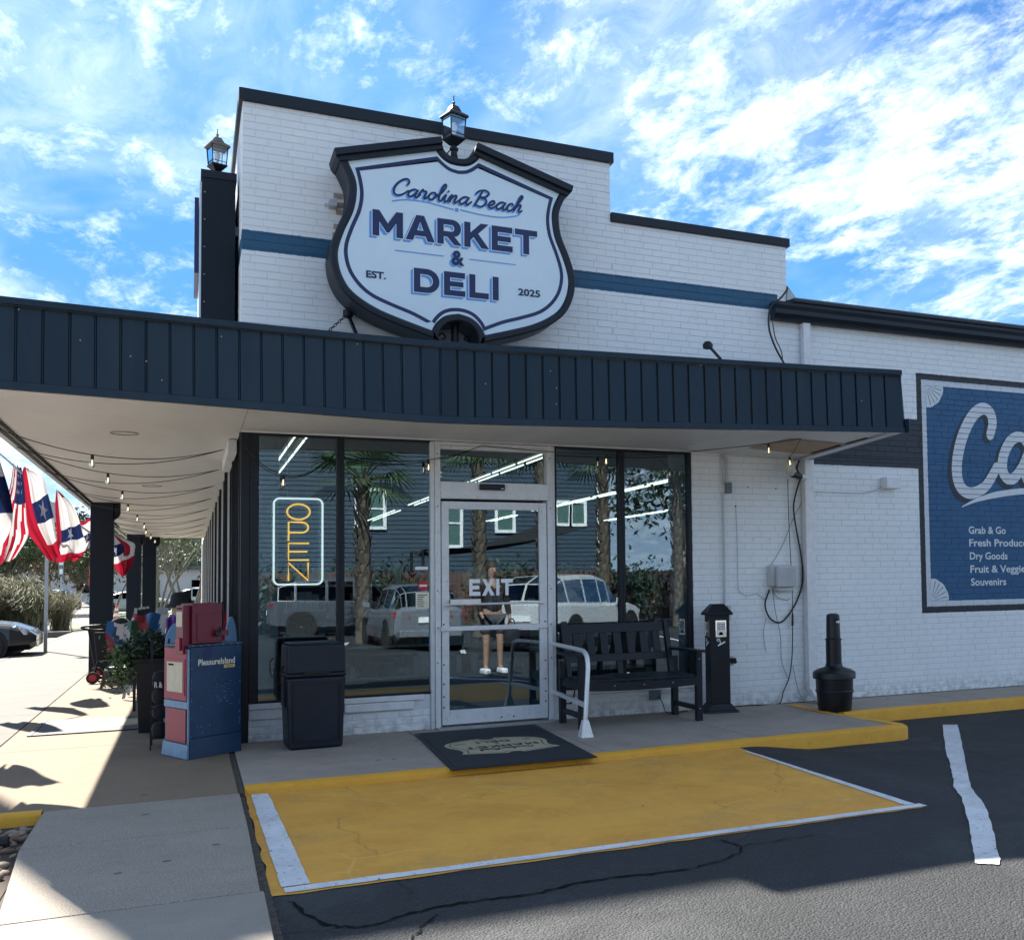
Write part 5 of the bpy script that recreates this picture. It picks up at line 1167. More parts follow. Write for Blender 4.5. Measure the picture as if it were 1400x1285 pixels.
# ================================================================== THINGS ON THE APRON
mt = thing('door_mat', 'black rubber entrance mat with a tan shield logo before the exit door', 'door mat', (1.97, -1.28, 0))
mq = [(1.33, -2.285), (2.46, -2.295), (2.60, -.255), (1.455, -.275)]
MB().prism(mq, 'z', .002, .011).build('mat_border', 'mat_edge', mt, bevel=.003)
cx_ = sum(p[0] for p in mq)/4; cy_2 = sum(p[1] for p in mq)/4
mi_ = [(cx_+(p[0]-cx_)*.93, cy_2+(p[1]-cy_2)*.96) for p in mq]
MB().prism(mi_, 'z', .0112, .0135).build('rubber_field', 'mat_rubber', mt)
def emblem(parent, c, wd, hg, rot, z_, txt=True):
    """shield print laid flat; turned so it reads from the shop side"""
    M_ = Matrix.Translation((c[0], c[1], z_)) @ Matrix.Rotation(rot, 4, 'Z')
    P_ = [((p[0]-SX)/1.145*wd/2, (p[1]-4.47)/1.9*hg) for p in OO]
    q = random.Random(3); P2 = []
    for i, p in enumerate(P_): P2.append((p[0]+q.uniform(-.004, .004), p[1]+q.uniform(-.004, .004)))
    vs, fs = poly_mesh([P2]); e = MB().add([tuple(M_ @ Vector((v_[0], v_[1], 0))) for v_ in vs], fs).build('printed_shield', 'mat_tan', parent)
    vs, fs = poly_mesh([inset(P_, .035), inset(P_, .045)]); MB().add([tuple(M_ @ Vector((v_[0], v_[1], .0006))) for v_ in vs], fs).build('outline_print', 'mat_edge', e)
    if txt:
        for lp in block_word('MARKET', -wd*.36, wd*.36, hg*.02, hg*.155, .1)+block_word('DELI', -wd*.17, wd*.17, -hg*.27, -hg*.14, .16):
            vs, fs = poly_mesh(lp); MB().add([tuple(M_ @ Vector((v_[0], v_[1], .0008))) for v_ in vs], fs).build('print_letter', 'mat_edge', e)
        mb = strokes_mb(MB(), [[(p[0], p[1]) for p in q_] for q_ in script_strokes('Carolina Beach', -wd*.27, wd*.27, hg*.20, hg*.30, .3)], 0, .006, .05, 6)
        mb.v = [tuple(M_ @ Vector((v_[0], v_[2], .001))) for v_ in mb.v]; mb.build('script_print', 'mat_edge', e)
        for tx, x0, x1, z0 in (('&', -.02, .02, -hg*.11), ('EST.', -wd*.38, -wd*.28, -hg*.22), ('2025', wd*.28, wd*.39, -hg*.22)):
            a, fs = text_mesh(tx, x0, x1, z0, z0+hg*.06, .02); MB().add([tuple(M_ @ Vector((p[0], p[1], .0008))) for p in a], fs).build('small_print', 'mat_edge', e)
emblem(mt, (1.955, -1.32), .86, .88, PI+.04, .0142)
mt2 = thing('floor_mat', 'gray ribbed floor mat with pale oval logo on the street-side pavement', 'floor mat', (-1.1, 2.1, 0))
MB().box(-1.72, -.35, 1.52, 2.72, .002, .010).build('mat_field', 'metal_mesh_mat', mt2)
MB().box(-1.76, -1.725, 1.48, 2.76, .002, .012).box(-1.72, -.35, 1.48, 1.515, .002, .012).build('mat_border', 'mat_edge', mt2)
emblem(mt2, (-.98, 2.12), .62, .72, -PI/2, .0112, False)

tr = thing('trash_can', 'black plastic trash can with hooded lid left of the exit door', 'trash can', (.56, -.47, 0), rz=R(2.5))
def rbox(mb, w0, d0, w1, d1, z0, z1): return mb.hexa([(-w0/2,-d0/2,z0),(w0/2,-d0/2,z0),(w0/2,d0/2,z0),(-w0/2,d0/2,z0)], [(-w1/2,-d1/2,z1),(w1/2,-d1/2,z1),(w1/2,d1/2,z1),(-w1/2,d1/2,z1)])
rbox(MB(), .43, .40, .475, .43, .0, .60).build('body', 'can_plastic', tr, local=True, bevel=.025)
mb = MB(); mb.box(-.19, .19, -.222, -.205, .07, .075).box(-.19, .19, -.223, -.208, .55, .556).box(-.19, -.185, -.222, -.207, .07, .55).box(.185, .19, -.222, -.207, .07, .55); mb.build('panel_rib', 'can_plastic', tr, local=True)
mb = MB(); rbox(mb, .482, .44, .482, .44, .602, .63); l_ = mb.build('lid_skirt', 'can_plastic', tr, local=True, bevel=.01)
mb = MB(); rbox(mb, .470, .43, .462, .41, .632, .865); rbox(mb, .455, .39, .43, .35, .866, .885); l_ = mb.build('lid', 'can_plastic', tr, local=True, bevel=.018)
MB().box(-.10, .10, -.236, -.226, .62, .645).build('latch', 'black_plastic', tr, local=True, bevel=.004)
MB().tube(crom([(-.245, -.05, .69), (-.275, -.1, .64), (-.27, -.02, .55), (-.25, .05, .52)], 5), .006, 6).build('bag_edge', 'black_plastic', tr, local=True, smooth=60)
MB().box(-.245, -.238, -.1, .1, .35, .60).build('handle', 'can_plastic', tr, local=True)

be = thing('bench', 'black slatted bench with armrests against the window', 'bench', (3.48, -.45, 0))
def leg_(x_, y_, z1, lean=0): MB().hexa([(x_-.03, y_-.03, 0), (x_+.03, y_-.03, 0), (x_+.03, y_+.03, 0), (x_-.03, y_+.03, 0)], [(x_-.03, y_-.03+lean, z1), (x_+.03, y_-.03+lean, z1), (x_+.03, y_+.03+lean, z1), (x_-.03, y_+.03+lean, z1)]).build('leg', 'black_paint', be, bevel=.003)
XL, XR = 2.885, 4.09
for x_ in (XL, XR): leg_(x_, -.79, .66); leg_(x_, -.24, .60)
for x_ in (XL, XR):
    MB().box(x_-.048, x_+.048, -.87, -.20, .662, .688).build('armrest', 'black_paint', be, bevel=.005)
    MB().box(x_-.02, x_+.02, -.76, -.27, .10, .145).build('side_rail', 'black_paint', be, bevel=.003)
    MB().box(x_-.02, x_+.02, -.76, -.27, .36, .42).build('side_rail', 'black_paint', be, bevel=.003)
    s_ = -1 if x_ > 3 else 1
    MB().bar((x_+s_*.055, -.30, .37), (x_+s_*.055, -.135, .97), .05, .055, (0, 1, 0)).build('back_post', 'black_paint', be, bevel=.003)
for k in range(5): MB().box(XL-.02, XR+.02, -.80+k*.112, -.80+k*.112+.098, .425-.004*(2-abs(k-2)), .447-.004*(2-abs(k-2))).build('seat_slat', 'black_paint', be, bevel=.004)
def sag(y_, z_, hh, th, nm):
    mb = MB(); n_ = 10
    for i in range(n_):
        a, b = XL-.02+(XR-XL+.04)*i/n_, XL-.02+(XR-XL+.04)*(i+1)/n_; f_ = lambda x_: z_-.018*(1-((x_-(XL+XR)/2)/.62)**2)
        mb.hexa([(a, y_, f_(a)), (b, y_, f_(b)), (b, y_+th, f_(b)), (a, y_+th, f_(a))], [(a, y_, f_(a)+hh), (b, y_, f_(b)+hh), (b, y_+th, f_(b)+hh), (a, y_+th, f_(a)+hh)])
    return mb.build(nm, 'black_paint', be)
sag(-.826, .355, .078, .022, 'front_apron')
def backp(x0, x1, z0, z1, nm, th=.026):
    f_ = lambda z_: -.30+(z_-.37)*.275
    return MB().hexa([(x0, f_(z0)-.005, z0), (x1, f_(z0)-.005, z0), (x1, f_(z0)+th, z0), (x0, f_(z0)+th, z0)], [(x0, f_(z1)-.005, z1), (x1, f_(z1)-.005, z1), (x1, f_(z1)+th, z1), (x0, f_(z1)+th, z1)]).build(nm, 'black_paint', be, bevel=.003)
backp(XL+.082, XR-.082, .855, .945, 'top_rail', .034); backp(XL+.082, XR-.082, .575, .645, 'lower_rail', .034)
for k in range(7): c_ = XL+.175+k*(XR-XL-.35)/6; backp(c_-.040, c_+.040, .646, .854, 'back_slat', .02)
backp((XL+XR)/2-.03, (XL+XR)/2+.03, .44, .574, 'back_stay', .03)
mb = MB()
for x_, y_, z_ in ((3.2, -.8265, .39), (3.5, -.8265, .385), (3.8, -.8265, .39), (4.09, -.8205, .60), (4.09, -.8205, .39), (4.09, -.8205, .12), (2.885, -.8205, .12)): b_ = MB().lathe([(.007, -.002), (.006, .002)], (0, 0, 0), 8).xf(Matrix.Translation((x_, y_, z_)) @ Matrix.Rotation(PI/2, 4, 'X')); mb.add(b_.v, b_.f)
mb.build('bolt', 'galvanised', be, stuff=True)

hr = thing('guard_rail', 'silver door guard rail between the exit door and the bench', 'guard rail', (2.78, -1.2, 0))
MB().tube(crom([(2.865, -.03, .755), (2.84, -.5, .75), (2.81, -.95, .745), (2.80, -1.10, .735), (2.795, -1.18, .69), (2.79, -1.215, .60)], 6)+[(2.755, -1.225, .12)], .021, 12, flat=(1, 1, 1)).build('rail', 'brushed_aluminium', hr, smooth=50)
MB().bar((2.865, -.03, .285), (2.775, -1.21, .27), .028, .04).build('lower_rail', 'brushed_aluminium', hr, bevel=.003)
MB().hexa([(2.70, -1.28, 0), (2.815, -1.28, 0), (2.815, -1.17, 0), (2.70, -1.17, 0)], [(2.73, -1.25, .15), (2.78, -1.25, .15), (2.78, -1.20, .15), (2.73, -1.20, .15)]).build('foot', 'brushed_aluminium', hr, bevel=.004)
MB().tube(crom([(2.90, -.06, .28), (2.92, -.2, .19), (2.94, -.35, .21), (2.96, -.4, .34)], 6), .008, 6).tube(crom([(2.90, -.06, .26), (2.95, -.3, .24), (2.93, -.36, .19)], 6), .006, 6).build('chain', 'cable_black', hr, smooth=60)

po = thing('ashtray_post', 'tall black square cigarette post with steel slots and white pictograms', 'cigarette post', (4.57, -.28, 0), rz=R(-8))
mb = MB(); rbox(mb, .215, .17, .215, .17, .09, 1.0); mb.build('post', 'black_paint', po, local=True, bevel=.004)
mb = MB(); rbox(mb, .36, .29, .35, .28, 0, .025); rbox(mb, .32, .26, .225, .18, .026, .09); mb.build('base', 'black_paint', po, local=True, bevel=.004)
mb = MB(); rbox(mb, .275, .225, .275, .225, 1.0, 1.025); rbox(mb, .27, .22, .13, .08, 1.026, 1.115); mb.build('cap', 'black_paint', po, local=True, bevel=.004)
for nm_, M_ in (('a', Matrix.Translation((.01, -.0855, .86))), ('b', Matrix.Translation((-.108, .0, .86)) @ Matrix.Rotation(-PI/2, 4, 'Z'))):
    fr_ = MB().box(-.058, .058, -.007, 0, -.085, -.070).box(-.058, .058, -.007, 0, .070, .085).box(-.058, -.045, -.007, 0, -.07, .07).box(.045, .058, -.007, 0, -.07, .07).xf(M_).build('slot_frame', 'chrome', po, local=True)
    MB().box(-.045, .045, -.003, -.0005, -.07, .07).xf(M_).build('slot_screen', 'brushed_aluminium', fr_, local=True)
    mb = MB()
    for i in range(5):
        for j in range(4): mb.box(-.036+i*.017, -.027+i*.017, -.0045, -.0032, -.01+j*.018, -.001+j*.018)
    mb.hexa([(-.025, -.006, -.065), (.025, -.006, -.065), (.025, -.003, -.065), (-.025, -.003, -.065)], [(-.015, -.006, -.035), (.015, -.006, -.035), (.015, -.003, -.035), (-.015, -.003, -.035)])
    mb.xf(M_).build('slot_hole', 'ink_dark', fr_, local=True, stuff=True)
    mb = MB().bar((-.035, -.002, -.175), (.045, -.002, -.135), .014, .002, (0, 1, 0)).xf(M_)
    mb2 = MB().tube([(-.028+.016*math.cos(a), -.002, -.115+.013*math.sin(a)) for a in [2*PI*i/14 for i in range(14)]], .004, 5, closed=True, flat=(1, .3, 1)).tube(crom([(-.016, -.002, -.12), (-.005, -.002, -.14), (-.02, -.002, -.16)], 4), .004, 5).xf(M_)
    mb.add(mb2.v, mb2.f).build('smoking_pictogram', 'ink_white', po, local=True)

asr = thing('cigarette_receptacle', 'round black cigarette receptacle with tall neck on the yellow curb corner', 'cigarette receptacle', (5.66, -.80, 0))
MB().lathe([(.168, 0), (.172, .01), (.190, .20), (.195, .34), (.20, .345)], (0, 0, 0), 32).build('bucket', 'black_plastic', asr, local=True, smooth=40)
MB().lathe([(.205, .325), (.222, .33), (.222, .385), (.215, .40), (.17, .425), (.10, .445), (.088, .46), (.085, .48)], (0, 0, 0), 32).build('lid', 'black_plastic', asr, local=True, smooth=40)
MB().lathe([(.082, .47), (.080, .72), (.088, .722), (.088, .735), (.078, .74), (.070, .745)], (0, 0, 0), 24).build('neck', 'black_plastic', asr, local=True, smooth=35)
MB().lathe([(.074, .735), (.070, .96), (.064, .985), (.04, .998), (.001, 1.0)], (0, 0, 0), 24).build('chimney', 'black_plastic', asr, local=True, smooth=40)
MB().lathe([(.196, .19), (.199, .195), (.199, .205), (.196, .21)], (0, 0, 0), 32).build('hoop', 'black_plastic', asr, local=True, smooth=40)
MB().tube([(.0, -.066, .93), (.0, -.074, .93)], .014, 12).build('snuffer_hole', 'ink_dark', asr, local=True)
MB().box(.005, .03, -.0745, -.0725, .90, .925).box(-.01, .0, -.0745, -.0725, .905, .92).build('print', 'ink_white', asr, local=True)

# ================================================================== NEWSPAPER BOX
nb = thing('newspaper_box', 'blue and pink newspaper vending box with red coin mechanism on top', 'newspaper box', (-.28, -.36, 0))
A0, B0, C0 = Vector((-.555, -.29, 0)), Vector((-.395, -.735, 0)), Vector((-.005, -.445, 0))
ex = (C0-B0); W_ = ex.length; ex.normalize(); ey = Vector((-ex.y, ex.x, 0)); D_ = (A0-B0).length
ey = (ey*.2+(A0-B0).normalized()*.8).normalized()
MB4 = Matrix(((ex.x, ey.x, 0, B0.x-nb.location.x), (ex.y, ey.y, 0, B0.y-nb.location.y), (0, 0, 1, 0), (0, 0, 0, 1)))
def nbx(name, mt_, par, x0, x1, y0, y1, z0, z1, bev=.003): return MB().box(x0, x1, y0, y1, z0, z1).xf(MB4).build(name, mt_, par, local=True, bevel=bev)
MB().hexa([(-.002, -.004, 0), (W_+.004, -.004, 0), (W_+.004, D_, 0), (-.002, D_, 0)], [(.004, .0, .16), (W_, .0, .16), (W_, D_, .16), (.004, D_, .16)]).xf(MB4).build('skirt', 'box_blue', nb, local=True, bevel=.004)
bd_ = nbx('body', 'box_blue', nb, .004, W_, .0, D_, .162, .885, .005)
nbx('top_plate', 'box_blue', nb, -.006, W_+.006, -.008, D_+.004, .887, .905, .003)
fx = -.002   # the front face is the one at x=0, looking left
nbx('door_panel', 'box_pink', nb, fx-.014, fx, .03, D_-.02, .46, .875)
w_ = nbx('window_frame', 'box_pink', nb, fx-.020, fx-.0145, .055, D_-.05, .50, .79)
nbx('newspaper', 'yellowed_paper', w_, fx-.0235, fx-.0205, .085, D_-.09, .525, .765, 0)
nbx('headline', 'ink_dark', w_, fx-.0245, fx-.0240, D_-.22, D_-.12, .735, .75, 0)
nbx('cross_plate', 'box_lightblue', nb, fx-.012, fx, .02, D_-.015, .395, .452)
nbx('lower_panel', 'box_pink', nb, fx-.010, fx, .05, D_-.05, .125, .39)
MB().hexa([(fx-.025, .0, .005), (fx-.002, .0, .005), (fx-.002, D_, .005), (fx-.025, D_, .005)], [(fx-.012, .0, .115), (fx-.002, .0, .115), (fx-.002, D_, .115), (fx-.012, D_, .115)]).xf(MB4).build('toe_plate', 'box_lightblue', nb, local=True, bevel=.003)
nbx('door_edge', 'box_lightblue', nb, fx-.013, fx+.001, .0, .018, .12, .87)
cn = nbx('coin_mechanism', 'box_red', nb, .035, .315, .03, .26, .907, 1.235, .008)
nbx('coin_front', 'box_red', cn, -.035, .033, .06, .20, .83, 1.22, .006)
nbx('price_card', 'yellowed_paper', cn, -.0385, -.036, .075, .185, 1.05, 1.17, 0)
nbx('coin_slot', 'ink_dark', cn, -.0385, -.036, .09, .17, 1.19, 1.20, 0)
nbx('coin_return', 'box_pink', cn, -.055, -.036, .09, .17, .86, .96)
nbx('side_door', 'box_red', cn, .075, .305, .0235, .0295, .93, 1.15, .002)
nbx('hasp', 'box_red', cn, .24, .36, .0, .023, .965, 1.01, .003)
MB().tube([(.255, -.012, .99), (.255, .005, .985)], .026, 12).tube(crom([(.25, -.01, 1.0), (.262, -.02, 1.035), (.28, -.01, 1.0)], 4), .006, 6).xf(MB4).build('padlock', 'black_paint', cn, local=True, smooth=40)
mb = MB()
for i in range(7): mb.box(.02+i*.07, .028+i*.07, -.0095, -.0082, .892, .899)
for i in range(4): mb.lathe([(.004, 0), (.004, .002)], (.03+i*.13, .04, .905), 6)
mb.xf(MB4).build('rivet', 'galvanised', nb, local=True, stuff=True)
def nb_text(tx, x0, x1, z0, z1, mt_, bold, ital=.0):
    a, fs = text_mesh(tx, x0, x1, z0, z1, bold); MB().add([(p[0]+ital*(p[1]-z0), -.0015, p[1]) for p in a], fs).xf(MB4).build('logo_lettering', mt_, bd_, local=True)
nb_text('PleasureIsland', .075, .42, .735, .785, 'cream_print', .012, .0)
nbx('logo_bar', 'gold_print', bd_, .315, .42, -.0014, -.0008, .702, .728, 0)
nb_text('NEWS', .330, .405, .7065, .7235, 'ink_navy', .02)
MB().lathe([(.048, 0), (.047, .0012)], (0, 0, 0), 20).xf(MB4 @ Matrix.Translation((.165, -.0008, .835)) @ Matrix.Rotation(PI/2, 4, 'X')).build('round_scuff', 'ink_navy', bd_, local=True)
mb = MB(); q = random.Random(6)
for i in range(40):
    x_ = q.choice((.012, W_-.02, q.uniform(.02, W_-.04))); z_ = q.uniform(.02, .86); mb.box(x_, x_+q.uniform(.002, .009), -.0012, -.0006, z_, z_+q.uniform(.002, .012))
for i in range(46):
    x_ = q.gauss(.30, .05); z_ = q.uniform(.42, .62); mb.box(x_, x_+q.uniform(.004, .02), -.0012, -.0006, z_, z_+q.uniform(.0015, .003))
mb.xf(MB4).build('scratch', 'box_lightblue', bd_, local=True, stuff=True)

# ================================================================== GOODS ON THE STREET SIDE
rs = np.random.RandomState(5)
pn = thing('planter', 'tall black square planter spilling dark green leaves beside the pavement', 'planter', (-.72, 1.35, 0))
MB().hexa([(-.83, 1.2, 0), (-.58, 1.2, 0), (-.58, 1.5, 0), (-.83, 1.5, 0)], [(-.855, 1.17, .68), (-.555, 1.17, .68), (-.555, 1.52, .68), (-.855, 1.52, .68)]).build('pot', 'black_plastic', pn, bevel=.006)
MB().hexa([(-.875, 1.15, .66), (-.535, 1.15, .66), (-.535, 1.54, .66), (-.875, 1.54, .66)], [(-.88, 1.145, .70), (-.53, 1.145, .70), (-.53, 1.545, .70), (-.88, 1.545, .70)]).build('rim', 'black_plastic', pn, bevel=.004)
u_ = rs.normal(size=(1500, 3)); u_ /= np.linalg.norm(u_, axis=1)[:, None]; p_ = u_*np.array([.20, .20, .15])*(.55+.5*rs.random(1500))[:, None]+np.array([-.76, 1.30, .83]); p_[:, 2] += -.25*np.abs(p_[:, 0]+.76)
leaf_cloud(p_, .026, rs).build('foliage', 'leaf_dark', pn)
p_ = rs.normal(size=(900, 3))*np.array([.06, .07, .11])+np.array([-.975, 1.28, .64]); leaf_cloud(p_, .022, rs).build('trailing_foliage', 'leaf_mid', pn)
rk = thing('display_rack', 'thin black wire rack holding black bags and shoes beside the newspaper box', 'display rack', (-.62, .15, 0))
for x_ in (-.69, -.56):
    MB().bar((x_, -.02, 0), (x_, -.02, .92), .012, .012).build('upright', 'black_paint', rk); MB().bar((x_, .30, 0), (x_, .30, .92), .012, .012).build('upright', 'black_paint', rk)
for z_ in (.09, .34, .58): MB().box(-.69, -.56, -.02, .30, z_, z_+.008).build('shelf', 'black_paint', rk)
for k, (z_, h_) in enumerate(((.10, .13), (.26, .11), (.39, .12), (.52, .14))):
    MB().lathe([(.04, 0), (.055, .02), (.06, h_*.6), (.045, h_-.01), (.01, h_)], (-.62, .03, z_), 12, sx=1.1).build('bag', 'fabric_black', rk, smooth=50)
flat_text('R &', -.665, -.605, .52, .57, -.030, 'bag_print', 'ink_white', rk, bold=.01)
tw_ = [('beach_board', 'board_sky', (-.50, .55, 0), .10, 1.05, 'light blue boogie board standing left of the coin mechanism'), ('beach_board', 'board_sky', (-.06, .35, 0), .05, 1.10, 'light blue boogie board standing right of the coin mechanism'), ('beach_board', 'fabric_black', (-.02, .75, 0), .05, 1.10, 'black boogie board standing against the street windows')]
for nm_, mt_, c_, w_, h_, lb in tw_:
    P_ = [(-w_, 0), (w_, 0), (w_, h_*.8)]+arc(0, h_*.8, w_, 0, 180, 8, h_*.2)+[(-w_, h_*.8)]
    t = thing(nm_, lb, 'boogie board', c_, group='boogie boards behind the newspaper box')
    MB().prism(P_, 'y', -.025, .025).build('board', mt_, t, local=True, bevel=.01); MB().bar((-w_*.6, -.028, .15), (-w_*.6, -.028, h_*.8), .01, .004, (0, 1, 0)).build('stripe', 'ink_white', t, local=True)
def towel(c, w_, h_, cols, label, seed, rz=0, lean=.1):
    t = thing('beach_towel', label, 'towel', c, rz, group='beach goods piled behind the planter'); n_ = len(cols)
    q = random.Random(seed); rows = []
    for i in range(9):
        rows.append([(w_*(j/12-.5)+.01*math.sin(i), .03*math.sin(j*1.4+seed)+lean*i/8, h_*i/8+.02*math.sin(j*.9+seed)) for j in range(13)])
    MB().grid(rows, lambda i, j: int((j+i*.7)/13*n_) % n_).build('cloth', cols, t, local=True, smooth=60); return t
MB2 = None
rk2 = thing('goods_table', 'low black table of beach goods on the street-side pavement', 'table', (-.9, 3.6, 0))
MB().box(-1.12, -.5, 3.2, 4.3, .60, .64).build('table_top', 'black_paint', rk2)
for x_ in (-.95, -.6):
    for y_ in (3.25, 4.25): MB().bar((x_, y_, 0), (x_, y_, .6), .03, .03).build('leg', 'black_paint', rk2)
towel((-1.02, 3.3, .642), .42, .34, ['board_red', 'board_blue', 'cloth_white', 'board_green'], 'red, blue and green striped beach towel behind the planter', 1, .1, .25)
towel((-.88, 3.75, .642), .40, .42, ['cloth_white', 'board_red', 'board_blue'], 'white and red beach towel heaped behind the planter', 2, -.2, .3)
towel((-.30, 1.6, .55), .30, .62, ['cloth_white', 'fabric_black', 'cloth_red'], 'striped cloth hanging behind the coin mechanism', 3, .1, .05)
towel((-.52, .9, .35), .16, .75, ['fabric_purple'], 'purple cloth hanging between the rack and the newspaper box', 4, .2, .05)
q = random.Random(12)
for i in range(4):
    t = thing('folded_chair', '%s folded black beach chair in the row on the pavement' % ('nearest', 'second', 'third', 'farthest')[i], 'folded chair', (-.98+.03*i, 4.6+.42*i, 0), group='folded beach chairs leaning in a row')
    MB().bar((-.14, 0, .02), (-.02, .12, 1.12), .035, .05).build('frame', 'galvanised', t, local=True); MB().bar((.10, 0, .02), (.22, .12, 1.12), .035, .05).build('frame', 'galvanised', t, local=True)
    MB().add([(-.12, .0, .18), (.10, .0, .18), (.21, .11, 1.10), (-.01, .11, 1.10), (-.12, .03, .18), (.10, .03, .18), (.21, .14, 1.10), (-.01, .14, 1.10)], [(0, 1, 2, 3), (7, 6, 5, 4), (0, 4, 5, 1), (1, 5, 6, 2), (2, 6, 7, 3), (3, 7, 4, 0)]).build('seat_cloth', 'fabric_black', t, local=True)
hm = thing('hat_stand', 'stand with a black bucket hat above the red coin mechanism', 'hat stand', (-.48, 1.9, 0))
MB().tube([(-.48, 1.9, 0), (-.48, 1.9, 1.18)], .02, 8).build('stand', 'fabric_tan', hm)
MB().lathe([(.045, 1.0), (.07, 1.04), (.085, 1.12), (.08, 1.20), (.05, 1.26)], (-.48, 1.9, 0), 14, sy=1.15).build('head_form', 'fabric_tan', hm, smooth=60)
MB().lathe([(.155, 1.165), (.15, 1.172), (.105, 1.21), (.09, 1.29), (.07, 1.315), (.001, 1.325)], (-.48, 1.9, 0), 18).build('hat', 'fabric_black', hm, smooth=50)
MB().lathe([(.12, .45), (.15, .6), (.15, .9), (.05, .98)], (-.48, 1.9, 0), 12).build('shirt', 'fabric_black', hm, smooth=50)
tool = thing('beach_umbrella', 'bundle of folded beach umbrellas leaning on the street windows', 'umbrella', (-.2, 2.6, 0))
q = random.Random(5)
for i in range(4):
    x_ = -.30+.07*i; MB().tube([(x_, 2.6, 0), (x_+.04, 2.75, .3), (x_+.08, 2.95, 1.05), (x_+.1, 3.0, 1.2)], [.012, .035, .03, .008], 8).build('folded_umbrella', ('fabric_black', 'board_green', 'fabric_black', 'cloth_red')[i], tool, smooth=50)
# collapsible wagon / stroller by the near column
ws = thing('stroller', 'black folding stroller with red wheel hubs beside the near column', 'stroller', (-1.5, 7.6, 0))
for x_, y_, r_ in ((-1.655, 7.35, .085), (-1.655, 7.95, .10), (-1.22, 7.35, .085), (-1.22, 7.95, .10)):
    wl = MB().lathe([(r_*.72, -.02), (r_, -.018), (r_, .018), (r_*.72, .02)], (0, 0, 0), 20).xf(Matrix.Translation((x_, y_, r_)) @ Matrix.Rotation(PI/2, 4, 'X')).build('wheel', 'rubber', ws, smooth=40)
    MB().lathe([(r_*.6, -.022), (r_*.6, .022)], (0, 0, 0), 14).xf(Matrix.Translation((x_, y_, r_)) @ Matrix.Rotation(PI/2, 4, 'X')).build('hub', 'wheel_red', wl)
for p0, p1 in (((-1.655, 7.35, .09), (-1.50, 7.75, .72)), ((-1.655, 7.95, .1), (-1.72, 7.4, .80)), ((-1.22, 7.35, .09), (-1.28, 7.75, .72)), ((-1.22, 7.95, .1), (-1.34, 7.4, .80)), ((-1.655, 7.35, .1), (-1.22, 7.35, .1)), ((-1.655, 7.95, .12), (-1.22, 7.95, .12))): MB().tube([p0, p1], .013, 8).build('frame_tube', 'black_paint', ws, smooth=40)
MB().tube(crom([(-1.36, 7.42, .80), (-1.52, 7.32, .84), (-1.76, 7.34, .83), (-1.80, 7.42, .80), (-1.66, 7.5, .77), (-1.45, 7.5, .77)], 6, True), .017, 8, closed=True).build('handle', 'black_plastic', ws, smooth=50)
MB().hexa([(-1.62, 7.5, .32), (-1.25, 7.5, .32), (-1.22, 7.85, .32), (-1.58, 7.85, .32)], [(-1.66, 7.42, .74), (-1.20, 7.42, .74), (-1.20, 7.95, .70), (-1.62, 7.95, .70)]).build('seat', 'fabric_black', ws, bevel=.02)
MB().lathe([(.20, 0), (.19, .08), (.13, .17), (.03, .21)], (0, 0, 0), 16, sx=.85).xf(Matrix.Translation((-1.32, 7.75, .72))).build('hood', 'fabric_black', ws, smooth=50)
MB().tube(crom([(-1.50, 7.55, .72), (-1.42, 7.5, .90), (-1.25, 7.5, .93), (-1.12, 7.6, .75)], 6), .008, 6).build('bow', 'conduit_paint', ws, smooth=50)
MB().box(-1.48, -1.42, 7.40, 7.42, .66, .71).build('tag', 'yellowed_paper', ws); MB().hexa([(-1.56, 7.45, .20), (-1.28, 7.45, .20), (-1.28, 7.8, .20), (-1.56, 7.8, .20)], [(-1.58, 7.43, .30), (-1.26, 7.43, .30), (-1.26, 7.85, .30), (-1.58, 7.85, .30)]).build('basket', 'fabric_black', ws)
sto = thing('stool', 'small brown wooden footstool with a white top under the greenery', 'stool', (-1.28, 6.65, 0))
MB().box(-1.45, -1.12, 6.45, 6.85, .24, .27).build('seat', 'white_trim_paint', sto, bevel=.004)
for x_, d_ in ((-1.44, -.05), (-1.13, .05)):
    for y_ in (6.48, 6.82): MB().bar((x_+d_, y_, 0), (x_, y_, .24), .035, .035).build('leg', 'wood_brown', sto)
MB().bar((-1.47, 6.48, .09), (-1.10, 6.48, .09), .03, .03).build('stretcher', 'wood_brown', sto)
pl2 = thing('bench_planter', 'low dark bench by the far columns', 'bench', (-1.1, 18.6, 0)); MB().box(-1.6, -.6, 18.4, 18.8, .42, .47).build('seat', 'plate_gray', pl2); MB().box(-1.5, -1.4, 18.4, 18.8, 0, .42).box(-.8, -.7, 18.4, 18.8, 0, .42).build('support', 'plate_gray', pl2)

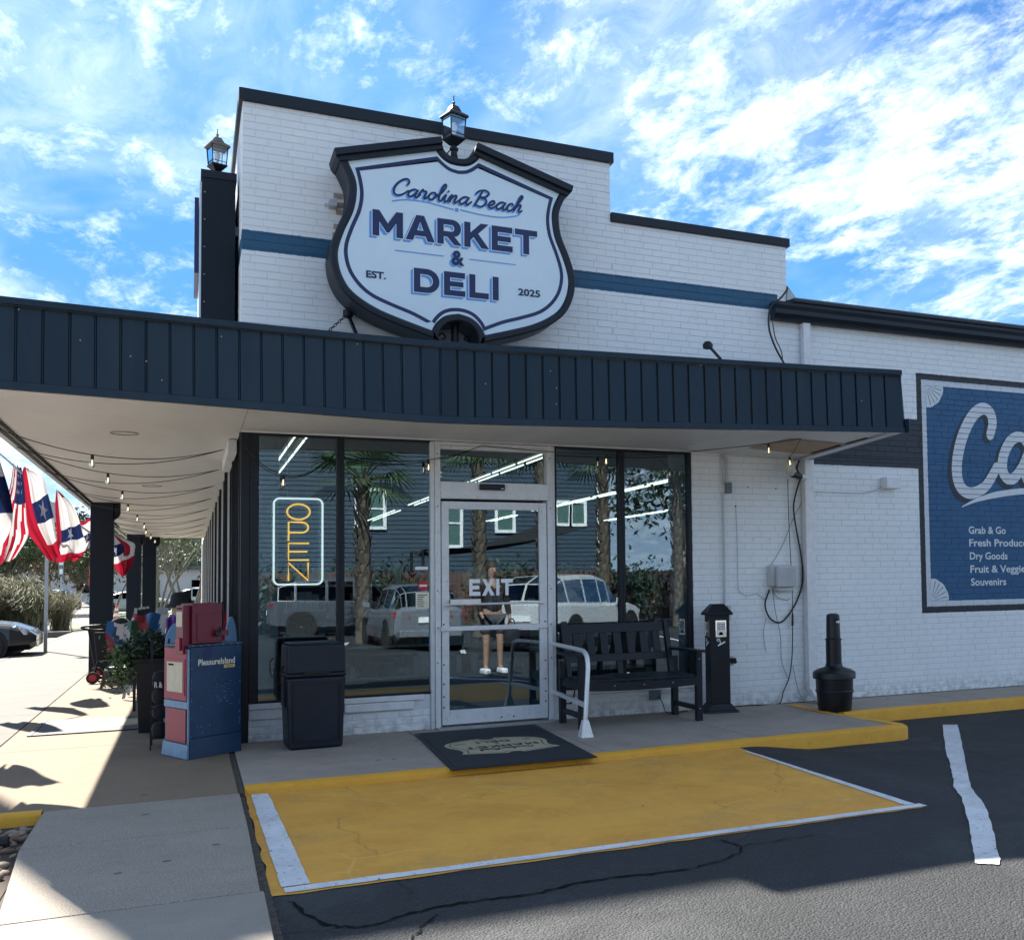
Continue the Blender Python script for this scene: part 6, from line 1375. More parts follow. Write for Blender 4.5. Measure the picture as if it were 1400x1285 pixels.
# ================================================================== FLAGS
def star_pts(c, r_, rot=0):
    return [(c[0]+(r_ if k % 2 == 0 else r_*.4)*math.sin(k*PI/5+rot), c[1]+(r_ if k % 2 == 0 else r_*.4)*math.cos(k*PI/5+rot)) for k in range(10)]
def flag(name, label, cat, rowsdef, cols, fold, seed, pole, group, stars=None, plane_y=None, nx=24, ny=30):
    """rowsdef: left and right edge of the cloth at several heights, as (x_left, x_right, z); cols picks the stripe"""
    y0 = plane_y; base = (rowsdef[0][0], y0, min(r_[2] for r_ in rowsdef)); t = thing(name, label, cat, base, group=group)
    Lc = crom([(r_[0], r_[2]) for r_ in rowsdef], 8); Rc = crom([(r_[1], r_[3] if len(r_) > 3 else r_[2]) for r_ in rowsdef], 8); n_ = len(Lc)-1
    def P(u, v):
        i = v*n_; a = int(min(i, n_-1)); f_ = i-a
        l = np.array(Lc[a])*(1-f_)+np.array(Lc[a+1])*f_; r_ = np.array(Rc[a])*(1-f_)+np.array(Rc[a+1])*f_; p = l*(1-u)+r_*u
        return Vector((p[0], y0+fold*(.35+.65*v)*(math.sin(u*fold_n*2*PI+seed+v*1.3)+.35*math.sin(u*fold_n*4.7*PI+seed*2)), p[1]+.012*math.sin(u*fold_n*2*PI+seed)))
    fold_n = 2.2
    rows = [[tuple(P(j/nx, i/ny)) for j in range(nx+1)] for i in range(ny+1)]
    MB().grid(rows, lambda i, j: cols((j+.5)/nx, (i+.5)/ny)).build('cloth', ['cloth_red', 'cloth_white', 'cloth_blue'], t, smooth=80)
    for (su, sv, sr, rot) in (stars or []):
        c0 = P(su, sv); pts = [P(su+p[0], sv+p[1]*.8) for p in star_pts((0, 0), sr, rot)]
        nn = Vector((0, -1, 0)); vs = [c0+nn*.006]+[p+nn*.006 for p in pts]+[c0-nn*.006]+[p-nn*.006 for p in pts]
        MB().add(vs, [(0, i+1, (i+1) % 10+1) for i in range(10)]+[(11, (i+1) % 10+12, i+12) for i in range(10)]).build('star', 'ink_white', t)
    if pole:
        MB().tube(pole, .0125, 8).build('flagpole', 'conduit_paint', t, smooth=50); MB().lathe([(.002, -.03), (.022, -.01), (.022, .01), (.002, .03)], pole[-1], 10).build('finial', 'gold_print', t)
    return t
def px_rows(rows, y_): 
    o = []
    for (xl_, xr_, zl, zr) in rows: a = at(xl_, zl, y=y_); b = at(xr_, zr, y=y_); o.append((a.x, b.x, a.z, b.z))
    return o
G = 'flags and bunting hung along the street side of the canopy'
us = lambda u, v: (2 if (v < .38 and u > .45) else (0 if int((u*1.0+.15*v)*9) % 2 == 0 else 1))
flag('american_flag', 'American flag with blue star field hanging left of the striped bunting', 'flag', px_rows([(18, 29, 634, 640), (12, 33, 670, 668), (-4, 36, 712, 712), (-12, 38, 745, 735), (-14, 22, 778, 762)], 6.0), us, .05, .7, [at(30, 648, y=6.0), at(18, 636, y=5.95), at(-3, 618, y=5.9)], G,
     [(.55+.14*i, .05+.075*j, .035, 0) for i in range(3) for j in range(4)], 6.0)
bun = lambda u, v: 0 if v < .05 else (2 if .40 < v < .60 and u > .42 else 0 if (u < .40 or v > .84) else 1)
flag('bunting_flag', 'long red, white and blue bunting flag nearest the camera, red edge on the left', 'flag', px_rows([(33, 38, 637, 642), (25, 58, 668, 650), (27, 66, 700, 675), (34, 74, 724, 708), (52, 78, 748, 735), (66, 84, 766, 758)], 6.8), bun, .06, 2.1, None, G, [(.72, .50, .12, .1)], 6.8)
flag('bunting_flag', 'second bunting flag from the left, white with a starred blue band', 'flag', px_rows([(77, 80, 669, 672), (75, 98, 690, 690), (76, 106, 715, 706), (77, 112, 738, 728), (72, 118, 752, 748), (71, 110, 770, 764)], 8.2), lambda u, v: 0 if (u < .22 or v > .86) else 2 if .50 < v < .68 else (0 if v < .1 and u > .6 else 1), .06, .4, None, G, [(.55, .59, .13, 0)], 8.2)
flag('bunting_flag', 'billowing bunting flag with red border just left of the near column', 'flag', px_rows([(104, 127, 718, 706), (97, 130, 730, 716), (98, 129, 745, 728), (104, 124, 757, 742), (100, 116, 768, 755)], 9.0), lambda u, v: 0 if v < .14 or v > .88 else 2 if .42 < v < .68 and u > .3 else 1, .05, 3.4, None, G, [(.65, .55, .14, .3)], 9.0)
flag('bunting_flag', 'bunting flag hanging between the first and second column', 'flag', px_rows([(151, 153, 727, 728), (150, 172, 740, 738), (152, 184, 752, 744), (153, 184, 768, 755), (158, 182, 780, 770), (166, 172, 788, 786)], 13.5), lambda u, v: 0 if (v > .68) else 2 if .30 < v < .52 and u < .55 else (0 if u > .48 and v < .6 and u < .8 else 1), .07, 1.4, None, G, [(.2, .42, .12, 0)], 13.5)
flag('american_flag', 'American flag at the left edge of the photo, only its red edge showing', 'flag', px_rows([(-30, -3, 636, 640), (-40, 2, 680, 675), (-46, 4, 730, 722), (-48, -2, 778, 770)], 4.4), us, .06, 2.7, None, G, None, 4.4)
flag('bunting_flag', 'bunting flag out on the corner of the canopy, beyond the left edge', 'flag', [(-2.45, -2.1, 2.62, 2.62), (-2.5, -2.12, 2.3, 2.3), (-2.45, -2.1, 1.9, 1.85), (-2.3, -2.15, 1.6, 1.6)], bun, .16, 1.7, None, G, None, 1.2)
flag('bunting_flag', 'bunting flag at the very corner of the canopy, beyond the left edge', 'flag', [(-2.1, -1.85, 2.66, 2.66), (-2.12, -1.70, 2.3, 2.3), (-2.05, -1.62, 1.9, 1.85), (-1.95, -1.8, 1.5, 1.5)], bun, .22, .7, None, G, None, -.75)
fpole = tag(MB().tube([at(127, 731, y=8.95), at(97, 710, y=8.9), at(66, 684, y=8.85)], .016, 8).build('flagpole', 'conduit_paint', smooth=40), 'white angled flagpole fixed to the near column', 'flagpole')

# ================================================================== STREET FURNITURE AND FAR THINGS ON THE LEFT
def post_sign(loc, h_, label, wd=.3, hh=.45, face='ink_white', name='street_sign', print_='sign_green', rz=0, pr=.03, cat='sign'):
    t = thing(name, label, cat, loc, rz)
    MB().box(-pr, pr, -.015, .015, 0, h_).build('post', 'galvanised', t, local=True)
    if wd:
        p_ = MB().box(-wd/2, wd/2, -.025, -.016, h_-hh, h_).build('sign_plate', face, t, local=True, bevel=.003)
        MB().box(-wd*.38, wd*.38, -.027, -.0255, h_-hh*.40, h_-hh*.12).box(-wd*.3, wd*.3, -.027, -.0255, h_-hh*.85, h_-hh*.6).build('sign_print', print_, p_, local=True)
    return t
bp = thing('sign_post', 'tall galvanised post standing on the pavement edge beside the black car', 'post', (-3.3, 17.2, 0))
MB().box(-3.335, -3.265, 17.18, 17.22, 0, 3.4).build('post', 'galvanised', bp); MB().box(-3.5, -3.1, 17.16, 17.175, 2.9, 3.35).build('sign_plate', 'galvanised', bp)
post_sign((-5.6, 44.0, -.13), 3.0, 'narrow green-edged street sign left of the near column', .22, .9, 'plate_gray', print_='ink_white')
post_sign((-4.6, 47.0, -.13), 2.6, 'red and white sign on a thin pole left of the near column', .28, .9, 'sign_red', print_='ink_white')
post_sign((-13.2, 55.0, -.13), 2.35, 'small white parking sign above the ornamental grass', .55, .75, 'ink_white')
cn0 = thing('traffic_cone', 'nearer orange traffic cone with white bands on the lawn', 'traffic cone', (-3.3, 42.5, -.12), group='traffic cones')
MB().box(-.22, .22, -.22, .22, 0, .04).build('base', 'cone_orange', cn0, local=True)
MB().lathe([(.16, .04), (.12, .30)], (0, 0, 0), 14).lathe([(.095, .44), (.075, .55)], (0, 0, 0), 14).lathe([(.055, .66), (.03, .80), (.025, .81)], (0, 0, 0), 14).build('cone', 'cone_orange', cn0, local=True, smooth=50)
MB().lathe([(.12, .30), (.095, .44)], (0, 0, 0), 14).build('band', 'ink_white', cn0, local=True, smooth=50); MB().lathe([(.075, .55), (.055, .66)], (0, 0, 0), 14).build('band', 'ink_white', cn0, local=True, smooth=50)
dup(cn0, (-3.95, 44.2, -.12), label='farther orange traffic cone, partly behind the other')
lawn = tag(MB().box(-4.9, 3, 33.4, 62, -.4, -.11).build('lawn', 'grass_green'), kind='structure')
# grass bed with a concrete kerb
tag(MB().box(-16, -3.9, 28.6, 34.0, -.35, -.02).build('grass_bed', 'soil'), kind='structure'); tag(MB().box(-16, -3.8, 28.3, 28.6, -.35, .06).build('bed_kerb', 'walk_gray', bevel=.02), kind='structure')
def grass_clump(seed, mats_, H=1.5):
    rs_ = np.random.RandomState(seed); mb = MB(); n_ = 900
    a = rs_.random(n_)*2*PI; out_ = rs_.random(n_)**.7*1.0; b0 = rs_.normal(size=(n_, 2))*.12; h_ = H*(.55+.5*rs_.random(n_)); tw = rs_.random(n_)*.9
    for i in range(n_):
        d = np.array([math.cos(a[i]), math.sin(a[i])]); s_ = np.array([-d[1], d[0]])*.010; pts = []
        for k, (r_, z_) in enumerate(((0, 0), (.35, .6), (.75, .92), (1.0+.15*tw[i], .95-.25*tw[i]))):
            p = b0[i]+d*out_[i]*r_; wd = (1, 1, .7, .1)[k]; pts.append((p[0]-s_[0]*wd, p[1]-s_[1]*wd, z_*h_[i])); pts.append((p[0]+s_[0]*wd, p[1]+s_[1]*wd, z_*h_[i]))
        mb.add(pts, [(0, 1, 3, 2), (2, 3, 5, 4), (4, 5, 7, 6)], mi=i % len(mats_))
    return mb.mesh('blades', list(mats_))
gm = [grass_clump(1, ('grass_blade', 'grass_blade', 'leaf_olive')), grass_clump(2, ('grass_blade', 'leaf_olive')), grass_clump(3, ('grass_blade',))]
gp_ = [(-8.4, 31.0, 1.25), (-7.5, 31.6, 1.1), (-6.6, 30.6, 1.35), (-5.7, 31.4, 1.2), (-5.0, 30.4, 1.1), (-4.4, 31.6, 1.0), (-9.4, 32, 1.2), (-6.1, 32.6, 1.45), (-7.9, 33, 1.3)]
gl = ['fourth clump from the right in the front row', 'clump behind the sign post, third row', 'tall clump right of the sign post', 'feathery clump behind the tall one', 'low clump near the kerb end', 'rightmost clump beside the near column', 'clump at the left edge behind the car', 'tallest clump at the back', 'back clump above the black car']
for k, (x_, y_, s_) in enumerate(gp_):
    o = bpy.data.objects.new('ornamental_grass', gm[k % 3]); C.objects.link(o); o.location = (x_, y_, -.02); o.scale = (s_*.95, s_*.95, s_*.95); o.rotation_euler = (0, 0, k*1.3)
    tag(o, 'tan ornamental grass, '+gl[k], 'ornamental grass', 'ornamental grasses in the kerbed bed')

# trees
def tree(loc, H, Rc_, label, leafmat, seed, n=5000, trunks=1, zc=.62, group='trees along the far street', lsz=.14, sq=.8, bark='bark', cat='tree'):
    q = random.Random(seed); rs_ = np.random.RandomState(seed); t = thing('tree', label, cat, loc, group=group); mb = MB(); tips = []
    for k in range(trunks):
        a = q.uniform(0, 6.28); sp_ = .0 if trunks == 1 else .3; bs = Vector((sp_*math.cos(a), sp_*math.sin(a), 0)); top = Vector((bs.x+math.cos(a)*Rc_*(.15 if trunks == 1 else .5), bs.y+math.sin(a)*Rc_*(.15 if trunks == 1 else .5), H*.55))
        r0 = H*.022/(1 if trunks == 1 else 1.6); mid = bs.lerp(top, .5)+Vector((q.uniform(-.15, .15), q.uniform(-.15, .15), 0)); mb.tube(crom([bs, mid, top], 4), [r0*(1-.06*i) for i in range(9)], 7)
        for b in range(5):
            aa = q.uniform(0, 6.28); e = top+Vector((math.cos(aa)*Rc_*q.uniform(.4, .85), math.sin(aa)*Rc_*q.uniform(.4, .85), H*q.uniform(.08, .4))); st_ = bs.lerp(top, q.uniform(.6, 1)); m2 = st_.lerp(e, .5)+Vector((0, 0, .2))
            mb.tube([st_, m2, e], [r0*.5, r0*.3, r0*.12], 5); tips.append(e)
    mb.build('trunk', bark, t, local=True, smooth=60)
    cl_ = [np.array([math.cos(a_)*Rc_*r_, math.sin(a_)*Rc_*r_, H*zc+z_*H*.30]) for a_, r_, z_ in [(q.uniform(0, 6.28), q.uniform(.1, .85), q.uniform(-.75, 1)) for _ in range(16)]]+[np.array(e) for e in tips]
    pts = []; per = n//len(cl_)
    for c_ in cl_: pts.append(c_+rs_.normal(size=(per, 3))*np.array([Rc_*.20, Rc_*.20, H*.055]))
    pts = np.concatenate(pts); leaf_cloud(pts, lsz, rs_, sq).build('crown', leafmat, t, local=True); return t
tl = [((-18.5, 64, -.13), 6.0, 3.2, 'leaf_mid', 'leftmost low green tree above the parked red car'), ((-13.5, 60, -.13), 5.2, 2.9, 'leaf_olive', 'olive-green tree above the small white sign'), ((-10.4, 62, -.13), 6.1, 3.2, 'leaf_mid', 'rounded green tree behind the sign post'), ((-7.6, 66, -.13), 5.4, 2.6, 'leaf_rust', 'rust-tinged crape myrtle left of the near column'), ((-4.7, 60, -.13), 5.0, 2.2, 'leaf_olive', 'small tree seen between the first and second column'), ((-22, 90, -.13), 9.5, 5, 'leaf_dark', 'tall dark tree far behind the parking lot, leftmost'), ((-12, 100, -.13), 9, 5.5, 'leaf_dark', 'wide dark tree far behind, middle'), ((-3, 105, -.13), 10, 6, 'leaf_dark', 'far dark tree behind the columns'), ((4, 95, -.13), 10, 6, 'leaf_mid', 'far green tree behind the bare trunks'), ((-17, 120, -.13), 11, 7, 'leaf_dark', 'farthest dark tree on the horizon')]
for k, (lc, H_, R__, mt_, lb) in enumerate(tl): tree(lc, H_, R__, lb, mt_, 30+k, 5200, 3 if k in (1, 3, 4) else 1, lsz=.15 if k < 5 else .26)
tree((-2.0, 52, -.13), 5.6, 2.4, 'multi-stemmed tree with bare gray trunks and thin foliage beyond the columns', 'leaf_olive', 71, 1500, 9, .75, lsz=.10)
tree((-.4, 56, -.13), 5.8, 2.4, 'second multi-stemmed tree with bare trunks, nearer the windows', 'leaf_mid', 72, 2000, 7, .75, lsz=.10)
for k, (x_, y_) in enumerate(((-3.5, 70), (-2.6, 66))): tag(MB().tube([(x_, y_, -.13), (x_+.1, y_, 6), (x_, y_, 12)], [.22, .18, .15], 8).build('tall_tree', 'bark', smooth=60), ('left one of two tall straight trunks beyond the third column', 'right one of two tall straight trunks beyond the third column')[k], 'trunk', 'tall straight trunks beyond the third column')
for k, (x_, y_, h_) in enumerate(((-17.2, 72, 8), (-11.4, 84, 8.5))): tag(MB().tube([(x_, y_, -.13), (x_, y_, h_)], .13, 8).tube([(x_-1, y_, h_-.6), (x_+1, y_, h_-.6)], .05, 6).build('utility_pole', 'bark'), ('brown utility pole behind the American flag', 'utility pole behind the olive tree')[k], 'utility pole')
fb = thing('far_building', 'low pale far building behind the street trees', 'building', (-30, 150, -.13)); MB().box(-75, 20, 150, 165, -.13, 4).build('wall', 'stucco_pale', fb); MB().box(-76, 21, 149, 166, 4, 4.5).build('roof', 'roof_shingle', fb)
for i in range(12): MB().box(-70+7*i, -67+7*i, 149.9, 150, 1, 2.6).build('window', 'car_glass', fb)
tag(MB().box(-600, 600, 300, 305, -.3, 9).build('tree_line', 'leaf_dark'), 'far dark line of trees on the horizon', 'tree line', kind='stuff')

# added board on a pole, out of view at left, to shade the asphalt
caster = thing('shadow_caster', 'added board on a tall pole, out of view, casting shade onto the asphalt', 'shadow caster', (-4.7, 6.8, -.13))
MB().tube([(-4.72, 6.8, -.13), (-4.72, 6.8, 12.6)], .19, 14).build('pole', 'column_paint', caster, smooth=50); MB().box(-4.75, -2.0, 6.68, 6.92, 11.25, 12.45).build('cabinet', 'sign_face', caster, bevel=.02)

# ================================================================== VEHICLES
def wheel_mesh(r_, wd=.22, spokes=5):
    ty = MB().lathe([(r_*.66, -wd/2), (r_*.92, -wd/2), (r_, -wd*.35), (r_, wd*.35), (r_*.92, wd/2), (r_*.66, wd/2)], (0, 0, 0), 26).xf(Matrix.Rotation(PI/2, 4, 'X')).mesh('tyre', 'rubber', 40)
    rm = MB().lathe([(r_*.67, wd*.40), (r_*.62, wd*.46), (r_*.60, wd*.30), (r_*.60, -wd*.4)], (0, 0, 0), 26)
    rm.f = rm.f[:-2]; rm.mi = rm.mi[:-2]
    for k in range(spokes):
        a = 2*PI*k/spokes; d = Vector((math.cos(a), math.sin(a), 0)); s_ = Vector((-d.y, d.x, 0))
        p = [d*r_*.10-s_*r_*.13, d*r_*.62-s_*r_*.075, d*r_*.62+s_*r_*.075, d*r_*.10+s_*r_*.13]
        rm.add([v_+Vector((0, 0, wd*.30)) for v_ in p]+[v_+Vector((0, 0, wd*.44)) for v_ in p], [(0, 3, 2, 1), (4, 5, 6, 7), (0, 1, 5, 4), (1, 2, 6, 5), (2, 3, 7, 6), (3, 0, 4, 7)])
    rm.lathe([(r_*.16, wd*.25), (r_*.16, wd*.47), (r_*.05, wd*.5)], (0, 0, 0), 12); rm.lathe([(r_*.5, -.0), (r_*.5, wd*.12)], (0, 0, 0), 18)
    rm.xf(Matrix.Rotation(PI/2, 4, 'X')); return ty, rm.mesh('rim', 'galvanised', 40)
def car(loc, rz, label, L, Wd, H, paint, kind='suv', group='parked cars', rear_plate=True):
    """nose toward +x. stations: x, lower z, belt z, roof z, half width at belt, half width at roof"""
    t = thing('parked_car', label, 'car', loc, rz, group=group); w2 = Wd/2; rw = .33 if kind != 'suv' else .36
    P_ = {'suv': [(0, .38, .98, 0, .80, .70), (.02, .30, 1.02, 1.08, .92, .74), (.06, .26, 1.03, 1.45, .96, .72), (.16, .24, 1.02, 1.62, 1, .74), (.34, .22, 1.0, 1.66, 1, .76), (.50, .22, .98, 1.65, 1, .76), (.60, .22, .97, 1.58, 1, .74), (.70, .22, .98, 1.06, 1, .76), (.80, .22, .98, 1.02, 1, .80), (.93, .26, .88, .93, .96, .78), (.985, .32, .72, .76, .85, .70), (1, .42, .60, .62, .70, .6)],
          'hatch': [(0, .38, .92, 0, .80, .70), (.025, .30, .95, 1.0, .92, .72), (.08, .26, .96, 1.34, .97, .70), (.18, .22, .95, 1.48, 1, .72), (.36, .20, .94, 1.51, 1, .74), (.54, .20, .92, 1.47, 1, .74), (.62, .20, .92, 1.30, 1, .73), (.73, .20, .95, .99, 1, .78), (.82, .22, .92, .95, .98, .78), (.94, .26, .80, .84, .93, .76), (.985, .32, .66, .7, .85, .66), (1, .42, .56, .58, .7, .5)],
          'coupe': [(0, .42, .86, 0, .80, .70), (.03, .34, .90, .96, .90, .74), (.12, .26, .92, 1.02, .97, .70), (.20, .24, .92, 1.16, 1, .66), (.32, .22, .90, 1.34, 1, .66), (.46, .22, .88, 1.37, 1, .68), (.56, .22, .87, 1.22, 1, .70), (.64, .22, .88, .98, 1, .76), (.74, .22, .87, .95, 1, .80), (.90, .24, .78, .84, .97, .78), (.975, .26, .66, .70, .90, .72), (1, .34, .56, .58, .80, .6)]}[kind]
    sc_ = H/max(p[3] for p in P_); body = MB(); glassm = MB(); rows = []
    for (f_, zl, zb, zr, a, b) in P_:
        x_ = (f_-.5)*L; zr = max(zr, zb+.01)*sc_; zb_ = zb*sc_; zl_ = zl*sc_; wb = w2*a; wr = w2*b if zr-zb_ > .12 else w2*b
        rows.append([(x_, -wb*.86, zl_), (x_, -wb, zl_+.12), (x_, -wb*1.0, (zl_+zb_)/2), (x_, -wb*.965, zb_-.05), (x_, -wb*.90, zb_), (x_, -wr, zr-.06*(zr-zb_)/.5 if zr-zb_ > .12 else zr-.012), (x_, -wr*.82, zr-.005), (x_, 0, zr+.012)])
    full = [r_+[(p[0], -p[1], p[2]) for p in r_[-2::-1]] for r_ in rows]; m_ = len(full[0])
    for i in range(len(full)-1):
        tall = (rows[i][-1][2]-rows[i][4][2] > .16) or (rows[i+1][-1][2]-rows[i+1][4][2] > .16)
        slope = abs(rows[i+1][-1][2]-rows[i][-1][2])/max(.01, abs(rows[i+1][0][0]-rows[i][0][0])) > .36 and tall
        for j in range(m_-1):
            jj = min(j, m_-2-j); q4 = [full[i][j], full[i][j+1], full[i+1][j+1], full[i+1][j]]
            g_ = (tall and jj == 4) or (slope and jj in (5, 6))
            if g_:
                c_ = sum((Vector(v_) for v_ in q4), Vector())/4; k_ = [Vector(v_) for v_ in q4]; ins = [v_.lerp(c_, .10) for v_ in k_]
                body.add(k_+ins, [(0, 1, 5, 4), (1, 2, 6, 5), (2, 3, 7, 6), (3, 0, 4, 7)]); n_ = (k_[1]-k_[0]).cross(k_[3]-k_[0]); n_ = n_.normalized() if n_.length else Vector((0, 0, 1)); glassm.add([v_ for v_ in ins], [(0, 1, 2, 3)])
            else: body.add(q4, [(0, 1, 2, 3)])
    body.add(full[0], [tuple(range(m_))]); body.add(full[-1], [tuple(range(m_))[::-1]])
    body.build('body', paint, t, local=True, smooth=38); glassm.build('window', 'car_glass', t, local=True)
    MB().box(-L*.42, L*.42, -w2*.8, w2*.8, .16, .42).build('underbody', 'rubber', t, local=True)
    MB().box(-L*.27, L*.17, -w2*.60, w2*.60, .5, .95*sc_).build('interior', 'fabric_black', t, local=True)
    ty, rm = wheel_mesh(rw)
    for fx_ in (-.305, .315):
        for s_ in (1, -1):
            MB().lathe([(rw*1.16, -.02), (rw*1.16, .01)], (0, 0, 0), 24).xf(Matrix.Translation((fx_*L, -s_*(w2*.985), rw+.03)) @ Matrix.Rotation(PI/2, 4, 'X')).build('wheel_arch', 'rubber', t, local=True)
            wq = thing('wheel', None, None); wq.parent = t; wq.location = (fx_*L, -s_*(w2-.10), rw); wq.rotation_euler = (0, 0, 0 if s_ > 0 else PI)
            for me in (ty, rm): o = bpy.data.objects.new(me.name, me); C.objects.link(o); o.parent = wq
    zt = P_[1][2]*sc_; zh = P_[-3][2]*sc_
    for s_ in (1, -1):
        MB().hexa([(-L/2-.012, s_*w2*.52, zt-.20), (-L/2+.10, s_*w2*.93, zt-.20), (-L/2+.16, s_*w2*.92, zt-.20), (-L/2+.05, s_*w2*.5, zt-.20)], [(-L/2+.0, s_*w2*.55, zt-.04), (-L/2+.10, s_*w2*.95, zt-.04), (-L/2+.18, s_*w2*.90, zt-.04), (-L/2+.06, s_*w2*.5, zt-.04)]).build('taillight', 'tail_red', t, local=True)
        MB().hexa([(L/2-.05, s_*w2*.48, zh-.20), (L/2-.16, s_*w2*.90, zh-.18), (L/2-.22, s_*w2*.9, zh-.18), (L/2-.12, s_*w2*.45, zh-.20)], [(L/2-.08, s_*w2*.5, zh-.10), (L/2-.20, s_*w2*.93, zh-.07), (L/2-.3, s_*w2*.9, zh-.07), (L/2-.15, s_*w2*.45, zh-.10)]).build('headlight', 'headlamp', t, local=True)
        MB().box(L*.13, L*.17, s_*w2*1.0, s_*(w2*1.0+.16), .98*sc_, 1.10*sc_).build('mirror', paint, t, local=True, bevel=.02)
    MB().box(-L/2-.03, -L/2-.005, -.26, .26, .66*sc_, .78*sc_).build('number_plate', 'ink_white', t, local=True)
    MB().box(-L/2-.04, -L/2+.25, -w2*.82, w2*.82, .34, .50).build('rear_bumper', 'black_plastic' if kind == 'suv' else paint, t, local=True, bevel=.03)
    MB().box(L/2-.14, L/2-.005, -w2*.62, w2*.62, .32, .50).build('grille', 'black_plastic', t, local=True, bevel=.02)
    return t
car((-5.68, 16.5, -.13), 0.02, 'black coupe parked head-in at the pavement with silver five-spoke wheels', 4.7, 1.9, 1.32, 'car_black', 'coupe', group='cars parked along the street side')
far = [((-9.5, 84, -.13), 1.3, 'far black car beyond the ornamental grass', 'car_gray', 'suv'), ((-6.5, 96, -.13), .2, 'far white car between the first and second column', 'car_white', 'hatch'), ((-3.3, 62, -.13), 0.05, 'white sedan beyond the third column', 'car_white', 'coupe'), ((1.3, 60, -.13), .0, 'white sports utility car behind the bare trunks', 'car_white', 'suv'), ((-19.5, 72, -.13), .0, 'dark red car at the far left', 'car_red', 'suv'), ((-13.5, 92, -.13), .3, 'far gray car left of the sign post', 'car_gray', 'hatch')]
for lc, rz, lb, pt_, kd in far: car(lc, rz, lb, 4.5, 1.8, 1.6 if kd == 'suv' else 1.4, pt_, kd, group='cars parked along the street side')
# cars on the lot behind the camera, mirrored in the glass
GL = 'cars on the parking lot reflected in the storefront glass'
car((4.35, -15.0, -.125), -PI/2-.04, 'silver hatchback reflected in the window left of the door', 3.8, 1.66, 1.5, 'car_silver', 'hatch', group=GL)
car((7.75, -13.3, -.125), -R(42), 'white sports utility car reflected right of the door', 4.6, 1.85, 1.68, 'car_white', 'suv', group=GL)
car((14.0, -16.3, -.125), PI/2+.30, 'white car reflected nose-on behind the bench', 4.6, 1.85, 1.5, 'car_white', 'hatch', group=GL)
car((4.0, -21.8, -.125), .1, 'dark gray sports utility car reflected behind the silver hatchback', 4.7, 1.9, 1.75, 'car_gray', 'suv', group=GL)
car((18.6, -16.0, -.125), -PI/2+.2, 'black car at the right end of the parking lot', 4.6, 1.85, 1.6, 'car_black', 'suv', group=GL)

# ================================================================== ACROSS THE LOT (seen in the glass)
hs = thing('blue_house', 'two-storey blue clapboard house with white trim reflected in the storefront', 'house', (9, -30, 0))
MB().box(-1.5, 15.0, -38, -30, -.2, 7.4).build('wall', 'siding_blue', hs)
mb = MB(); z_ = 0
while z_ < 7.3: mb.add([(-1.5, -29.995, z_), (15.0, -29.995, z_), (15.0, -29.97, z_), (-1.5, -29.97, z_), (15.0, -29.997, z_+.17), (-1.5, -29.997, z_+.17)], [(0, 1, 2, 3), (3, 2, 4, 5)]); z_ += .175
mb.build('clapboard', 'siding_blue', hs, stuff=True)
MB().box(14.85, 15.15, -30.1, -29.93, 0, 7.4).box(-1.6, -1.35, -30.1, -29.93, 0, 7.4).build('corner_board', 'ink_white', hs)
MB().add([(-2.2, -29.2, 7.2), (15.7, -29.2, 7.2), (15.7, -34, 10.2), (-2.2, -34, 10.2), (-2.2, -38.8, 7.2), (15.7, -38.8, 7.2)], [(0, 1, 2, 3), (3, 2, 5, 4), (0, 3, 4), (1, 5, 2)]).build('roof', 'roof_shingle', hs)
def hwin(x0, x1, z0, z1):
    f_ = MB().box(x0-.12, x1+.12, -29.96, -29.88, z0-.12, z0).box(x0-.12, x1+.12, -29.96, -29.88, z1, z1+.12).box(x0-.12, x0, -29.96, -29.88, z0, z1).box(x1, x1+.12, -29.96, -29.88, z0, z1).build('window', 'ink_white', hs); MB().box(x0, x1, -29.95, -29.93, z0, z1).build('pane', 'curtain_green', f_)
    if x1-x0 > .9 or z1-z0 > 1.3: MB().box(x0, x1, -29.92, -29.89, (z0+z1)/2-.03, (z0+z1)/2+.03).build('sash_bar', 'ink_white', f_)
hwin(10.6, 11.2, 3.5, 4.4); hwin(8.4, 9.1, 2.9, 4.6); hwin(13.1, 13.6, 3.8, 4.6); hwin(13.75, 14.25, 3.8, 4.6); hwin(5.3, 6.2, 3.6, 4.9)
fe = thing('wooden_fence', 'weathered reddish wooden fence along the far side of the lot', 'fence', (8, -25, 0)); q = random.Random(3)
MB().box(-6, 26, -25.05, -25.0, .3, .4).box(-6, 26, -25.05, -25.0, 1.4, 1.5).build('rail', 'fence_wood', fe)
bme = [MB().box(-.068, .068, -.012, .012, 0, 1.75+.02*k).mesh('board', 'fence_wood') for k in range(4)]
for i in range(210):
    o = bpy.data.objects.new('board', bme[i % 4]); C.objects.link(o); o.parent = fe; o.location = (-13.9+i*.148, .03+q.uniform(-.006, .006), 0)
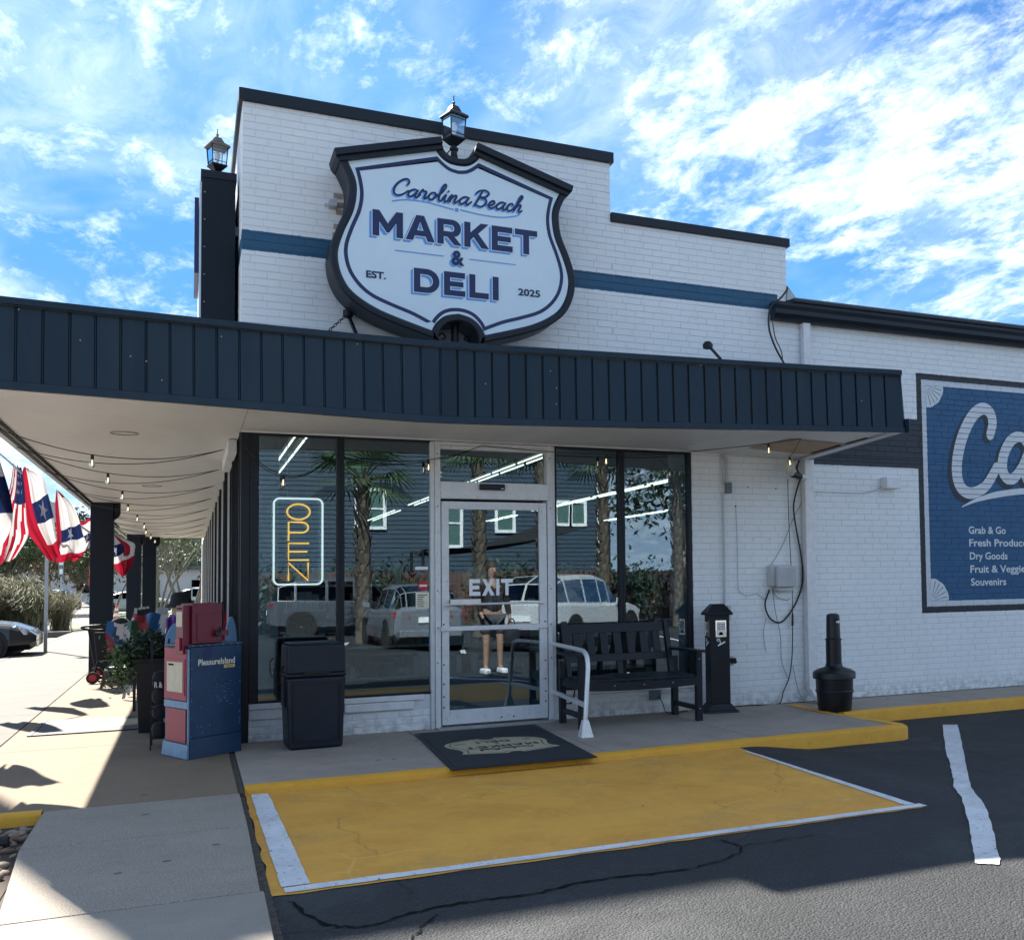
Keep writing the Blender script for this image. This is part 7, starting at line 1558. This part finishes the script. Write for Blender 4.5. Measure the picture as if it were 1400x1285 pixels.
def palm(loc, h_, label, seed):
    q = random.Random(seed); t = thing('palm_tree', label, 'palm tree', loc, group='palm trees in front of the blue house'); mb = MB()
    mb.tube([(0, 0, 0), (.05, 0, h_*.5), (0, .05, h_)], [.19, .15, .13], 12); mb.build('trunk', 'palm_bark', t, local=True, smooth=60); bt = MB()
    for k in range(int(h_*22)):
        a = k*2.4; z_ = .25+k/22*.97; d = Vector((math.cos(a), math.sin(a), 0)); s_ = Vector((-d.y, d.x, 0)); r_ = .145
        bt.add([d*r_-s_*.09+Vector((0, 0, z_)), d*r_+s_*.09+Vector((0, 0, z_)), d*(r_+.10)+s_*.03+Vector((0, 0, z_+.26)), d*(r_+.10)-s_*.03+Vector((0, 0, z_+.26))], [(0, 1, 2, 3), (3, 2, 1, 0)][:1])
    bt.build('leaf_base', 'palm_bark', t, local=True, stuff=True)
    for k in range(22):
        fr = MB(); a = k*2.399; el = q.uniform(-.5, 1.1); L_ = q.uniform(1.1, 1.5); d = Vector((math.cos(a)*math.cos(el), math.sin(a)*math.cos(el), math.sin(el))); s_ = Vector((-math.sin(a), math.cos(a), 0)); u3 = d.cross(s_)
        b0 = Vector((0, 0, h_)); hub = b0+d*L_*.5; fr.tube([b0, hub], .018, 5)
        for j in range(15):
            th = (j-7)/7*1.35; dd = (d*math.cos(th)+s_*math.sin(th)).normalized(); e = hub+dd*L_*.7+Vector((0, 0, -.18-.1*abs(th))); md = hub+dd*L_*.38; wv = dd.cross(u3).normalized()*.028; fr.add([hub, md+wv, e, md-wv], [(0, 1, 2, 3)])
        fr.build('frond', 'leaf_mid', t, local=True)
    return t
for k, (x_, y_, h_, lb) in enumerate(((3.5, -16.6, 4.1, 'cabbage palm left of the others, behind the silver hatchback'), (6.9, -18.5, 5.2, 'cabbage palm mirrored in the exit door'), (8.9, -19.0, 5.4, 'second palm from the right, beside the white utility car'), (10.9, -19.2, 5.0, 'palm mirrored above the bench'), (14.0, -20.5, 5.6, 'rightmost palm across the lot'))): palm((x_, y_, -.1), h_, lb, 50+k)
rs = np.random.RandomState(9)
for k, (x_, y_, sx_, mt_) in enumerate(((1.0, -23.6, 1.5, 'leaf_dark'), (5.2, -23.6, 1.6, 'leaf_dark'), (9.5, -23.4, 1.7, 'leaf_mid'), (13.6, -23.5, 1.6, 'leaf_dark'), (17.6, -23.6, 1.5, 'leaf_mid'), (-2.8, -23.0, 1.3, 'leaf_olive'))):
    p_ = rs.normal(size=(1600, 3))*np.array([sx_*.5, .35, .42])+np.array([x_, y_, 1.15]); p_[:, 2] = np.abs(p_[:, 2])
    tag(leaf_cloud(p_, .09, rs).build('shrub', mt_), ('leafy shrub by the fence, ' + ('second from the left', 'third from the left', 'fourth from the left', 'fifth from the left', 'at the right end', 'leftmost, paler olive')[k]), 'shrub', 'shrubs along the wooden fence')
tree((-3.5, -15.5, -.1), 4.6, 2.2, 'slender olive tree mirrored in the corner window', 'leaf_olive', 91, 2600, 5, .6, group='trees behind the lot', lsz=.07)
tree((-9, -30, -.1), 8, 4, 'large tree behind the lot on the street side', 'leaf_mid', 92, 5000, 1, group='trees behind the lot', lsz=.2)
tree((20, -33, -.1), 9, 5, 'large tree behind the lot, right of the house', 'leaf_dark', 93, 5000, 1, group='trees behind the lot', lsz=.2)
sa = thing('shade_sail', 'dark triangular shade sail in front of the blue house', 'shade sail', (11, -27, 0)); 
MB().grid([[(7+7*u-2*u*v, -26.5-2*v, 2.6+1.1*u*u-.2*math.sin(PI*v)) for u in [i/10 for i in range(11)]] for v in [j/6 for j in range(7)]]).build('sail', 'fabric_black', sa, smooth=80)
for x_, y_, h_ in ((7, -26.5, 2.6), (14, -26.5, 3.7), (7, -28.5, 2.6)): MB().tube([(x_, y_, 0), (x_, y_, h_)], .05, 8).build('post', 'black_paint', sa)

# ------------------------------------------------------------------ person waiting behind, mirrored in the exit door
def skin(name, verts, edges, radii, mt_, parent, sub=2):
    me = bpy.data.meshes.new(name); me.from_pydata(verts, edges, []); me.materials.append(MM[mt_]); o = bpy.data.objects.new(name, me); C.objects.link(o); o.parent = parent
    bm = bmesh.new(); bm.from_mesh(me); ly = bm.verts.layers.skin.verify()
    for i, v_ in enumerate(bm.verts):
        r_ = radii[i]; v_[ly].radius = r_ if hasattr(r_, '__len__') else (r_, r_); v_[ly].use_root = (i == 0)
    bm.to_mesh(me); bm.free(); md = o.modifiers.new('skin', 'SKIN'); md.use_smooth_shade = True; sb_ = o.modifiers.new('sub', 'SUBSURF'); sb_.levels = sub; sb_.render_levels = sub; return o
pe = thing('person', 'person in gray shorts and dark shirt holding a black bag, mirrored in the door', 'person', (3.95, -6.3, -.055), rz=R(-5))
V_ = [(0,0,.95),(0,0,1.12),(0,0,1.30),(0,0,1.42),(0,0,1.50),(0,.02,1.60),(0,.02,1.70),
      (-.10,0,.90),(-.11,.01,.50),(-.11,-.01,.10),(-.11,.10,.03),(.10,0,.90),(.12,.02,.50),(.13,0,.10),(.14,.11,.03),
      (-.18,0,1.38),(-.24,-.02,1.12),(-.22,.12,.94),(-.21,.18,.86),(.18,0,1.38),(.25,-.02,1.12),(.27,.06,.88),(.27,.10,.80)]
E_ = [(0,1),(1,2),(2,3),(3,4),(4,5),(5,6),(0,7),(7,8),(8,9),(9,10),(0,11),(11,12),(12,13),(13,14),(2,15),(15,16),(16,17),(17,18),(2,19),(19,20),(20,21),(21,22)]
Rr_ = [(.15,.11),(.13,.10),(.15,.11),(.07,.065),(.052,.052),(.085,.095),(.075,.085),(.085,.085),(.058,.058),(.038,.038),(.035,.035),(.085,.085),(.058,.058),(.038,.038),(.035,.035),(.055,.055),(.04,.04),(.03,.03),(.032,.02),(.055,.055),(.04,.04),(.03,.03),(.032,.02)]
skin('body', V_, E_, Rr_, 'skin', pe)
skin('shirt', [(0,0,.93),(0,0,1.12),(0,0,1.30),(0,0,1.41),(-.18,0,1.375),(-.235,-.02,1.13),(-.222,.11,.96),(.18,0,1.375),(.245,-.02,1.13),(.267,.05,.91)], [(0,1),(1,2),(2,3),(2,4),(4,5),(5,6),(2,7),(7,8),(8,9)], [(.18,.14),(.165,.13),(.175,.13),(.075,.07),(.072,.07),(.058,.056),(.045,.045),(.072,.07),(.058,.056),(.045,.045)], 'shirt_maroon', pe)
skin('shorts', [(0,0,.96),(-.10,0,.86),(-.115,.005,.60),(.10,0,.86),(.12,.01,.60)], [(0,1),(1,2),(0,3),(3,4)], [(.17,.13),(.11,.11),(.10,.095),(.11,.11),(.10,.095)], 'shorts_gray', pe)
MB().lathe([(.080, -.03), (.092, .02), (.086, .07), (.05, .105), (.001, .118)], (0, -.018, 1.665), 16, sy=1.12).lathe([(.02, -.17), (.055, -.10), (.072, 0), (.06, .09)], (0, -.062, 1.62), 14, sy=.6).build('hair', 'hair_brown', pe, local=True, smooth=70)
MB().lathe([(.012,-.02),(.02,0),(.008,.02)],(0,.115,1.615),8).build('nose', 'skin', pe, local=True, smooth=60)
for s_ in (1, -1): MB().lathe([(.001,-.012),(.013,0),(.001,.012)],(s_*.033,.105,1.645),8).build('eye', 'ink_dark', pe, local=True); MB().box(s_*.14-.055, s_*.14+.055, -.08, .19, 0, .09).build('shoe', 'ink_white', pe, local=True, bevel=.03)
MB().box(-.03,.03,.108,.114,1.565,1.575).build('mouth', 'tail_red', pe, local=True)
for s_ in (1, -1):
    for k in range(4): skin('finger', [(s_*.27-.0+(k-1.5)*.016*s_, .11, .79), (s_*.27+(k-1.5)*.018*s_, .13, .75), (s_*.27+(k-1.5)*.018*s_, .12, .715+.006*abs(k-1.5))], [(0,1),(1,2)], [(.010,.010),(.009,.009),(.007,.007)], 'skin', pe, 1) if s_ > 0 else None
bag_ = thing('shoulder_bag', 'black bag hanging beside the hand of the person mirrored in the door', 'bag', (3.95+.29, -6.3+.08, .35))
MB().lathe([(.06, 0), (.13, .03), (.14, .22), (.10, .32), (.03, .35)], (0, 0, 0), 16, sy=.6).build('body', 'fabric_black', bag_, local=True, smooth=60); MB().tube(crom([(-.07, 0, .32), (-.03, 0, .44), (.03, 0, .44), (.07, 0, .32)], 5), .01, 6).build('strap', 'fabric_black', bag_, local=True)
